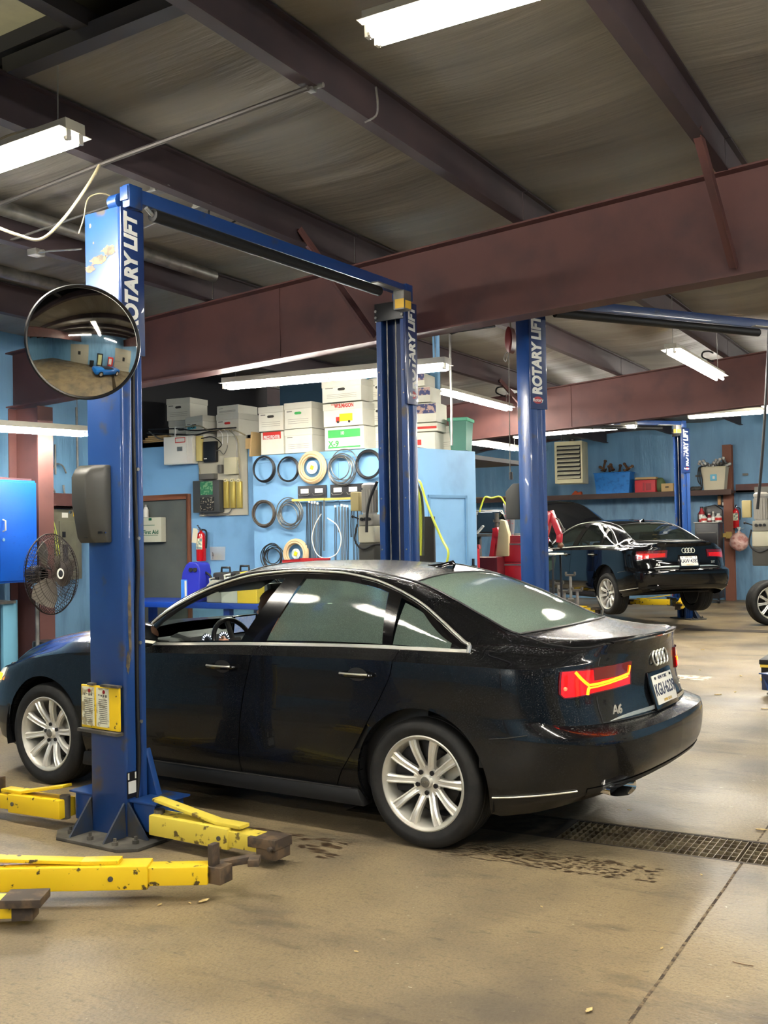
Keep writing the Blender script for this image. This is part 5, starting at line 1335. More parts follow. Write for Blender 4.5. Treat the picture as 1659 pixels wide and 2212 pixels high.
# ================================================================ DRIVER
def make_person():
    t = thing('person', 'person with short brown hair sitting at the wheel of the wet black sedan', 'person', (-2.481, 5.70, 0), CYAW)
    skin = mat('skin', (190, 140, 116), .5); cloth = mat('dark_jacket', (40, 44, 52), .8); hairm = mat('brown_hair', (62, 42, 30), .8, bump=(90, .6, .004))
    me = bpy.data.meshes.new('body'); V = [(1.10, .38, .50), (1.13, .38, .66), (1.18, .38, .82), (1.23, .38, .95), (1.29, .38, 1.02), (1.22, .56, .90), (1.38, .60, .76), (1.56, .53, .88), (1.22, .20, .90), (1.38, .17, .76), (1.56, .24, .88), (1.30, .47, .50), (1.52, .47, .56), (1.60, .47, .40), (1.30, .29, .50), (1.52, .29, .56), (1.60, .29, .40)]
    E_ = [(0, 1), (1, 2), (2, 3), (3, 4), (3, 5), (5, 6), (6, 7), (3, 8), (8, 9), (9, 10), (0, 11), (11, 12), (12, 13), (0, 14), (14, 15), (15, 16)]
    Rr = [.16, .14, .155, .09, .055, .062, .048, .036, .062, .048, .036, .085, .07, .055, .085, .07, .055]
    me.from_pydata(V, E_, []); o = bpy.data.objects.new('body', me); COL.objects.link(o)
    o.modifiers.new('s', 'SKIN'); 
    for i, r in enumerate(Rr): me.skin_vertices[0].data[i].radius = (r, r)
    me.skin_vertices[0].data[0].use_root = True
    o.modifiers.new('d', 'SUBSURF').levels = 2
    dg = bpy.context.evaluated_depsgraph_get(); m2 = bpy.data.meshes.new_from_object(o.evaluated_get(dg)); bpy.data.objects.remove(o)
    for p in m2.polygons: p.use_smooth = True
    m2.materials.clear(); m2.materials.append(cloth)
    o = bpy.data.objects.new('body', m2); COL.objects.link(o); o.parent = t
    # head with brow, nose, mouth and chin, facing the windscreen
    hc = Vector((1.385, .38, 1.155)); rows = []
    for i in range(25):
        ph_ = PI * i / 24; r = []
        for k in range(32):
            th = 2 * PI * k / 32; d = Vector((math.sin(ph_) * math.cos(th), math.sin(ph_) * math.sin(th), -math.cos(ph_)))
            x, y, z = d.x * .098, d.y * .074, d.z * .120
            f = max(0, d.x) ** 2 * math.exp(-(d.y / .28) ** 2)
            if d.z < -.1: x += .012 * f; y *= 1 - .28 * min(1, (-d.z - .1))
            x += .026 * f * math.exp(-((z + .012) / .022) ** 2) * math.exp(-(d.y / .12) ** 2)     # nose
            x -= .010 * math.exp(-((z - .022) / .014) ** 2) * max(0, d.x) ** 3 * (1 - math.exp(-(d.y / .16) ** 2)) # sockets
            x += .006 * math.exp(-((z + .052) / .010) ** 2) * max(0, d.x) ** 3                       # lips
            r.append(hc + Vector((x, y, z)))
        rows.append(r)
    mb = MB(); mb.grid(rows, True); mb.cyl(hc + Vector((-.09, 0, -.17)), hc + Vector((-.01, 0, -.06)), .055, 16); hd = mb.build('head', skin, t, ang=80)
    for s in (1, -1):
        mb = MB(); mb.sphere(hc + Vector((-.005, s * .074, -.005)), .02, 10, 8, (1, .45, 1.6)); mb.build('ear', skin, hd)
        mb = MB(); mb.sphere(hc + Vector((.083, s * .030, .02)), .010, 10, 8); mb.build('eye', mat('eye_dark', (30, 26, 24), .2), hd)
        # hands on the wheel rim
        base = Vector((1.635, .38 + s * .165, .945)); m_ = MB()
        m_.sphere(base, .036, 12, 8, (1.1, .7, 1.1))
        for q in range(4): m_.tube([base + Vector((.01, 0, .02 - q * .018)), base + Vector((.05, -s * .005, .03 - q * .018)), base + Vector((.065, -s * .02, .025 - q * .018)), base + Vector((.05, -s * .035, .022 - q * .018))], .008, 6)
        m_.tube([base + Vector((.0, 0, .03)), base + Vector((.03, -s * .02, .045)), base + Vector((.055, -s * .03, .04))], .009, 6); m_.build('hand', skin, t)
    rows = []
    for i in range(15):
        ph_ = PI * (.40 + .60 * i / 14); r = []
        for k in range(32):
            th = 2 * PI * k / 32; d = Vector((math.sin(ph_) * math.cos(th), math.sin(ph_) * math.sin(th), -math.cos(ph_)))
            q = 1.0 if (d.x < .35 or d.z > .55) else .90
            r.append(hc + Vector((d.x * .112 * q - .004, d.y * .088 * q, d.z * .134 * (1 if q == 1 else .95))))
        rows.append(r)
    mb = MB(); mb.grid(rows, True); mb.build('hair', hairm, t, ang=80)
    return t
make_person()

# ================================================================ SECOND CAR, LOOSE WHEEL
CAR2 = make_car('car', 'dry black sedan raised on the farthest lift with its bonnet open', CAR2_LOC - Vector((0, 0, .03)), CAR2_YAW, M_paint_dry, False, 'KAW·4382', False, True, 0.09, False, 'black sedans', spin=.1)
WP = AZ(1664, 1350, 0)
wt = thing('wheel', 'silver alloy wheel with tyre standing on the floor at the right edge', 'wheel', (WP.x, WP.y, .372))
wh = make_wheel(None, (0, 0, 0), 1, M_tyre, M_rimin, spin=.2, name='wheel_assembly')
for ch in children_of(wh): ch.parent = wt
bpy.data.objects.remove(wh); wt.scale = (1.115, 1.115, 1.115); wt.rotation_euler = (0, 0, math.radians(215))

def RY(u0, v0, u1, v1, Y):
    um = (u0 + u1) / 2; vm = (v0 + v1) / 2
    return AY(u0, vm, Y).x, AY(u1, vm, Y).x, AY(um, v1, Y).z, AY(um, v0, Y).z
def RX(u0, v0, u1, v1, X):
    um = (u0 + u1) / 2; vm = (v0 + v1) / 2
    return AX(u0, vm, X).y, AX(u1, vm, X).y, AX(um, v1, X).z, AX(um, v0, X).z

# ================================================================ LEFT WALL
M_cab = mat('cabinet_blue', (14, 92, 206), .35, noise=(30, .6, .8), c2=(10, 78, 186))
yl, yr, z0, z1 = RX(-40, 1036, 80, 1260, -8.12)
t = thing('wall_cabinet', 'bright blue two door metal cabinet hung on the left wall', 'cabinet', (-8.12, yr, z0))
w_ = 0.92; H_ = z1 - z0
mb = MB(); mb.bb((-.45, -w_, 0), (-.02, 0, H_)); mb.build('body', M_cab, t, bevel=.006)
for k in (0, 1):
    mb = MB(); a = -w_ + .01 + k * (w_ / 2); mb.bb((-.018, a, .02), (0, a + w_ / 2 - .014, H_ - .02)); dr = mb.build('door', M_cab, t, bevel=.004)
    yh = -w_ / 2 + (.045 if k else -.045); mb = MB(); mb.tube([(0, yh, H_ * .50), (.035, yh, H_ * .51), (.035, yh, H_ * .60), (0, yh, H_ * .61)], .008, 8); mb.build('handle', M_white, dr)
    if k: mb = MB(); mb.cyl((0, yh, H_ * .42), (.01, yh, H_ * .42), .016, 12); mb.build('lock', M_chrome, dr)
mb = MB(); mb.bb((-.42, -w_, 0), (-.05, -.02, .02)); mb.bb((-.42, -w_, 0), (-.40, -.02, .05)); o = tag(mb.build('metal_tray', M_steel, loc=(-8.12, yr, z1 + .002)), 'flat brown metal tray lying on the blue wall cabinet', 'tray')
M_panel = mat('breaker_grey', (98, 96, 80), .5, noise=(5, .5, .7), c2=(82, 80, 66))
ya, yb, z0, z1 = RX(112, 1100, 178, 1252, -8.86)
t = thing('breaker_panel', 'tall olive grey electrical panel on the left wall behind the fan', 'electrical panel', (-8.99, (ya + yb) / 2, z0))
W2 = abs(yb - ya) / 2; H2 = z1 - z0
mb = MB(); mb.bb((0, -W2, 0), (.12, W2, H2)); mb.build('enclosure', M_panel, t, bevel=.006)
mb = MB(); mb.bb((.12, -W2 * .5, H2 * .22), (.135, W2 * .55, H2 * .83)); dr = mb.build('door', M_panel, t, bevel=.004)
mb = MB(); mb.bb((.135, -W2 * .32, H2 * .24), (.145, -W2 * .02, H2 * .5)); mb.bb((.135, -W2 * .35, H2 * .60), (.142, -W2 * .15, H2 * .68)); mb.build('breaker_switches', M_blackp, dr)
mb = MB(); mb.bb((.12, W2 * .45, H2 * .90), (.122, W2 * .85, H2 * .97)); mb.build('yellow_label', mat('label_yellow', (226, 176, 40), .5), t)
mb = MB(); mb.bb((.12, -W2 * .3, H2 * .88), (.122, W2 * .1, H2 * .95)); mb.build('white_label', M_white, t)
Xc = -8.94
def vpipe(name, pts, r, mt, label, cat='conduit', sm=0): return pipe(name, pts, r, mt, label, cat, 8, sm)
vpipe('conduit', [AX(92, 770, Xc), AX(92, 1100, Xc)], .022, M_galv, 'thick vertical conduit beside the brown steel column')
vpipe('conduit', [AX(165, 880, Xc), AX(168, 1030, Xc), AX(166, 1050, Xc), AX(155, 1075, Xc), AX(154, 1100, Xc)], .013, M_galv, 'thin vertical conduit left of the near post, bent into the panel')
vpipe('conduit', [AX(119, 960, Xc), AX(120, 1025, Xc)], .011, M_galv, 'short vertical conduit end above the girt')
vpipe('conduit', [AX(96, 1000, Xc), AX(105, 1014, Xc), AX(114, 1012, Xc), AX(122, 1002, Xc), AX(135, 1006, Xc), AX(143, 1022, Xc)], .009, M_galv, 'flexible white conduit in a wave above the girt', sm=4)
vpipe('conduit', [AX(137, 1048, Xc), AX(140, 1068, Xc), AX(152, 1085, Xc), AX(153, 1100, Xc)], .012, M_galv, 'curved conduit between girt and breaker panel', sm=4)
vpipe('conduit', [AX(106, 1048, Xc), AX(118, 1062, Xc), AX(120, 1100, Xc)], .010, M_galv, 'left curved conduit entering the breaker panel', sm=4)
M_hoseyg = mat('green_hose', (150, 160, 60), .45); M_hoseg = mat('dark_hose', (60, 66, 58), .5)
for k in range(4):
    o_ = k * 3; vpipe('hanging_hose', [AX(84 + k * 4, 1200, -8.5), AX(86 + k * 3, 1150, -8.5), AX(92 + k * 2, 1112 + k * 3, -8.52), AX(100, 1102 + o_, -8.52), AX(110 - k, 1115 + o_, -8.52), AX(120 - k * 2, 1150, -8.5), AX(128 - k * 3, 1200, -8.5)], .013, M_hoseyg if k in (0, 2) else M_hoseg, 'air hose looped on a hook behind the fan, %s loop' % ['outermost yellow green', 'second, dark', 'third, yellow green', 'innermost dark'][k], 'hose', sm=5)
# pedestal fan
fc = AX(112, 1240, -7.55)
t = thing('pedestal_fan', 'dark wire pedestal fan beside the near blue lift post', 'fan', (fc.x, fc.y, 0))
M_wire = mat('fan_wire', (58, 50, 46), .5, .5); M_fanb = mat('fan_dark', (30, 30, 32), .45)
fn_ = Vector((.985, .17, .03)).normalized(); fx, fy, _ = basis(fn_); c = Vector((0, 0, fc.z))
Rf = .375
for dd, nm_, sg in ((.075, 'front_grille', 1), (-.075, 'rear_grille', -1)):
    mb = MB()
    for k in range(64):
        a = 2 * PI * k / 64 ; u_ = fx * math.cos(a) + fy * math.sin(a)
        mb.tube([c + fn_ * dd * 1.25 + u_ * .05, c + fn_ * dd * 1.15 + u_ * .2, c + fn_ * dd * .8 + u_ * .32, c + u_ * Rf], .0024, 4)
    for rr_, dk in ((.12, 1.22), (.2, 1.15), (.28, .95), (.34, .65), (Rf, 0)):
        mb.tube([c + fn_ * dd * dk + (fx * math.cos(a) + fy * math.sin(a)) * rr_ for a in frange(0, 2 * PI * 47 / 48, 47)], .0025 if rr_ < Rf else .006, 5, True)
    mb.build(nm_, M_wire, t)
mb = MB()
for k in range(3):
    a0 = 2 * PI * k / 3; rows = []
    for i in range(8):
        rr_ = .05 + .27 * i / 7; w2_ = .35 + .25 * math.sin(PI * i / 7)
        rows.append([c + (fx * math.cos(a0 + s_ * w2_) + fy * math.sin(a0 + s_ * w2_)) * rr_ + fn_ * (.045 * s_) for s_ in (-1, -.5, 0, .5, 1)])
    mb.grid(rows)
mb.build('fan_blades', mat('fan_blade', (88, 82, 72), .4, .5), t)
mb = MB(); mb.lathe([(.001, .1), (.05, .098), (.052, .088)], 28, c, fn_); hb_ = mb.build('hub_badge', M_white, t)
mb = MB(); mb.lathe([(.001, .1035), (.03, .1025), (.034, .099)], 20, c, fn_); mb.build('badge_centre', M_blackp, hb_)
mb = MB(); mb.lathe([(.001, -.27), (.06, -.265), (.085, -.22), (.085, -.12), (.05, -.08)], 28, c, fn_); mb.build('motor', M_fanb, t)
mb = MB(); pb = c - fn_ * .17; mb.cyl((pb.x, pb.y, .05), (pb.x, pb.y, fc.z - .1), .018, 12); mb.lathe([(.0, .06), (.05, .055), (.19, .02), (.20, 0), (.0, 0)], 32, (pb.x, pb.y, 0)); mb.build('pole', M_galv, t)
mb = MB(); mb.box((pb.x, pb.y, fc.z - .11), (.06, .05, .12)); mb.cyl((pb.x, pb.y - .06, fc.z - .12), (pb.x, pb.y + .06, fc.z - .12), .015, 10); mb.build('tilt_bracket', M_chrome, t)
P = AX(107, 1395, -7.98); mb = MB(); mb.lathe([(.0, 0), (.16, 0), (.16, .62), (.155, .64), (.0, .64)], 32, (P.x, P.y, 0)); mb.lathe([(.172, .2), (.178, .21), (.172, .22)], 32, (P.x, P.y, 0)); tag(mb.build('oil_drum', M_blackp), 'dark metal drum below the fan against the left wall', 'drum')
P0, P1 = AX(5, 1425, -8.6), AX(28, 1425, -8.6)
mb = MB(); mb.bb((-8.62, P0.y, 0), (-8.58, P1.y + .05, 1.02)); tag(mb.build('blue_board', mat('pale_blue_board', (122, 186, 216), .5), bevel=.004), 'pale blue board leaning at the lower left edge', 'board')
mb = MB(); mb.bb((-8.98, 6.3, .99), (-8.55, 7.45, 1.02)); tag(mb.build('wall_shelf', M_galv), 'narrow metal shelf under the blue wall cabinet', 'shelf')

# ================================================================ OFFICE WALL
Yo = OY
x0, x1, z0, z1 = RY(312, 1118, 357, 1171, Yo)
t = thing('first_aid_box', 'cream first aid box on the grey office door', 'first aid box', ((x0 + x1) / 2, Yo + .015, z0)); W2 = (x1 - x0) / 2; H2 = z1 - z0
mb = MB(); mb.bb((-W2, -.09, 0), (W2, 0, H2)); mb.build('case', mat('cream_case', (186, 186, 166), .5), t, bevel=.006)
M_green = mat('green_print', (20, 92, 64), .5)
text('lettering', 'First Aid', .07, (-.0, -.0905, H2 * .40), (1, 0, 0), (0, 0, 1), M_green, t, bold=.02, fit=W2 * 1.45)
mb = MB(); mb.bb((-W2 * .7, -.091, H2 * .27), (W2 * .7, -.0905, H2 * .29)); mb.bb((-W2 * .75, -.091, H2 * .68), (W2 * .4, -.0905, H2 * .70)); mb.bb((-.02, -.1, H2 * .88), (.02, -.09, H2 * .98)); mb.build('print', M_green, t)
x0, x1, z0b, z1b = RY(313, 1091, 325, 1118, Yo)
t = thing('spray_bottle', 'small white bottle standing on the first aid box', 'bottle', ((x0 + x1) / 2, Yo - .03, z0 + H2 if False else AY(318, 1118, Yo).z + .002))
mb = MB(); mb.lathe([(.0, 0), (.032, 0), (.034, .09), (.02, .12), (.014, .13)], 20); mb.build('bottle_body', M_white, t)
mb = MB(); mb.lathe([(.016, .13), (.016, .155), (.0, .156)], 16); mb.build('cap', M_galv, t)
x0, x1, z0, z1 = RY(368, 944, 430, 1004, Yo)
t = thing('electrical_box', 'white steel electrical box with red warning label on the blue wall', 'electrical box', ((x0 + x1) / 2, Yo, z0)); W2 = (x1 - x0) / 2; H2 = z1 - z0
mb = MB(); mb.bb((-W2, -.12, 0), (W2, 0, H2)); mb.build('case', M_white, t, bevel=.005)
mb = MB(); mb.bb((-W2 * .95, -.13, .01), (W2 * .65, -.12, H2 - .01)); dr = mb.build('door', mat('white_door', (216, 214, 204), .4), t, bevel=.003)
mb = MB(); mb.bb((.0, -.136, H2 * .46), (W2 * .35, -.13, H2 * .62)); mb.build('latch', M_galv, dr)
mb = MB(); mb.bb((-W2 * .15, -.132, H2 * .76), (W2 * .55, -.13, H2 * .95)); lb = mb.build('warning_label', mat('label_red', (190, 60, 52), .5), dr)
mb = MB(); mb.bb((-W2 * .11, -.1325, H2 * .79), (W2 * .51, -.132, H2 * .92)); mb.build('label_field', M_white, lb)
# telephone board
x0, x1, z0, z1 = RY(432, 944, 536, 1114, Yo)
Bx0, Bz0, BW, BH = x0, z0, x1 - x0, z1 - z0
t = thing('telephone_board', 'cream backboard crowded with network and telephone gear on the blue wall', 'equipment board', (x0, Yo, z0))
def Bp(u, v): P = AY(u, v, Yo); return P.x - Bx0, P.z - Bz0
mb = MB(); mb.bb((0, -.02, 0), (BW, 0, BH)); mb.build('board', mat('grey_cream_board', (172, 168, 150), .6), t)
def bpart(nm, u0, v0, u1, v1, d, mt, bev=.004, d0=.02):
    a = Bp(u0, v1); b = Bp(u1, v0); mb = MB(); mb.bb((a[0], -d0 - d, a[1]), (b[0], -d0, b[1])); return mb.build(nm, mt, t, bevel=bev)
M_brass = mat('brass', (196, 176, 92), .35, .6)
bpart('router', 447, 953, 474, 1000, .05, M_blackp, .012)
rl_ = bpart('router_lights', 449, 990, 455, 993, .054, M_white, 0)
bpart('beige_module', 493, 988, 519, 1026, .06, mat('beige_plastic', (186, 180, 148), .5), .008)
bpart('terminal_strip', 433, 942, 442, 997, .06, mat('yellow_plastic', (206, 190, 120), .5), .006)
bx_ = bpart('open_cabinet', 430, 1037, 486, 1108, .09, mat('grey_enclosure', (58, 60, 60), .5), .006)
bpart('open_cover', 441, 1023, 473, 1037, .08, M_grey, .006)
bpart('circuit_board', 446, 1040, 472, 1070, .094, mat('circuit_green', (40, 112, 76), .5, noise=(40, .5, .55), c2=(110, 150, 110)), 0)
bpart('relay_bank', 446, 1074, 475, 1104, .096, mat('relay_black', (26, 28, 28), .5, noise=(36, .55, .6), c2=(150, 140, 120)), 0)
for k in range(3):
    u = 489 + k * 14; bpart('binding_post', u, 1040, u + 9, 1098, .03, M_brass, .003)
    a = Bp(u + 3, 1038); mb = MB(); mb.lathe([(.008, 0), (.022, .0), (.022, .03), (.008, .03)], 18, (a[0], -.02, a[1]), (0, -1, 0)); mb.build('cable_eyelet', mat('cream_ring', (214, 206, 166), .5), t)
bpart('small_relay', 477, 1004, 485, 1022, .04, M_grey)
def bcable(nm, pts, r, mt, sm=5): mb = MB(); mb.tube(catmull([(Bp(u, v)[0], -d, Bp(u, v)[1]) for u, v, d in pts], sm), r, 6); return mb.build(nm, mt, t)
bcable('cable', [(442, 948, .06), (462, 944, .05), (478, 952, .05), (484, 962, .05), (474, 972, .05)], .006, M_black)
bcable('cable', [(474, 975, .06), (482, 974, .06), (490, 982, .06), (496, 970, .05), (497, 962, .05)], .005, M_grey)
bcable('cable', [(500, 930, .04), (518, 950, .04), (521, 985, .04), (521, 1035, .04)], .006, M_cable)
bcable('cable', [(505, 930, .05), (516, 952, .05), (518, 990, .05), (524, 1034, .04)], .005, M_galv)
bcable('cable', [(478, 930, .04), (485, 940, .04), (485, 960, .04)], .004, M_let)
bcable('cable', [(488, 928, .04), (496, 938, .04), (496, 958, .04)], .004, M_let)
bcable('cable', [(440, 1105, .07), (455, 1113, .06), (480, 1111, .06), (500, 1108, .05), (507, 1098, .05)], .007, M_grey)
bcable('cable', [(433, 1000, .04), (436, 1015, .04), (440, 1037, .04)], .005, M_cable)
for k, (pts, mt_, lab) in enumerate([([(320, 928), (380, 926), (420, 930), (470, 926), (510, 924)], M_black, 'black cable bundle along the top of the office wall, upper'), ([(318, 936), (370, 938), (420, 940), (445, 934), (480, 928)], M_black, 'black cable sagging under the top edge of the office wall, lower'), ([(322, 932), (345, 948), (368, 950)], M_grey, 'grey cable curving down to the white electrical box'), ([(400, 922), (430, 920), (455, 930), (500, 928), (530, 940)], M_cable, 'cream cable bundle above the telephone board')]):
    pipe('wall_cable', [AY(u, v, Yo - .03) for u, v in pts], .009, mt_, lab, 'cable', 6, 5)
pipe('wall_conduit', [AY(379, 922, Yo - .03), AY(379, 944, Yo - .03)], .012, M_let, 'short white conduit into the white electrical box')

def extinguisher(P, H, label, face=(0, -1, 0), mount=True):
    t = thing('fire_extinguisher', label, 'fire extinguisher', P, group=None); r = H * .135
    f = Vector(face)
    mb = MB(); mb.lathe([(.0, 0), (r * .9, 0), (r, .02 * H), (r, .66 * H), (r * .8, .75 * H), (r * .3, .80 * H), (r * .28, .84 * H)], 28); mb.build('cylinder', mat('extinguisher_red', (196, 20, 26), .25, coat=.5), t)
    mb = MB(); mb.lathe([(r * .35, .84 * H), (r * .35, .88 * H), (.0, .88 * H)], 16); mb.beam((0, 0, .87 * H), f * r * 1.6 + Vector((r * .5, 0, .97 * H)), .02, .012); mb.beam((0, 0, .87 * H), f * r * 1.5 + Vector((r * .5, 0, .88 * H)), .02, .010); mb.build('valve_handle', M_chrome, t)
    mb = MB(); s_ = Vector((-f.y, f.x, 0)); mb.tube(catmull([Vector((0, 0, .86 * H)) + s_ * .01, s_ * r * 1.3 + Vector((0, 0, .82 * H)), s_ * r * 1.4 + Vector((0, 0, .6 * H)), s_ * r * 1.25 + Vector((0, 0, .35 * H))], 5), .010, 8); mb.build('discharge_hose', M_black, t)
    rows = [[(math.cos(a) * (r + .002), math.sin(a) * (r + .002), z * H) for a in frange(math.atan2(f.y, f.x) - .9, math.atan2(f.y, f.x) + .9, 10)] for z in (.32, .62)]
    mb = MB(); mb.grid(rows); mb.build('instruction_label', mat('label_cream', (222, 220, 190), .5, noise=(22, .5, .56), c2=(120, 140, 130)), t)
    return t
P = AY(435, 1212, Yo - .1)
ex = extinguisher(P, .43, 'fire extinguisher on the blue wall between grey door and parts bag')
mb = MB(); mb.box((-.03, -.075, .30), (.075, .003, .17), M=Matrix.Rotation(.15, 3, 'Y')); mb.build('inspection_tag', mat('tag_paper', (224, 216, 186), .6), ex)
x0, x1, z0, z1 = RY(453, 1181, 487, 1210, Yo - .02)
t = thing('parts_bag', 'clear plastic bag of small metal parts hung on the blue wall', 'bag', ((x0 + x1) / 2, Yo - .015, z0))
mb = MB(); rows = [[((x1 - x0) / 2 * (q * 2 - 1) * (1 - .1 * (1 - zz)), -.022 * math.sin(PI * q) * (1 - zz * .7) - .002, (z1 - z0) * zz) for q in frange(0, 1, 10)] for zz in frange(0, 1, 8)]; mb.grid(rows); mb.build('bag_film', mat('clear_film', (210, 208, 200), .2, alpha=.45), t)
for k in range(16):
    mb = MB(); cx_ = random.uniform(-.07, .07); cz_ = random.uniform(.015, .09); mb.box((cx_, -.01, cz_), (.012, .008, .03), M=Matrix.Rotation(random.uniform(-1.5, 1.5), 3, 'Y')); mb.build('metal_part', M_galv if k % 3 else M_brass, t)
# workbench beyond the car with jugs and a service unit
BZ = .93
P0 = AZ(372, 1318, BZ); P1 = AZ(600, 1318, BZ)
bx0, bx1 = -8.55, -5.3; by0, by1 = 8.75, 9.45
t = thing('workbench', 'long blue steel workbench behind the wet black sedan', 'workbench', (0, 0, 0))
M_bench = mat('bench_blue', (20, 62, 160), .4)
mb = MB(); mb.bb((bx0, by0, BZ - .06), (bx1, by1, BZ)); mb.build('bench_top', M_bench, t, bevel=.006)
for x in (bx0 + .1, (bx0 + bx1) / 2, bx1 - .1):
    mb = MB(); mb.bb((x - .04, by0 + .05, 0), (x + .04, by0 + .12, BZ - .06)); mb.build('leg', M_bench, t)
    mb = MB(); mb.bb((x - .04, by1 - .12, 0), (x + .04, by1 - .05, BZ - .06)); mb.build('leg', M_bench, t)
def jug(P, s, mt, label, cap=M_blackp):
    t = thing('jug', label, 'jug', P)
    mb = MB(); mb.prism([(-.10, 0), (.10, 0), (.10, .16), (.06, .22), (.03, .24), (-.03, .24), (-.10, .18)], -.06, .06, lambda a, b, d_: (a * s, d_ * s, b * s)); mb.build('jug_body', mt, t, bevel=.012 * s, seg=3)
    mb = MB(); mb.tube([(-.09 * s, 0, .18 * s), (-.10 * s, 0, .25 * s), (-.03 * s, 0, .26 * s)], .010 * s, 8); mb.build('handle', mt, t)
    mb = MB(); mb.cyl((.0, 0, .235 * s), (.0, 0, .27 * s), .022 * s, 14); mb.build('cap', cap, t)
jug(Vector((AY(545, 1318, 8.85).x, 8.83, BZ)), 1.25, mat('yellow_jug', (222, 190, 30), .4), 'yellow fluid jug on the blue workbench, seen through the open car window')
jug(Vector((AY(505, 1318, 8.84).x, 8.84, BZ)), 1.15, mat('clear_jug', (196, 200, 190), .35), 'white fluid jug on the workbench left of the yellow one')
jug(Vector((AY(470, 1318, 8.86).x, 8.86, BZ)), 1.0, mat('grey_jug', (150, 150, 140), .4), 'small grey jug on the workbench, leftmost of the three')
P = AY(423, 1290, 8.95)
t = thing('service_unit', 'blue portable service unit standing on the workbench by the grey door', 'machine', (P.x, 8.95, BZ))
mb = MB(); rows = [[(k * hw + off_, d_, z) for k, d_ in ((-1, -.10), (1, -.10), (1, .10), (-1, .10))] for z, hw, off_ in ((0, .13, 0), (.18, .13, .0), (.32, .125, .02), (.40, .09, .035), (.43, .05, .04))]; mb.grid(rows, True); mb.add(rows[-1], [(0, 1, 2, 3)]); mb.add(rows[0], [(3, 2, 1, 0)]); mb.build('case', mat('royal_blue_plastic', (44, 52, 170), .35), t, bevel=.02, seg=3)
mb = MB(); mb.bb((-.115, -.108, .02), (-.03, -.10, .24)); mb.build('light_blue_panel', mat('sky_plastic', (60, 130, 220), .4), t, bevel=.004)
mb = MB(); mb.bb((-.06, -.112, .05), (-.035, -.104, .23)); mb.build('white_strip', M_white, t)
mb = MB()
for x in (-.0, .06): mb.lathe([(.0, .0), (.028, 0), (.028, -.006)], 18, (x + .02, -.105, .35), (0, -1, .3))
mb.build('gauge', M_blackp, t)
mb = MB(); mb.tube(catmull([(.1, 0, .33), (.2, 0, .28), (.26, 0, .15), (.22, 0, .02)], 6), .012, 8); mb.build('hose', M_black, t)
P = AY(485, 1262, 9.0)
for (u, lab, s_) in ((482, 'black carry case with handle on the workbench right of the blue unit', 1.0), (523, 'second black case with a raised handle on the workbench', 1.05)):
    P = AY(u, 1260, 9.1); t = thing('carry_case', lab, 'case', (P.x, 9.15, BZ))
    mb = MB(); mb.bb((-.11, -.1, 0), (.11, .1, .31 * s_)); mb.build('case_body', mat('charcoal_plastic', (52, 52, 50), .45), t, bevel=.03, seg=3)
    mb = MB(); mb.tube([(-.06, 0, .31 * s_), (-.055, 0, .36 * s_), (.055, 0, .36 * s_), (.06, 0, .31 * s_)], .012, 8); mb.build('handle', M_blackp, t)

# ================================================================ STORAGE BLOCK: coils, racks, belts
Ys = 9.48
def coil(u, v, r_px, mt, label, turns=5, spread=.10, rr=.008, flat=False, jit=.3, cat='coil', stretch=1.06):
    P = AY(u, v, Ys - .03); R_ = r_px / 2272.63 * (P.dot(Vector((CF.x, CF.y, 0)))); 
    t = thing('cable_coil', label, cat, P, group=None); rnd = random.Random(u * 7 + v)
    for k in range(turns):
        q = k / max(turns - 1, 1); R1 = R_ * (1 - spread * q) ; ox, oz = rnd.uniform(-1, 1) * jit * .02, rnd.uniform(-1, 1) * jit * .02
        mb = MB(); mb.tube([(math.cos(a) * R1 * 1.08 + ox, -.012 * (k % 3) - .004, math.sin(a) * R1 * stretch + oz) for a in frange(0, 2 * PI * 39 / 40, 39)], rr, 6, True); mb.build('loop', mt, t)
    return t
M_tan = mat('tan_hose', (206, 178, 140), .5); M_wireb = mat('black_wire', (34, 34, 36), .4); M_wireg = mat('grey_wire', (110, 112, 110), .35, .4); M_wbrn = mat('brown_strap', (78, 70, 62), .5)
M_lab = mat('yellow_tag', (230, 220, 40), .5)
coil(571, 1013, 26, M_wireb, 'thin black wire coil on the storage wall, top row leftmost', 3, .05)
coil(624, 1014, 25, M_wireb, 'thin black wire coil on the storage wall, top row second', 3, .05)
c3_ = coil(675, 1010, 32, M_tan, 'tan hose coil with yellow tag, top row between black coils', 7, .30, .012, jit=.05)
c4_ = coil(740, 1010, 33, M_wireg, 'loose grey cable coil, top row fourth', 6, .25, .006, jit=1.6)
coil(797, 1004, 29, M_wireb, 'black cable coil beside the middle lift post, top row', 4, .10, .009, jit=.4)
coil(572, 1110, 27, M_wbrn, 'thick brown strap coil, second row leftmost', 6, .12, .008, jit=.4)
coil(628, 1110, 29, M_wireg, 'tangled grey wire coil, second row right of the strap coil', 7, .22, .0055, jit=1.6)
coil(590, 1202, 26, M_wireb, 'tangled dark wire coil above the red tray, bottom row', 7, .3, .0055, jit=1.8)
c9_ = coil(640, 1196, 29, M_tan, 'tan hose coil with yellow tag, bottom row above the red tray', 7, .28, .011, jit=.08)
for t_, s_ in ((c3_, 1), (c9_, .8)):
    mb = MB(); mb.cyl((0, -.006, 0), (0, -.008, 0), .07 * s_, 24); fl = mb.build('clear_wrap', mat('clear_wrap', (170, 186, 190), .25, noise=(20, .45, .6), c2=(210, 216, 216)), t_)
    mb = MB(); mb.box((0, -.014, .0), (.04, .003, .045), M=Matrix.Rotation(.4, 3, 'Y')); mb.build('tag', M_lab, t_)
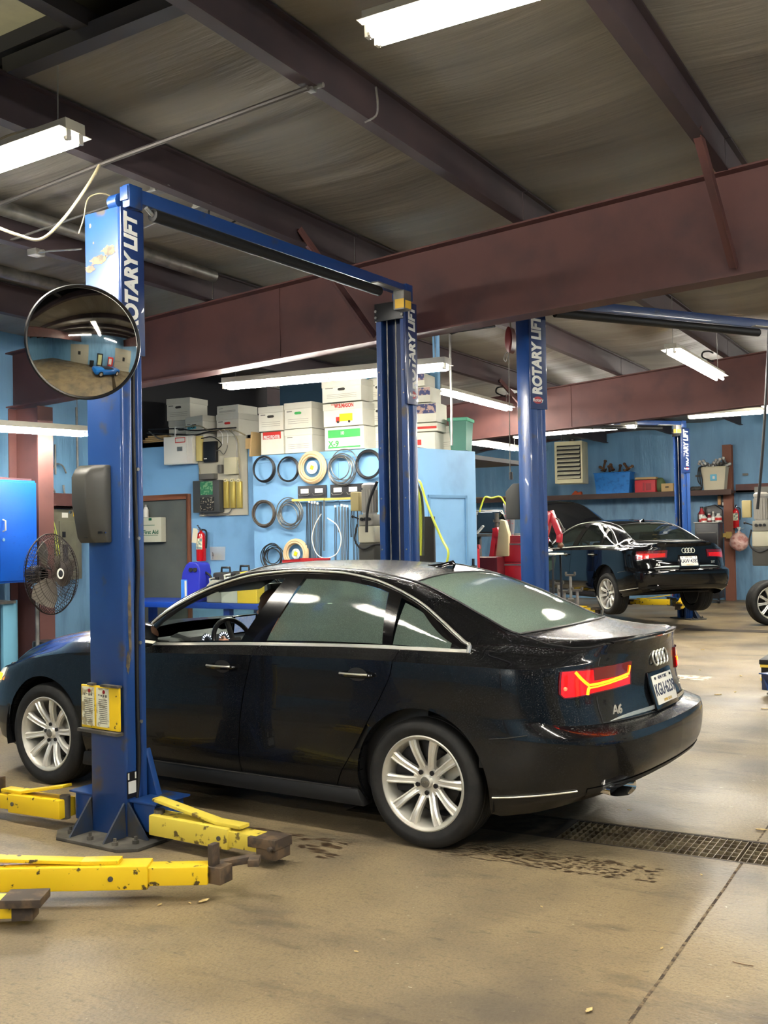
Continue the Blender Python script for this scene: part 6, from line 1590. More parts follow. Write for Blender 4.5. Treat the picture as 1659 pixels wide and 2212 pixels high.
for k, (u0, u1, v0, v1, lab) in enumerate([(645, 706, 1049, 1076, 'black hanging rack strip, left one, under the tan coil'), (715, 815, 1045, 1073, 'black hanging rack strip, right one, beside the lift post')]):
    x0, x1, z0, z1 = RY(u0, v0, u1, v1, Ys); t = thing('hanging_rack', lab, 'rack', ((x0 + x1) / 2, Ys, z0)); W2 = (x1 - x0) / 2; H2 = z1 - z0
    mb = MB(); mb.bb((-W2, -.015, 0), (W2, 0, H2)); mb.build('rack_board', M_blackp, t)
    mb = MB(); mb.bb((-W2 - .05, -.06, -.03), (W2, -.03, -.005)); mb.build('rail', M_brass, t)
    for q in range(2 if k == 0 else 3):
        x_ = -W2 + (q + .5) * 2 * W2 / (2 if k == 0 else 3); mb = MB(); mb.bb((x_ - .05, -.02, H2 * .4), (x_ + .05, -.015, H2 * .75)); mb.build('white_label', M_let, t)
        mb = MB(); mb.tube([(x_ - .07, -.03, H2 * .35), (x_ - .05, -.04, H2 * .2), (x_ + .05, -.04, H2 * .2), (x_ + .07, -.03, H2 * .35)], .004, 6); mb.build('hook', M_galv, t)
M_belt = mat('grey_belt', (96, 98, 98), .5, .2); M_beltd = mat('dark_belt', (36, 38, 42), .5)
spec = [(662, 1086, 1214, 0), (668, 1086, 1208, 0), (674, 1088, 1214, 1), (680, 1088, 1210, 1), (686, 1090, 1214, 1), (692, 1084, 1206, 0), (699, 1080, 1190, 1), (724, 1096, 1214, 0), (731, 1094, 1150, 1), (738, 1094, 1214, 1), (744, 1095, 1214, 1), (750, 1096, 1214, 0), (758, 1078, 1160, 0), (764, 1078, 1214, 0), (771, 1078, 1214, 0), (778, 1078, 1204, 0), (784, 1078, 1150, 0)]
for k, (u, v0, v1, g) in enumerate(spec):
    a = AY(u, v0, Ys - .045); b = AY(u, v1, Ys - .035)
    mb = MB(); mb.tube([a, a.lerp(b, .3) + Vector((.004 * (-1) ** k, 0, 0)), a.lerp(b, .7) + Vector((-.005, 0, 0)), b, b + Vector((.012, 0, 0)), a.lerp(b, .5) + Vector((.014, 0, 0)), a + Vector((.012, 0, 0))], .0045, 5)
    where = ['left end of the left rack', 'second on the left rack', 'third on the left rack', 'middle of the left rack', 'fifth on the left rack', 'sixth on the left rack', 'right end of the left rack', 'left end of the right rack', 'short one by the left end of the right rack', 'third on the right rack', 'fourth on the right rack', 'fifth on the right rack', 'short dark one in the middle of the right rack', 'dark one right of the rack middle', 'dark one third from the lift post', 'dark one second from the lift post', 'short dark one next to the lift post'][k]
    tag(mb.build('hanging_cable', M_belt if g else M_beltd), 'long hanging control cable, ' + where, 'cable', 'control cables on the racks')
    if k in (1, 2, 3, 4, 7, 9, 10, 11):
        mb = MB(); mb.box(a + Vector((.006, -.008, .012)), (.022, .014, .025)); tag(mb.build('cable_end', M_let, bevel=.003), 'white end fitting on top of a hanging cable, ' + where, 'fitting', 'white cable ends')
pipe('hanging_hose', [AY(694, 1110, Ys - .05), AY(680, 1135, Ys - .05), AY(674, 1165, Ys - .05), AY(684, 1196, Ys - .05), AY(704, 1206, Ys - .05), AY(728, 1195, Ys - .05), AY(737, 1165, Ys - .05), AY(728, 1135, Ys - .05), AY(707, 1119, Ys - .05)], .006, M_let, 'white hose hanging in a wide loop over the left rack cables', 'hose', 6, 5)
P = AY(662, 1225, 9.1)
t = thing('red_tray', 'open red sheet metal tray on the workbench edge above the car roof', 'tray', (P.x, 9.1, P.z - .03), math.radians(-4))
mb = MB(); mb.bb((-.20, -.15, 0), (.20, .15, .006)); mb.bb((-.20, -.15, 0), (.20, -.144, .10)); mb.bb((-.20, .144, 0), (.20, .15, .12)); mb.bb((-.20, -.15, 0), (-.194, .15, .11)); mb.bb((.194, -.15, 0), (.20, .15, .11)); mb.build('tray', mat('tray_red', (150, 28, 34), .45), t)
mb = MB(); zz = P.z - .03; mb.bb((P.x - .5, 8.9, zz - .04), (P.x + .6, 9.4, zz - .002)); 
for x in (P.x - .45, P.x + .55): mb.bb((x - .03, 8.95, BZ + .002), (x + .03, 9.35, zz - .04))
tag(mb.build('tool_stand', M_grey, bevel=.005), 'grey stand carrying the red tray behind the car roof', 'stand')
P = AY(566, 1224, 9.0); mb = MB(); mb.box((P.x, 9.05, zz + .015), (.09, .06, .034)); tag(mb.build('orange_block', mat('orange_plastic', (222, 84, 40), .5), bevel=.006), 'small orange block beside the red tray', 'block')

# lift motor beside the middle post
def power_unit(P, rz, label, s=1.0):
    t = thing('power_unit', label, 'hydraulic power unit', P, rz)
    mb = MB(); mb.cyl((0, 0, .52 * s), (0, 0, .80 * s), .075 * s, 24)
    for k in range(18): a = 2 * PI * k / 18; mb.beam((math.cos(a) * .078 * s, math.sin(a) * .078 * s, .54 * s), (math.cos(a) * .078 * s, math.sin(a) * .078 * s, .78 * s), .006 * s, .02 * s)
    mb.lathe([(.085 * s, .80 * s), (.085 * s, .83 * s), (.06 * s, .85 * s), (.0, .855 * s)], 24); mb.build('motor', mat('motor_grey', (152, 148, 138), .45, .3), t)
    mb = MB(); mb.bb((-.09 * s, -.09 * s, .40 * s), (.09 * s, .09 * s, .52 * s))
    pb_ = mb.build('pump_block', mat('cast_grey', (140, 136, 124), .5), t, bevel=.012)
    mb = MB()
    for x in (-.045, .0, .045): mb.cyl((x * s, -.092 * s, .47 * s), (x * s, -.11 * s, .47 * s), .018 * s, 12)
    mb.build('port', M_blackp, pb_)
    mb = MB(); mb.bb((-.10 * s, -.09 * s, .22 * s), (.10 * s, .09 * s, .40 * s)); mb.build('tank_upper', mat('cream_tank', (186, 182, 160), .45), t, bevel=.02, seg=3)
    mb = MB(); mb.bb((-.10 * s, -.09 * s, .0), (.10 * s, .09 * s, .22 * s)); mb.build('tank_lower', mat('dark_tank', (70, 68, 62), .45), t, bevel=.02, seg=3)
    mb = MB(); mb.bb((-.21 * s, -.05 * s, .56 * s), (-.11 * s, .03 * s, .76 * s)); mb.build('switch_box', mat('tan_box', (176, 162, 112), .5), t, bevel=.008)
    mb = MB(); mb.tube([(-.09 * s, -.05 * s, .47 * s), (-.17 * s, -.06 * s, .50 * s)], .008 * s, 6); mb.sphere((-.18 * s, -.06 * s, .50 * s), .016 * s, 10, 8); mb.build('lever', M_blackp, t)
    mb = MB(); mb.tube(catmull([(-.1 * s, -.1 * s, .42 * s), (-.12 * s, -.12 * s, .25 * s), (-.02 * s, -.13 * s, .16 * s), (.1 * s, -.11 * s, .2 * s), (.16 * s, -.02 * s, .2 * s)], 6), .010 * s, 8); mb.build('hose', M_black, t)
    return t
P = AY(806, 1218, 7.45); power_unit((P.x - .02, 7.45, P.z), 0, 'grey lift motor and tank beside the middle blue post', .78)
pipe('hanging_hose', [AY(815, 1040, 7.3), AY(800, 1075, 7.3), AY(793, 1110, 7.3), AY(792, 1150, 7.3)], .012, M_black, 'black hose running from the middle post down to its motor', 'hose', 8, 5)
mb = MB(); mb.bb((AY(901, 1100, 7.9).x, 7.9, 0.0), (AY(937, 1150, 7.9).x, 7.93, AY(915, 1116, 7.9).z)); tag(mb.build('slate_board', mat('dark_slate_board', (44, 42, 40), .6), bevel=.004), 'dark flat panel right of the middle blue post', 'panel')
mb = MB(); mb.bb((AY(891, 1100, 7.6).x, 7.5, .3), (AY(900, 1150, 7.6).x, 7.53, AY(896, 1143, 7.6).z)); tag(mb.build('red_strip', mat('faded_red', (150, 84, 78), .5)), 'faded red strip at the right side of the middle post', 'strip')
M_hy = mat('lime_hose', (196, 206, 70), .4)
for k in range(4): pipe('air_hose', [AY(899 + k * 5, 1200, 7.8), AY(900 + k * 5, 1120, 7.8), AY(900 + k * 3.5, 1070, 7.8), AY(898 + k, 1038 + k * 2, 7.8)], .010, M_hy if k != 3 else M_hoseg, ['lime air hose strand nearest the middle post', 'second lime air hose strand', 'third lime air hose strand', 'dark hose strand beside the lime ones'][k], 'hose', 8, 5)
pipe('air_hose', [AY(898, 1036, 7.8), AY(908, 1042, 7.75), AY(918, 1075, 7.7), AY(935, 1120, 7.6), AY(955, 1165, 7.5), AY(968, 1190, 7.4), AY(966, 1212, 7.4), AY(962, 1228, 7.4)], .010, M_hy, 'lime air hose hanging in an arc down behind the car roof', 'hose', 8, 5)

# ---------------------------------------------------------------- boxes stored on the roofs of the office and storage block
M_card = mat('white_carton', (214, 212, 198), .7, noise=(3, .5, .8), c2=(200, 196, 178)); M_cardd = mat('carton_lid', (204, 202, 188), .7); M_kraft = mat('kraft_board', (190, 160, 110), .7)
M_slot = mat('hand_hole', (52, 50, 46), .8); M_grn = mat('carton_green', (60, 160, 80), .6); M_crd = mat('carton_red', (196, 44, 36), .6)
M_prt = mat('carton_print', (120, 118, 110), .7)
def carton(P, w, d, hgt, rz, label, lid=True, hole=M_slot, mt=None, group='stored cartons', lines=True, rot=None):
    t = thing('storage_box', label, 'box', P, rz, group, rot=rot)
    mb = MB(); mb.bb((-w / 2, -d / 2, 0), (w / 2, d / 2, hgt)); mb.build('carton_body', mt or M_card, t, bevel=.003, seg=1)
    if lid:
        mb = MB(); mb.bb((-w / 2 - .005, -d / 2 - .005, hgt - .065), (w / 2 + .005, d / 2 + .005, hgt + .006)); mb.build('lid', M_cardd, t, bevel=.003, seg=1)
    if hole:
        mb = MB(); c = [(math.cos(a) * .018 + math.copysign(.026, math.cos(a)), math.sin(a) * .014) for a in frange(0, 2 * PI * 23 / 24, 23)]
        mb.prism(c, -d / 2 - .0065, -d / 2 - .001, lambda a, b, d_: (a, d_, hgt * .60 + b)); mb.build('hand_hole', hole, t)
    if lines:
        mb = MB()
        for q in range(3): mb.bb((-w * .38, -d / 2 - .0012, hgt * (.2 + .08 * q)), (w * .38, -d / 2, hgt * (.2 + .08 * q) + .003))
        mb.bb((-w * .42, -d / 2 - .0012, hgt * .66), (-w * .22, -d / 2, hgt * .70)); mb.build('print', M_prt, t)
    return t
def at_top(u, v, Y, z): P = AY(u, v, Y); return Vector((P.x, Y, z))
Z1, Z2 = 2.53, 2.81
sc_ = lambda px, Y, u: px / 2272.63 * (AY(u, 900, Y)).dot(Vector((CF.x, CF.y, 0))) / 0.87
# left group, standing on the office roof
b = carton(at_top(408, 900, 10.3, Z2), .36, .36, .27, .15, 'shaded carton at the far left of the stored boxes, bottom of two')
b = carton(at_top(404, 850, 10.3, Z2 + .28), .36, .36, .27, .05, 'shaded carton at the far left of the stored boxes, top of two')
b = carton(at_top(447, 900, 10.0, Z2 - .0), .34, .38, .26, -.25, 'white carton with a blue lettered tape, left of the red handled one', hole=M_slot)
mb = MB(); mb.bb((-.13, -.194, .115), (.04, -.191, .165)); tp = mb.build('blue_tape', mat('tape_blue', (90, 190, 210), .6), b)
text('tape_lettering', 'ST-UR', .05, (-.045, -.195, .14), (1, 0, 0), (0, 0, 1), mat('ink_dark', (24, 40, 50), .6), b, bold=.03, fit=.14)
b = carton(at_top(514, 900, 10.05, Z2), .34, .38, .26, -.05, 'white carton with a red hand hole under the light end', hole=M_crd)
carton(at_top(512, 850, 10.1, Z2 + .275), .33, .36, .10, -.05, 'flat carton lid lying on the red handled carton', lid=False, hole=None)
# storage block row, front at y = 9.75
def row(u0, u1, ztop_, zbot_, n, label, rz=0.0, Y=9.72, **k):
    x0 = AY(u0, 900, Y - .19).x; x1 = AY(u1, 900, Y - .19).x; return carton(Vector(((x0 + x1) / 2, Y, zbot_)), x1 - x0 - .01, .38, ztop_ - zbot_ - .008, rz, label, **k)
hb = .262
b = row(562, 612, Z1 + hb * .98, Z1, 1, 'white carton lettered in red, second from the left on the storage block', lid=False, hole=None, lines=False)
mb = MB(); mb.bb((-.12, -.195, .17), (.12, -.191, .25)); mb.build('red_band', M_crd, b); text('carton_lettering', 'PRICE FIGHTER', .055, (0, -.196, .19), (1, 0, 0), (0, 0, 1), M_let, b, bold=.03, fit=.22)
b = row(558, 612, Z1 + hb * 2.05, Z1 + hb, 1, 'white carton with an oval hand hole standing on the red lettered one')
row(614, 674, Z1 + hb, Z1, 1, 'white carton below the green handled one', hole=None)
row(614, 674, Z1 + 2 * hb + .03, Z1 + hb + .005, 1, 'white carton with a green hand hole under the long light', hole=M_grn)
b = row(700, 786, Z1 + .25, Z1, 1, 'white and green paper carton at the bottom of the corner stack', lid=False, hole=None, lines=False, Y=9.70)
mb = MB(); mb.bb((-.2, -.195, .13), (.2, -.191, .215)); mb.build('green_band', M_grn, b); text('carton_lettering', 'X-9', .085, (-.13, -.196, .065), (1, 0, 0), (0, 0, 1), M_grn, b, bold=.03)
text('carton_number', '10', .05, (-.02, -.197, .175), (1, 0, 0), (0, 0, 1), M_let, b, bold=.02)
mb = MB(); mb.bb((-.2, -.195, .02), (.2, -.191, .035)); mb.build('green_line', M_grn, b)
b = row(698, 784, Z1 + .50, Z1 + .252, 1, 'white carton with red lettering and a yellow truck in the corner stack', lid=True, hole=None, lines=False, Y=9.70)
text('carton_lettering', 'W.B.MASON', .06, (.02, -.198, .215), (1, .0, .0), (-.1, 0, 1), M_crd, b, bold=.03, fit=.24)
text('carton_words', 'Who But', .028, (-.09, -.198, .233), (1, 0, 0), (0, 0, 1), M_crd, b)
mb = MB(); mb.bb((-.04, -.194, .05), (.12, -.191, .13)); tk = mb.build('truck_print', mat('truck_yellow', (240, 200, 20), .6), b)
mb = MB(); mb.bb((-.085, -.194, .045), (-.04, -.191, .10)); mb.build('truck_cab', M_crd, b)
mb = MB(); mb.cyl((-.06, -.1955, .045), (-.06, -.191, .045), .014, 14); mb.cyl((.08, -.1955, .045), (.08, -.191, .045), .014, 14); mb.build('truck_wheels', M_slot, b)
row(696, 782, Z1 + .745, Z1 + .512, 1, 'plain white carton on top of the corner stack behind the long light', Y=9.70)
row(798, 842, Z1 + .25, Z1, 1, 'white carton partly hidden by the middle lift post, bottom', Y=9.95, hole=None); row(798, 842, Z1 + .52, Z1 + .262, 1, 'white carton partly hidden by the middle lift post, middle', Y=9.95); row(798, 842, Z1 + .77, Z1 + .53, 1, 'white carton partly hidden by the middle lift post, top', Y=9.95)
M_flag = mat('patriotic_print', (60, 66, 110), .6, noise=(26, .48, .56), c2=(180, 150, 140))
for k, (u0, u1, zz0, zz1, lab, mt_) in enumerate([(894, 934, 0, .20, 'white carton with a red corner, bottom of the stack right of the post', M_card), (892, 940, .205, .30, 'carton with a red stripe, second in the stack right of the post', M_card), (896, 938, .305, .52, 'star printed carton, third in the stack right of the post', M_card), (894, 926, .525, .70, 'star printed carton, fourth in the stack right of the post', M_card), (894, 914, .705, .85, 'small printed carton topping the stack right of the post', M_card)]):
    Yk = 10.35; x0 = AY(u0, 900, Yk - .17).x; x1 = AY(u1, 900, Yk - .17).x
    b = carton(Vector(((x0 + x1) / 2, Yk, Z1 + zz0)), x1 - x0, .34, zz1 - zz0 - .006, .12, lab, lid=False, hole=None, lines=False)
    hh = zz1 - zz0 - .006; ww = (x1 - x0) / 2
    mb = MB()
    if k in (2, 3, 4): mb.bb((-ww * .95, -.173, hh * .45), (ww * .95, -.1705, hh * .95)); mb.build('star_band', M_flag, b)
    else: mb.bb((-ww * .9, -.173, hh * .3), (-ww * .4 if k == 0 else ww * .9, -.1705, hh * .6)); mb.build('red_print', M_crd, b)
carton(Vector((AY(955, 900, 10.4).x, 10.62, Z1)), .18, .30, .27, .1, 'white carton between the printed stack and the green bin', lid=True, hole=None)
P = AY(987, 900, 10.5)
t = thing('storage_bin', 'green plastic bin at the right end of the stored boxes', 'bin', (P.x, 10.6, Z1), .2)
mb = MB(); mb.grid([[(-.10 * k, -.16 * k, z), (.10 * k, -.16 * k, z), (.10 * k, .16 * k, z), (-.10 * k, .16 * k, z)] for z, k in ((0, .85), (.33, 1.0))], True); mb.add([(-.085, -.136, 0), (.085, -.136, 0), (.085, .136, 0), (-.085, .136, 0)], [(3, 2, 1, 0)]); mb.build('bin_body', mat('bin_green', (44, 110, 92), .5), t)
mb = MB(); mb.bb((-.115, -.175, .32), (.115, .175, .36)); mb.build('lid', mat('bin_lid_green', (70, 150, 120), .5), t, bevel=.01)
mb = MB(); P = AY(555, 955, 9.8); mb.box((P.x + .06, 9.75, Z1 + .14), (.02, .3, .28), M=Matrix.Rotation(.12, 3, 'Y')); tag(mb.build('wood_board', M_kraft), 'yellowish board leaning at the left end of the storage block boxes', 'board')
mb = MB(); mb.box((AY(549, 938, 9.8).x, 9.75, Z1 + .16), (.09, .12, .12)); tag(mb.build('wood_block', M_kraft, bevel=.004), 'small wood block left of the red lettered carton', 'block')
for k in range(4):
    mb = MB(); P = AY(330, 915, 9.95); mb.box((P.x + .02 * k, 10.0, Z2 + .015 + k * .022), (.42 - .05 * k, .10, .018), .05 * k); tag(mb.build('plank', M_kraft), 'short plank in the pile over the first aid door, %s' % ['lowest', 'second', 'third', 'topmost'][k], 'plank', 'short planks')
mb = MB(); 
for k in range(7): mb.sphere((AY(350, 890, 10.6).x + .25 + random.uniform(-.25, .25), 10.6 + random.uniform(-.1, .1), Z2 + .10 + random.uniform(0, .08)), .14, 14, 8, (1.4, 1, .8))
tag(mb.build('dark_filler', mat('filler_black', (26, 28, 36), .7), ang=80), 'dark mass standing in for the dark space left of the stored boxes', 'filler', kind='stuff')  # dark blobs put in for the shade behind the boxes
pipe('conduit', [AY(972, 722, 8.8), AY(973, 800, 8.8), AY(975, 860, 8.8), AY(976, 962, 8.8)], .012, M_galv, 'thin vertical pipe right of the long light'); pipe('conduit', [AY(1070, 705, 8.9), AY(990, 716, 8.85), AY(972, 722, 8.8)], .010, M_blackp, 'dark conduit running toward the second lift top')
mb = MB(); mb.bb((AY(935, 780, 10.6).x, 10.6, 2.53), (AY(945, 780, 10.6).x, 10.66, 4.0)); tag(mb.build('blue_post', M_blue_wall), 'slim pale blue post behind the stored boxes', 'post')
# ================================================================ FLOOR GRATE
t = thing('drain_grate', 'steel floor grate over the trench behind the wet black sedan', 'grate', (0, 0, 0))
M_grate = mat('grate_steel', (128, 116, 92), .5, .5, noise=(9, .45, .65), c2=(84, 72, 54)); M_gfr = mat('grate_frame', (56, 48, 40), .7)
def grate(x0, x1):
    mb = MB(); n = int((x1 - x0) / .034)
    for k in range(n + 1): X = x0 + (x1 - x0) * k / n; mb.bb((X - .0022, T0 + .02, -.028), (X + .0022, T1 - .02, -.002))
    for k in range(6): Y = T0 + .03 + (T1 - T0 - .06) * k / 5; mb.bb((x0, Y - .003, -.026), (x1, Y + .003, -.0035))
    mb.build('grate_panel', M_grate, t, smooth=False)
grate(-2.0, -1.09); grate(-1.07, 0.0); grate(.02, 1.1); grate(1.12, 2.2)
for y in (T0 + .01, T1 - .01): mb = MB(); mb.bb((-3.3, y - .009, -.03), (XW1, y + .009, -.001)); mb.build('frame_rail', M_gfr, t)
mb = MB(); mb.bb((-2.06, T0, -.03), (-2.01, T1, .0)); mb.build('cross_bar', M_gfr, t)
mb = MB(); mb.bb((-3.3, T0 + .02, -.03), (-2.06, T1 - .02, -.004))
mb.build('cover_plate', mat('dirty_cover_plate', (88, 76, 58), .8, noise=(14, .4, .6), c2=(60, 50, 38)), t)
mb = MB(); mb.bb((-4.26, 17.0, .0005), (XW1, 17.36, .004)); n = 0
tag(mb.build('drain_grate', M_gfr), 'far floor drain strip near the raised black sedan', 'grate')
t_ = bpy.data.objects[-1] if False else None
# tyre tracks of wet dirt and stains on the concrete: thin uneven films with a shape of their own
M_wet = mat('wet_dirt', (62, 48, 34), .35, noise=(24, .45, .6), c2=(92, 76, 56)); 
def track(x0, x1, y0, y1, seed, label, n=260, sz=.035, m=M_wet):
    rnd = random.Random(seed); mb = MB()
    for _ in range(n):
        x, y = rnd.uniform(x0, x1), rnd.uniform(y0, y1); a = rnd.uniform(-.5, .5); r = rnd.uniform(.25, 1) * sz; k = rnd.randint(5, 8)
        mb.add([(x + r * math.cos(a + 2 * PI * i / k) * rnd.uniform(.6, 1.5), y + r * .4 * math.sin(a + 2 * PI * i / k) * rnd.uniform(.5, 1.4), .0011 + _ * 2e-6) for i in range(k)], [tuple(range(k))])
    o = mb.build('floor_stain', m, fixn=True, smooth=False)
    return tag(o, label, 'stain', kind='stuff')
track(-2.5, -1.35, 4.78, 5.04, 1, 'wet tyre track of dirt beside the floor grate', 420, .020)
track(-3.6, -2.9, 4.45, 4.75, 2, 'dark wet stain under the rear door of the near sedan', 60, .05)
M_pale = mat('pale_scuff', (186, 180, 160), .8)
track(-2.3, -.2, 2.8, 4.4, 4, 'tiny pale specks scattered over the front of the floor', 60, .008, M_pale)
track(-2.0, .0, 6.2, 12.0, 5, 'tiny pale specks scattered over the floor by the far right', 70, .014, M_pale)
mb = MB(); P = AZ(1470, 1462, .002); Q = AZ(1532, 1466, .002); d_ = (Q - P)
rows = [[P + d_ * q + Vector((0, w_ * (.16 + .05 * mnoise.noise((q * 6, w_, 0))), 0)) for w_ in (-1, 0, 1)] for q in frange(-.35, 1, 14)]
mb.grid(rows); tag(mb.build('paint_patch', mat('old_white_paint', (196, 192, 178), .7, noise=(12, .48, .56), c2=(140, 126, 104))), 'worn white paint mark on the floor right of the near sedan', 'paint mark')
# leaves and chips
M_leaf = mat('dry_leaf', (196, 172, 120), .8); rnd = random.Random(11)
lf = [(441, 1949, .03, 'pale curled chip lying in front of the foreground lift arm'), (345, 1957, .016, 'small flat flake left of the pale curled chip'), (410, 1953, .012, 'tiny flake between the flat flake and the curled chip'), (1273, 2186, .022, 'pale chip at the bottom edge of the photo'), (1430, 2051, .012, 'small chip left of the floor joint'), (1496, 1503, .03, 'dry leaf right of the near sedan bumper'), (1551, 1502, .035, 'long pale leaf on the floor right of the bumper'), (1588, 1496, .028, 'dry leaf with a dark edge, third from the bumper'), (1600, 1461, .03, 'dry leaf near the striped box'), (1512, 1448, .02, 'small leaf just past the worn white mark'), (1652, 1533, .03, 'leaf at the right edge of the photo'), (1518, 1404, .03, 'leaf on the floor beyond the right tail lamp'), (1645, 1795, .03, 'chip at the right edge above the grate'), (1170, 1961, .010, 'tiny chip in the middle of the front floor'), (1515, 1892, .012, 'tiny chip just below the grate'), (770, 2058, .01, 'tiny pale flake at the front centre'), (1606, 2083, .03, 'thin brown twig by the right edge'), (1360, 1562 + 190, .014, 'flake on the floor beyond the grate')]
for u, v, s_, lab in lf:
    P = AZ(u, v, .0); mb = MB(); a0 = rnd.uniform(0, 3); rows = []
    for i in range(7):
        q = i / 6; w2 = .45 * math.sin(PI * (q * .9 + .05)) * (1 + .25 * math.sin(q * 14)); rows.append([Vector((s_ * (q - .5) * 2, s_ * w2 * k, .004 + s_ * .35 * (k * k) * .5 + s_ * .2 * (q - .5) ** 2)) for k in (-1, -.5, 0, .5, 1)])
    if 'twig' in lab: rows = [[Vector((s_ * (q - .5) * 2.5, s_ * .06 * k + .3 * s_ * math.sin(q * 2), .004)) for k in (-1, 0, 1)] for q in frange(0, 1, 6)]
    mb.grid(rows); o = tag(mb.build('dry_leaf', M_leaf if 'twig' not in lab else M_rust, loc=P), lab, 'debris', 'leaves and chips on the floor'); o.rotation_euler = (0, 0, a0)
    o.modifiers.new('thick', 'SOLIDIFY').thickness = .0015

# ================================================================ FAR WALL
YF = 24.6
mb = MB(); mb.bb((XW0, YF - .72, 2.40), (AY(1594, 1050, YF).x, YF - .28, 2.46)); mb.bb((XW0, YF - .74, 2.36), (AY(1594, 1050, YF).x, YF - .71, 2.48))
tag(mb.build('wall_shelf', mat('dark_brown_shelf', (74, 52, 44), .6), bevel=.004), 'long dark shelf along the far blue wall above the raised car', 'shelf')
mb = MB(); mb.bb((XW0, YF - .5, 2.485), (AY(1108, 1050, YF).x, YF - .2, 2.515)); tag(mb.build('plank', mat('pale_timber', (170, 140, 110), .6)), 'long pale timber lying at the left end of the far shelf', 'plank')
mb = MB(); x0 = AY(1594, 1050, YF).x; mb.bb((x0, YF - .25, 2.42), (XW1, YF - .05, 2.46)); mb.bb((x0, YF - .25, 2.42), (XW1, YF - .23, 2.60)); tag(mb.build('wall_girt', M_steel), 'red brown girt on the far wall right of the brown column', 'girt', 'wall girts')
xc = AY(1573, 1100, YF - .25).x
mb = MB(); mb.bb((xc - .10, YF - .26, 0), (xc + .10, YF - .248, 3.5)); mb.bb((xc - .10, YF - .09, 0), (xc + .10, YF - .078, 3.5)); mb.bb((xc - .006, YF - .25, 0), (xc + .006, YF - .08, 3.5))
tag(mb.build('steel_column', mat('orange_brown_steel', (128, 80, 62), .6), smooth=False), 'brown steel column against the far blue wall', 'column', 'wall columns')
# unit heater
hx0, hx1, hz0, hz1 = RY(1199, 953, 1257, 1044, 22.6)
xl_ = AY(1181, 1000, 23.1).x
t = thing('unit_heater', 'cream unit heater with open louvres hanging by the far wall', 'heater', ((hx0 + hx1) / 2, 22.6, hz0), .12)
W2 = (hx1 - hx0) / 2; H2 = hz1 - hz0
mb = MB(); mb.bb((-W2 - .0, 0, 0), (W2, .62, H2))
mb.build('casing', M_cream, t, bevel=.01)
mb = MB(); mb.bb((-W2 * .82, -.004, H2 * .10), (W2 * .88, .002, H2 * .90)); mb.build('dark_opening', M_black, t)
for k in range(8):
    z = H2 * (.14 + .70 * k / 7); mb = MB(); mb.box((W2 * .03, -.05, z), (W2 * 1.62, .10, .012), M=Matrix.Rotation(.5, 3, 'X')); mb.build('louvre', mat('louvre_cream', (226, 222, 196), .4), t)
for x in (-W2 * .7, W2 * .7):
    mb = MB(); mb.cyl((x, .3, H2), (x, .3, H2 + 1.0), .008, 6); mb.build('hanger_rod', M_galv, t)
pipe('vent_pipe', [Vector(((hx0 + hx1) / 2 - .1, 23.22, hz1 - .1)), Vector(((hx0 + hx1) / 2 - .5, 24.3, hz1 + .1)), Vector(((hx0 + hx1) / 2 - .5, 24.3, hz1 + .5))], .07, M_galv, 'grey flue pipe behind the unit heater', 'pipe', 12)

def tub(P, wx, wy, hgt, mt, label, rz=0.0, taper=.86, cat='bin', nm='storage_bin'):
    t = thing(nm, label, cat, P, rz); th = .012
    mb = MB(); o_ = [(z, k) for z, k in ((0, taper), (hgt, 1.0))]
    mb.grid([[(-wx / 2 * k, -wy / 2 * k, z), (wx / 2 * k, -wy / 2 * k, z), (wx / 2 * k, wy / 2 * k, z), (-wx / 2 * k, wy / 2 * k, z)] for z, k in ((0, taper), (hgt, 1.0), (hgt, .94), (.03, taper * .94))], True)
    k = taper; mb.add([(-wx / 2 * k, -wy / 2 * k, 0), (wx / 2 * k, -wy / 2 * k, 0), (wx / 2 * k, wy / 2 * k, 0), (-wx / 2 * k, wy / 2 * k, 0)], [(3, 2, 1, 0)])
    k = taper * .94; mb.add([(-wx / 2 * k, -wy / 2 * k, .03), (wx / 2 * k, -wy / 2 * k, .03), (wx / 2 * k, wy / 2 * k, .03), (-wx / 2 * k, wy / 2 * k, .03)], [(0, 1, 2, 3)])
    mb.build('tub', mt, t)
    mb = MB(); mb.tube([(-wx / 2 * 1.02, -wy / 2 * 1.02, hgt), (wx / 2 * 1.02, -wy / 2 * 1.02, hgt), (wx / 2 * 1.02, wy / 2 * 1.02, hgt), (-wx / 2 * 1.02, wy / 2 * 1.02, hgt)], .014, 6, True); mb.build('rim', mt, t)
    return t
SH = 2.465
def onshelf(u, Y=YF - .48, z=SH): P = AY(u, 1040, Y); return Vector((P.x, Y, z))
def span(u0, u1, Y=YF - .3): return AY(u1, 1040, Y).x - AY(u0, 1040, Y).x
P = onshelf(1327); tb = tub(P, span(1289, 1366), .36, .50, mat('bin_blue', (40, 130, 214), .45, noise=(14, .5, .7), c2=(30, 108, 190)), 'blue plastic bin of rusty parts on the far shelf', .0, .90)
P = onshelf(1545); tb2 = tub(P, span(1520, 1573), .36, .52, mat('bin_beige', (196, 188, 162), .5), 'pale beige tub heaped with metal fittings on the far shelf', 0, .80)
mb = MB(); mb.bb((-.07, -.178, .22), (.07, -.168, .36)); mb.build('blue_logo_patch', mat('patch_blue', (90, 170, 200), .5), tb2)
mb = MB(); mb.bb((-.02, -.18, .26), (.03, -.177, .32)); mb.build('patch_mark', M_let, tb2)
P = onshelf(1397); t = thing('tool_crate', 'red plastic crate under cables and wood on the far shelf', 'crate', P)
w2 = span(1376, 1420) / 2; mb = MB(); mb.bb((-w2, -.16, 0), (w2, .16, .30)); mb.build('crate_body', mat('crate_red', (196, 44, 54), .45), t, bevel=.012)
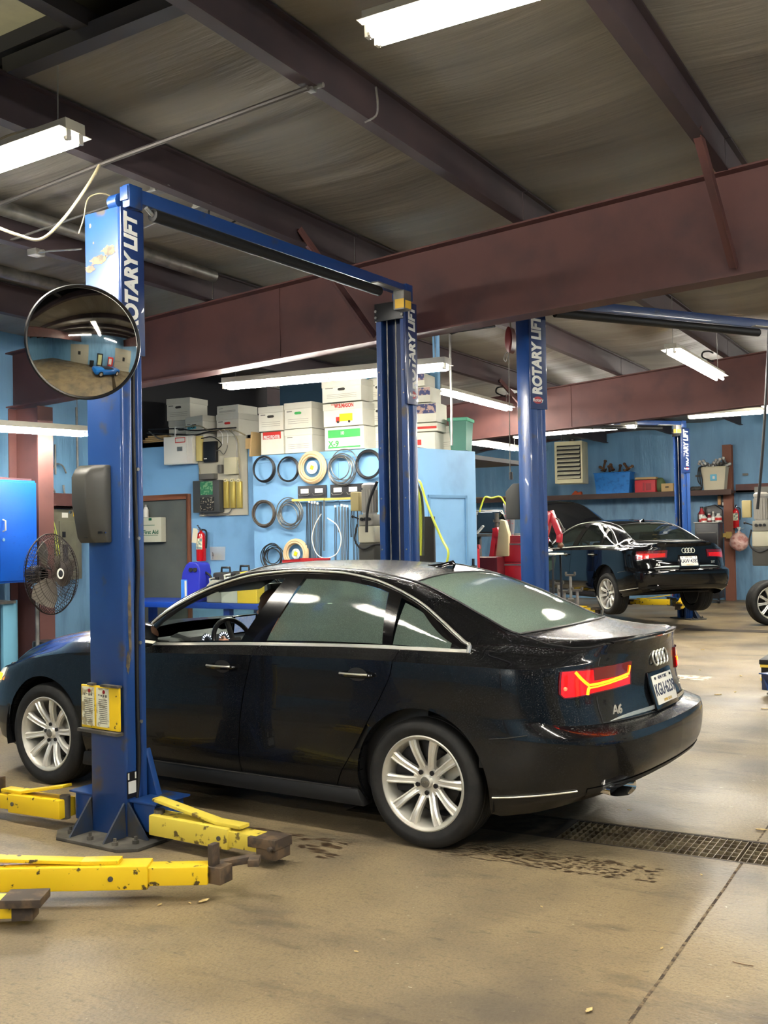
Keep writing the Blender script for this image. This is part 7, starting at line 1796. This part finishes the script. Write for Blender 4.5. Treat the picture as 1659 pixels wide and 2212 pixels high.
mb = MB(); mb.bb((-.05, -.165, .05), (-.01, -.158, .24)); mb.bb((.02, -.165, .06), (.14, -.158, .22)); mb.build('recess', M_red, t)
mb = MB(); mb.box((P.x, P.y, SH + .34), (.48, .26, .05), .05); tag(mb.build('wood_board', M_kraft), 'short board lying on the red crate', 'board')
P = onshelf(1444); carton(P, span(1432, 1457), .28, .20, 0, 'low open cardboard carton beside the red crate on the far shelf', lid=False, hole=M_slot, mt=M_kraft, lines=False)
mb = MB(); P = onshelf(1424)
for k in range(5): mb.sphere(P + Vector((-.03 + .02 * k, .05, .16 + .03 * (k % 2))), .10, 12, 8, (1.0, 1, 1.4 + .2 * (k % 2)))
tag(mb.build('green_sack', mat('sack_green', (92, 112, 76), .7), ang=80), 'rumpled green sack between the red crate and the cardboard carton', 'sack')
rnd = random.Random(5)
ORD = 'first second third fourth fifth sixth seventh eighth ninth tenth eleventh twelfth thirteenth fourteenth fifteenth sixteenth'.split()
def part_bits(name, P, n, wx, label, cat, group, mt, ln=.22, up=.3):
    for k in range(n):
        mb = MB(); a = rnd.uniform(-1.2, 1.2); d = Vector((math.sin(a), rnd.uniform(-.4, .4), abs(math.cos(a)) * up + .15)).normalized(); c = P + Vector((rnd.uniform(-wx, wx), rnd.uniform(-.1, .1), rnd.uniform(-.03, .06)))
        c.x = P.x - wx + 2 * wx * k / (n - 1); L_ = ln * rnd.uniform(.6, 1.1); mb.beam(c, c + d * L_, .035, .05); mb.cyl(c + d * L_ - Vector((0, .03, 0)), c + d * L_ + Vector((0, .03, 0)), .035, 10); mb.cyl(c, c + d * .02, .05, 10)
        tag(mb.build(name, mt, bevel=.004), label + ', ' + ORD[k] + ' from the left', cat, group)
part_bits('rusty_part', onshelf(1327) + Vector((0, 0, .52)), 7, span(1289, 1366) * .36, 'rusty bracket standing out of the blue bin', 'machine part', 'rusty parts in the blue bin', M_rust, .24, 1.0)
part_bits('metal_fitting', onshelf(1545) + Vector((0, 0, .52)), 16, span(1520, 1573) * .42, 'metal fitting heaped in the pale beige tub', 'machine part', 'fittings in the beige tub', M_galv, .18, .6)
for k in range(3): P = onshelf(1520) + Vector((.0 + .02 * k, -.2 - .01 * k, .45)); mb = MB(); mb.tube(catmull([P + Vector((0, .05, .1)), P + Vector((-.06, 0, .05)), P + Vector((-.08 + .03 * k, 0, -.2)), P + Vector((-.03, 0, -.3 - .05 * k))], 5), .012, 6); tag(mb.build('hanging_strap', M_black), 'black strap hanging over the left side of the beige tub, %s' % ['longest', 'middle', 'shortest'][2 - k], 'strap')
P = onshelf(1245); mb = MB(); mb.prism([(-.14, 0), (.14, 0), (.12, .10), (.05, .07), (-.02, .12), (-.10, .04)], -.06, .06, lambda a, b, d_: (a, d_, b)); o = tag(mb.build('orange_funnel', mat('orange_tool', (222, 92, 34), .5), bevel=.01, loc=P), 'small orange tool lying on the far shelf under the heater', 'tool')
for k, (u, hh, lab) in enumerate([(1168, .30, 'grey canister on the far shelf left of the heater'), (1174, .42, 'tall grey cylinder on the far shelf left of the heater')]):
    P = onshelf(u); mb = MB(); mb.lathe([(.0, 0), (.05, 0), (.05, hh * .85), (.02, hh), (.0, hh)], 18, P); tag(mb.build('canister', M_galv), lab, 'canister')
for k, u in enumerate((1497, 1503, 1509)):
    P = onshelf(u); mb = MB(); mb.sphere(P + Vector((0, 0, .06)), .06, 12, 8, (1.3, 1, .9)); tag(mb.build('metal_lump', M_dirt), ['leftmost', 'middle', 'rightmost'][k] + ' grimy metal part in the row beside the last lift post', 'machine part')
# cart with bottles
x0, x1, z0, z1 = RY(1508, 1130, 1558, 1290, 23.6)
t = thing('tool_cart', 'black tool cart against the far wall with a glass-topped tray', 'cart', ((x0 + x1) / 2, 23.6, 0)); W2 = (x1 - x0) / 2; CT = z1
mb = MB(); mb.bb((-W2, -.25, .10), (W2, .25, CT)); cb = mb.build('cart_body', mat('cart_black', (22, 23, 26), .35), t, bevel=.012)
for k in range(4): mb = MB(); z = .2 + (CT - .3) * k / 4; mb.bb((-W2 * .92, -.262, z), (W2 * .92, -.25, z + (CT - .3) / 4 - .03)); dr = mb.build('drawer', M_blackp, t, bevel=.004); mb = MB(); mb.bb((-W2 * .8, -.275, z + .2 * (CT - .3) / 1.2), (W2 * .8, -.262, z + .2 * (CT - .3) / 1.2 + .02)); mb.build('drawer_pull', M_grey, dr)
for x in (-W2 * .8, W2 * .8): mb = MB(); mb.cyl((x, -.2, .05), (x + .04, -.2, .05), .05, 14); mb.build('caster', M_black, t)
mb = MB(); mb.bb((-W2 - .02, -.27, CT), (W2 + .02, .26, CT + .025)); mb.build('top_tray', M_galv, t, bevel=.004)
def small(nm, u, r, hh, mt, lab, capm=None, Y=23.5):
    P = Vector((AY(u, 1120, Y).x, Y, CT + .027)); t = thing(nm, lab, nm.split('_')[-1], P)
    mb = MB(); mb.lathe([(.0, 0), (r, 0), (r, hh * .7), (r * .6, hh * .85), (r * .5, hh), (.0, hh)], 18); mb.build('container_body', mt, t)
    mb = MB(); mb.lathe([(r * .55, hh), (r * .55, hh * 1.12), (.0, hh * 1.12)], 14); mb.build('cap', capm or M_white, t)
    mb = MB(); mb.lathe([(r + .002, hh * .2), (r + .002, hh * .55)], 18); mb.build('label', M_let if mt != M_white else M_crd, t)
small('red_bottle', 1516, .06, .30, mat('bottle_red', (150, 24, 34), .35), 'red bottle at the left end of the black cart top', M_blackp)
small('white_bottle', 1521, .06, .14, M_white, 'low white bottle in front of the red bottle on the black cart', M_blackp, 23.42)
small('dark_jar', 1532, .05, .16, mat('jar_red', (120, 30, 40), .35), 'small dark red jar on the black cart')
small('spray_can', 1541, .04, .20, M_galv, 'grey spray can with white cap on the black cart')
small('paint_pot', 1552, .07, .16, M_white, 'white pot with red label at the right end of the black cart')
P = Vector((AY(1535, 1110, 23.7).x, 23.72, CT + .027)); mb = MB(); mb.prism([(-.28, 0), (.26, 0), (.26, .26), (.10, .38), (-.18, .32), (-.28, .18)], -.07, .07, lambda a, b, d_: (a, d_, b)); tag(mb.build('machine_cover', M_blackp, bevel=.03, loc=P), 'black power tool case standing behind the bottles on the cart', 'case')
# wall charger, extinguisher, pink bag
P = AY(1560, 1081, YF - .1); t = thing('wall_charger', 'black wall charger with a tan tool hung on the far wall', 'charger', (P.x, YF - .12, P.z)); mb = MB(); mb.bb((-.08, -.10, -.14), (.10, 0, .14)); mb.build('charger_body', M_blackp, t, bevel=.03, seg=3)
mb = MB(); mb.bb((-.07, -.13, -.10), (-.0, -.10, .10)); mb.build('tool_grip', mat('tan_tool', (196, 150, 96), .5), t, bevel=.01); mb = MB(); mb.bb((.03, -.12, -.12), (.09, -.10, -.05)); mb.build('label', M_let, t)
P = AY(1590, 1141, YF - .2); extinguisher(P, .54, 'fire extinguisher on the far wall right of the brown column')
P = AY(1597, 1170, YF - .62)
t = thing('plastic_bag', 'round knotted pinkish plastic bag hanging on the far wall', 'bag', P)
mb = MB(); rows = []
for i in range(15):
    q = i / 14; r = .21 * math.sin(PI * min(1, q * 1.0) ** .9) ** .7 if q < .92 else .03
    rows.append([(r * math.cos(a) * (1 + .06 * math.sin(a * 5 + i)), r * .7 * math.sin(a) * (1 + .05 * math.cos(a * 4 + i)), -.22 + .46 * q) for a in frange(0, 2 * PI * 27 / 28, 27)])
mb.grid(rows, True); mb.build('bag_body', mat('pink_film', (196, 160, 150), .3, noise=(9, .45, .6), c2=(160, 104, 96), bump=(14, .8, .02)), t, ang=70)
mb = MB(); mb.lathe([(.03, .20), (.012, .25), (.05, .32), (.0, .32)], 12); mb.cyl((0, 0, .26), (0, .6, .30), .006, 6); mb.build('knot', M_let, t)
P = AY(1575, 1156, YF - .45); mb = MB(); mb.box(P, (.13, .08, .15)); mb.box(P - Vector((.10, 0, 0)), (.08, .06, .09)); tag(mb.build('yellow_connector', mat('ochre_plastic', (186, 158, 84), .5), bevel=.01), 'ochre plastic connector box beside the pinkish bag', 'connector')
for k, (u, v) in enumerate([(1508, 1048 - 20), (1610, 1025)]):
    P = AY(u, v, YF - .10); mb = MB(); mb.box(P, (.12, .01, .05)); tag(mb.build('wall_plate', M_grey), 'small metal plate on the far wall, %s of the beige tub' % ['left', 'right'][k], 'plate')
# third lift's motor at the right edge
P = AY(1642, 1222, 12.5); pu = power_unit((P.x + .03, 12.5, P.z), 0, 'grey lift motor with black lower tank hanging at the right edge', .98)
mb = MB(); mb.bb((P.x - .06, 12.6, P.z + .1), (P.x + .14, 12.66, P.z + .9)); mb.build('mount_plate', M_grey)
o = bpy.data.objects['mount_plate']; o.parent = pu; o.matrix_parent_inverse = pu.matrix_basis.inverted()
pipe('hanging_hose', [AY(1662, 700, 12.2), AY(1656, 830, 12.2), AY(1649, 950, 12.2), AY(1642, 1040, 12.2), AY(1636, 1100, 12.2)], .016, M_black, 'thick black hose hanging down at the right edge into the motor', 'hose', 8, 6)
# striped box at the right edge
P = AZ(1664, 1472, 0); t = thing('striped_box', 'black box with yellow bands on the floor at the right edge', 'box', P)
mb = MB(); mb.bb((-.055, -.2, 0), (.5, .3, .24)); mb.build('box_body', M_blackp, t, bevel=.01)
for z in (.03, .17): mb = MB(); mb.bb((-.062, -.207, z), (.507, .307, z + .03)); mb.build('yellow_band', mat('band_yellow', (226, 196, 80), .5), t)
mb = MB(); mb.bb((-.07, -.215, .20), (.515, .315, .25)); mb.build('lid', M_black, t, bevel=.006)

# ================================================================ BETWEEN STORAGE BLOCK AND SECOND POST
# grey cover on the second lift post
P = AY(1113, 1120, 8.2); t = thing('control_cover', 'dark grey plastic cover beside the second blue lift post', 'cover', (AY(1112, 1090, 8.35).x, 8.35, AY(1112, 1122, 8.35).z))
hgt = AY(1112, 1045, 8.35).z - AY(1112, 1122, 8.35).z
mb = MB(); mb.prism([(-.065, 0), (.065, 0), (.065, hgt), (-.0, hgt), (-.065, hgt * .78)], -.05, .10, lambda a, b, d_: (a, d_, b)); mb.build('cover_shell', mat('slate_plastic', (70, 70, 66), .5), t, bevel=.012)
M_hred = mat('hoist_red', (178, 26, 40), .38, coat=.4)
# engine crane
def gpt(u, v, Y): return AY(u, v, Y)
Yc = 13.2
t = thing('engine_crane', 'red folding engine crane frame behind the near sedan roof', 'engine crane', AY(1070, 1300, Yc) * 1.0); o_ = t.location.copy()
def L_(P): return P - o_
mb = MB(); mb.beam(L_(gpt(1072, 1145, Yc)), L_(gpt(1058, 1245, Yc)), .09, .07); mb.beam(L_(gpt(1075, 1145, Yc)), L_(gpt(1088, 1243, Yc)), .09, .07); mb.beam(L_(gpt(1072, 1140, Yc)), L_(gpt(1076, 1160, Yc)), .12, .08); mb.build('upright_frame', M_hred, t, bevel=.008)
mb = MB(); mb.cyl(L_(gpt(1073, 1148, Yc)), L_(gpt(1073, 1108, Yc)), .028, 12); mb.cyl(L_(gpt(1073, 1128, Yc)), L_(gpt(1073, 1122, Yc)), .05, 12); mb.build('ram', M_dirt, t)
mb = MB(); mb.beam(L_(gpt(1040, 1262, Yc)), L_(gpt(1110, 1262, Yc)), .08, .08); fz = o_.z; mb.build('base_rail', M_hred, t)
mb = MB(); b_ = gpt(1060, 1262, Yc); mb.beam(L_(b_), L_(Vector((b_.x, b_.y + .1, .03))), .06, .06); b_ = gpt(1092, 1262, Yc); mb.beam(L_(b_), L_(Vector((b_.x, b_.y + .1, .03))), .06, .06); mb.build('leg', M_hred, t)
Y2 = 12.0
t = thing('jack_post', 'thin steel post with red sleeve left of the red crane', 'post', AY(1026, 1250, Y2)); o_ = t.location.copy()
mb = MB(); mb.cyl(L_(gpt(1026, 1190, Y2)), L_(gpt(1026, 1108, Y2)), .022, 12); mb.cyl(L_(gpt(1026, 1112, Y2)), L_(gpt(1026, 1106, Y2)), .035, 12); mb.build('post', M_galv, t)
mb = MB(); q = gpt(1029, 1180, Y2); mb.cyl(L_(q), L_(Vector((q.x, q.y, 0.0))), .04, 14); mb.cyl(L_(gpt(1022, 1183, Y2)), L_(gpt(1036, 1181, Y2)), .03, 12); mb.build('sleeve', M_hred, t)
mb = MB(); mb.beam(L_(gpt(1030, 1152, Y2)), L_(gpt(1044, 1136, Y2)), .05, .02); mb.build('pawl', M_let, t)
# rack of black panels
t = thing('car_door_panel', 'glossy black car body panel standing behind the red crane', 'car part', AY(1060, 1150, 14.0)); o_ = t.location.copy(); Yp = 14.0
pts = [(1020, 1107), (1080, 1105), (1090, 1115), (1096, 1135), (1099, 1152), (1022, 1152)]
mb = MB(); mb.prism([(L_(gpt(u, v, Yp)).x, L_(gpt(u, v, Yp)).z) for u, v in pts], -.02, .03, lambda a, b, d_: (a, d_, b)); mb.build('panel_skin', mat('panel_black', (14, 15, 18), .15, coat=.8), t, bevel=.01)
mb = MB(); mb.tube([L_(gpt(u, v - 1.0, Yp - .03)) for u, v in ((1018, 1106), (1060, 1104), (1084, 1104), (1096, 1130), (1101, 1152))], .012, 6); mb.build('bright_edge', M_galv, t)
mb = MB(); q = gpt(1060, 1153, 14.0); mb.bb((gpt(1016, 1153, 14).x, 13.85, q.z - .04), (gpt(1108, 1153, 14).x, 14.3, q.z - .0))
for u in (1019, 1105): X_ = gpt(u, 1153, 14).x; mb.bb((X_ - .03, 13.9, 0), (X_ + .03, 13.98, q.z - .04)); mb.bb((X_ - .03, 14.2, 0), (X_ + .03, 14.28, q.z - .04))
mb.bb((gpt(1016, 1153, 14).x, 13.85, .55), (gpt(1108, 1153, 14).x, 14.3, .58))
tag(mb.build('parts_rack', M_dirt, bevel=.004), 'grimy steel rack carrying the black body panel', 'rack')
mb = MB(); P = gpt(1092, 1130, 13.7)
rows = [[P + Vector((.02 + .10 * q + .03 * math.sin(z * 6), .02 * math.sin(q * 9), .28 - z)) for q in frange(-.6, .8, 8)] for z in frange(0, .62, 8)]
mb.grid(rows); o = tag(mb.build('patterned_cloth', mat('grey_floral_cloth', (120, 120, 124), .8, noise=(18, .58, .64), c2=(170, 50, 60))), 'grey cloth with red pattern hanging beside the black body panel', 'cloth'); o.modifiers.new('t', 'SOLIDIFY').thickness = .004
pipe('air_hose', [gpt(1036, 1106, 13.5), gpt(1040, 1092, 13.5), gpt(1048, 1074, 13.5), gpt(1062, 1076, 13.5), gpt(1080, 1073, 13.5), gpt(1090, 1086, 13.5), gpt(1100, 1104, 13.5)], .012, M_hy, 'lime air hose draped over the black body panel', 'hose', 8, 5)
# tool chest
YT = 12.6; x0, x1 = gpt(1093, 1200, YT).x, gpt(1128, 1200, YT).x; zt_ = gpt(1110, 1157, YT).z
t = thing('tool_chest', 'red rolling tool chest left of the second blue lift post', 'tool chest', ((x0 + x1) / 2, YT + .25, 0)); W2 = (x1 - x0) / 2 + .05
mb = MB(); mb.bb((-W2, -.25, .10), (W2, .25, zt_)); mb.build('chest_body', mat('chest_red', (150, 20, 34), .35, coat=.5), t, bevel=.012)
for k in range(5): mb = MB(); z = .18 + (zt_ - .25) * k / 5; mb.bb((-W2 * .93, -.262, z), (W2 * .93, -.25, z + (zt_ - .25) / 5 - .02)); d_ = mb.build('drawer', M_hred, t, bevel=.004); mb = MB(); mb.bb((-W2 * .85, -.272, z + (zt_ - .25) / 5 - .05), (W2 * .85, -.262, z + (zt_ - .25) / 5 - .03)); mb.build('drawer_pull', M_galv, d_)
for x in (-W2 * .8, W2 * .8): mb = MB(); mb.cyl((x, -.18, .05), (x + .05, -.18, .05), .05, 14); mb.build('caster', M_black, t)
mb = MB(); mb.bb((-W2 * .6, -.275, zt_ * .28), (W2 * .5, -.264, zt_ * .62)); mb.build('yellow_notice', mat('notice_yellow', (196, 180, 120), .6), t)
mb = MB(); P = gpt(1087, 1185, 12.6)
mb.prism([(-.09, 0), (.09, 0), (.10, .28), (.05, .46), (-.02, .48), (-.05, .3)], -.05, .05, lambda a, b, d_: (a, d_, b)); o = tag(mb.build('cream_jug', mat('cream_plastic', (206, 192, 150), .5), bevel=.02, loc=P - Vector((0, 0, .1))), 'tall cream plastic container beside the red tool chest', 'container')
mb = MB(); mb.bb((P.x - .7, 12.35, 0), (P.x + .02, 12.78, P.z - .105)); tag(mb.build('red_cabinet', mat('cabinet_red', (84, 16, 24), .4), bevel=.012), 'low red cabinet under the cream container', 'cabinet')
# engine hoist boom right of the post
YH = 11.6; 
t = thing('engine_hoist', 'red hoist boom bent like an elbow right of the second post', 'engine hoist', gpt(1176, 1190, YH)); o_ = t.location.copy()
mb = MB(); mb.beam(L_(gpt(1187, 1106, YH)), L_(gpt(1173, 1162, YH)), .12, .09); mb.build('boom', M_hred, t, bevel=.008)
mb = MB(); mb.beam(L_(gpt(1189, 1104, YH)), L_(gpt(1209, 1155, YH)), .07, .06); mb.beam(L_(gpt(1209, 1153, YH)), L_(gpt(1208, 1172, YH)), .06, .06); mb.build('fore_arm', M_hred, t, bevel=.006)
mb = MB(); mb.box(L_(gpt(1181, 1138, YH - .055)), (.035, .004, .08)); mb.build('label', M_let, t)
mb = MB(); mb.tube([L_(gpt(1198, 1118, YH)), L_(gpt(1206, 1122, YH)), L_(gpt(1217, 1143, YH))], .010, 6); mb.cyl(L_(gpt(1217, 1141, YH)), L_(gpt(1217, 1148, YH)), .02, 10); mb.build('pump_handle', M_dirt, t)
mb = MB(); mb.beam(L_(gpt(1176, 1160, YH)), L_(gpt(1172, 1176, YH)), .10, .10); q = gpt(1172, 1170, YH); mb.beam(L_(q), L_(Vector((q.x, q.y, .08))), .09, .09); mb.build('mast', M_hred, t, bevel=.006)
mb = MB(); q = Vector((q.x, q.y, .06)); mb.beam(L_(q), L_(q + Vector((.0, .8, 0))), .07, .08); mb.beam(L_(q + Vector((-.2, 0, 0))), L_(q + Vector((.2, 0, 0))), .07, .08); mb.build('base', M_hred, t)
mb = MB(); mb.sphere(L_(gpt(1211, 1178, YH)), .035, 12, 8); mb.tube([L_(gpt(1208, 1172, YH)), L_(gpt(1205, 1182, YH)), L_(gpt(1214, 1183, YH))], .010, 6); mb.build('hook', M_rust, t)
# rolling stool-like stand, jack stands and stabilisers
YS = 11.2
t = thing('work_stand', 'black framed stand with a white top right of the second post', 'stand', gpt(1184, 1290, YS)); o_ = t.location.copy()
mb = MB(); a = gpt(1186, 1197, YS); mb.box(L_(a), (.24, .30, .02)); mb.build('top', M_white, t, bevel=.004)
for dx, dy in ((.09, -.12), (-.09, -.12), (.09, .12), (-.09, .12)): mb = MB(); mb.beam(L_(a + Vector((dx, dy, -.01))), L_(Vector((a.x + dx * 1.4 - .04, a.y + dy * 1.3, 0))), .02, .02); mb.build('leg', M_blackp, t)
mb = MB(); mb.prism([(-.10, -.05), (.07, -.03), (.05, -.16), (-.10, -.24)], -.03, .03, lambda a_, b, d_: (L_(a).x + a_, L_(a).y + d_, L_(a).z + b)); mb.build('green_pouch', mat('pouch_green', (34, 60, 44), .6), t)
def jackstand(P, hh, label, mt=M_dirt):
    t = thing('jack_stand', label, 'jack stand', (P.x, P.y, 0))
    mb = MB()
    for a in (PI / 4, 3 * PI / 4, 5 * PI / 4, 7 * PI / 4): mb.beam((.05 * math.cos(a), .05 * math.sin(a), hh * .55), (.16 * math.cos(a), .16 * math.sin(a), .01), .05, .012)
    mb.lathe([(.05, hh * .35), (.05, hh * .6), (.035, hh * .62)], 14); mb.build('base', mt, t)
    mb = MB(); mb.cyl((0, 0, hh * .4), (0, 0, hh * .95), .022, 10); mb.build('post', M_galv, t)
    mb = MB(); mb.beam((-.07, 0, hh * .97), (.07, 0, hh * .97), .05, .03); mb.beam((-.07, 0, hh * .97), (-.07, 0, hh * 1.02), .05, .02); mb.beam((.07, 0, hh * .97), (.07, 0, hh * 1.02), .05, .02); mb.build('saddle', mt, t)
    mb = MB(); mb.tube([(0, -.05, hh * .55), (.08, -.10, hh * .5), (.12, -.12, hh * .35)], .008, 6); mb.build('handle', M_galv, t)
for u, hh, lab in ((1203, .50, 'grimy jack stand nearest the second post'), (1215, .42, 'grimy jack stand second from the second post'), (1229, .62, 'tallest grimy jack stand, in the middle of the group'), (1243, .45, 'grimy jack stand at the right of the group'), (1200, .36, 'low grimy jack stand at the front of the group')):
    P = AY(u, 1100, {1203: 15.0, 1215: 14.4, 1229: 15.3, 1243: 14.2, 1200: 13.7}[u]); jackstand(P, hh + .36, lab)
P = AY(1262, 1306, 15.6)
t = thing('floor_jack', 'steel trolley jack with raised handle near the raised car', 'jack', (P.x, P.y, 0))
mb = MB(); mb.bb((-.30, -.12, .04), (.20, -.08, .14)); mb.bb((-.30, .08, .04), (.20, .12, .14)); mb.bb((-.28, -.1, .05), (-.05, .1, .16)); mb.build('frame', M_dirt, t, bevel=.01)
mb = MB(); mb.lathe([(.0, .17), (.10, .17), (.11, .14), (.08, .13)], 20, (-.26, 0, 0)); mb.build('saddle', M_galv, t)
mb = MB(); mb.tube([(.14, 0, .12), (.26, 0, .26), (.30, 0, .42), (.20, 0, .62)], .014, 8); mb.build('handle', M_galv, t)
for x, y in ((-.22, -.14), (-.22, .14), (.16, -.14), (.16, .14)): mb = MB(); mb.cyl((x, y - .02, .045), (x, y + .02, .045), .045, 14); mb.build('wheel', M_black, t)
P = AZ(1458, 1302, 0); t = thing('bottle_jack', 'small red bottle jack on the floor under the raised black sedan', 'jack', (P.x, P.y, 0))
mb = MB(); mb.lathe([(.0, .02), (.06, .02), (.06, .18), (.045, .2), (.0, .2)], 18); mb.build('body', M_hred, t); mb = MB(); mb.bb((-.09, -.07, 0), (.09, .07, .02)); mb.build('foot', M_black, t); mb = MB(); mb.cyl((0, 0, .2), (0, 0, .28), .02, 10); mb.cyl((0, 0, .28), (0, 0, .295), .05, 12); mb.build('ram', M_hred, t)
# hoist hanging from the roof
t = thing('chain_hoist', 'dark red reel hoist hanging near the roof left of the second post', 'hoist', gpt(1103, 735, 8.9)); o_ = t.location.copy(); Yh = 8.9
mb = MB(); rows = [[L_(gpt(1103 + 8 * math.cos(a) * k, 735 + 28 * math.sin(a) * k, Yh)) + Vector((0, dy, 0)) for a in frange(0, 2 * PI * 19 / 20, 19)] for dy, k in ((-.06, .7), (-.05, 1), (.05, 1), (.06, .7))]; mb.grid(rows, True); mb.add(rows[0], [tuple(range(20))]); mb.add(rows[-1], [tuple(range(20))]); mb.build('reel_case', mat('hoist_dark_red', (84, 24, 24), .4), t)
mb = MB(); mb.tube([L_(gpt(1103, 708, Yh)), L_(gpt(1102, 690, Yh)), L_(gpt(1095, 672, Yh))], .012, 6); mb.build('bracket', M_galv, t)
mb = MB(); mb.tube(catmull([L_(gpt(1100, 758, Yh)), L_(gpt(1092, 764, Yh)), L_(gpt(1089, 775, Yh)), L_(gpt(1093, 781, Yh)), L_(gpt(1096, 770, Yh))], 5), .006, 6); mb.tube([L_(gpt(1099, 760, Yh)), L_(gpt(1100, 860, Yh)), L_(gpt(1102, 1022, Yh))], .0045, 6); mb.build('pull_cord', M_dirt, t)
mb = MB(); mb.cyl(L_(gpt(1103, 1020, Yh)), L_(gpt(1104, 1036, Yh)), .018, 10); mb.build('pendant', M_blackp, t)
# loops of black cable on the roof bays
for (u, v, Y, lab) in ((1527, 765, 15.05, 'black cable loop above the second rafter right of the hanging light'), (1082, 842, 15.05, 'black cable loop above the second rafter left of the second post')):
    pipe('black_cable', [gpt(u + 14, v - 2, Y), gpt(u + 5, v - 6, Y), gpt(u - 8, v - 4, Y), gpt(u - 10, v + 6, Y), gpt(u + 2, v + 12, Y), gpt(u + 14, v + 16, Y)], .012, M_black, lab, 'cable', 6, 5)
# blue convertible and stores behind the camera, which the convex mirror shows
t = thing('car', 'small open topped blue sports car by the garage door, seen in the mirror', 'car', (2.9, 4.6, 0), math.radians(60))
M_bc = mat('sports_blue', (20, 110, 200), .25, coat=.7); secs = []
for x, w2, z0_, z1_ in ((-1.9, .55, .35, .55), (-1.8, .72, .25, .74), (-1.2, .76, .2, .80), (-.5, .76, .2, .78), (.3, .76, .2, .78), (.9, .75, .2, .80), (1.5, .72, .22, .76), (1.85, .62, .28, .66), (1.95, .45, .35, .52)):
    secs.append([Vector((x, y * w2, z0_ + (z1_ - z0_) * k)) for y, k in ((-.9, 0), (-1, .3), (-1, .7), (-.88, .96), (-.4, 1.05), (.4, 1.05), (.88, .96), (1, .7), (1, .3), (.9, 0))])
mb = MB(); mb.grid(secs, True); mb.add(secs[0], [tuple(range(10))]); mb.add(secs[-1], [tuple(range(10))]); mb.build('body', M_bc, t, bevel=.02)
mb = MB(); mb.bb((-.75, -.6, .7), (.55, .6, .84)); mb.build('cockpit', M_blackp, t, bevel=.03)
mb = MB(); mb.tube([(.6, -.62, .8), (.35, -.55, 1.12), (.35, .55, 1.12), (.6, .62, .8)], .02, 8); mb.build('windscreen_frame', M_chrome, t)
for x in (-1.2, 1.25):
    for y in (-.7, .7): mb = MB(); mb.cyl((x, y - .08, .3), (x, y + .08, .3), .3, 28); w_ = mb.build('wheel', M_tyre, t, bevel=.02); mb = MB(); s_ = .081 if y > 0 else -.081; mb.cyl((x, y + s_, .3), (x, y + s_ * 1.1, .3), .17, 20); mb.build('hub_cap', M_rim, w_)
t = thing('vending_machine', 'red drinks machine behind the camera, seen in the mirror', 'vending machine', (5.1, 5.1, 0), PI / 2); mb = MB(); mb.bb((-.4, -.4, 0), (.4, .35, 1.8)); mb.build('cabinet', M_crd, t, bevel=.02); mb = MB(); mb.bb((-.3, .35, .8), (.15, .36, 1.6)); mb.build('front_panel', M_let, t)
for k in range(4): mb = MB(); mb.lathe([(.18, 0), (.33, 0), (.34, .05), (.34, .17), (.33, .22), (.18, .22)], 32, (4.9, 2.1, .0 + .23 * k)); tag(mb.build('tyre', M_tyre), 'black tyre in the stack behind the camera, %s' % ['lowest', 'second', 'third', 'topmost'][k], 'tyre', 'tyre stack behind the camera')
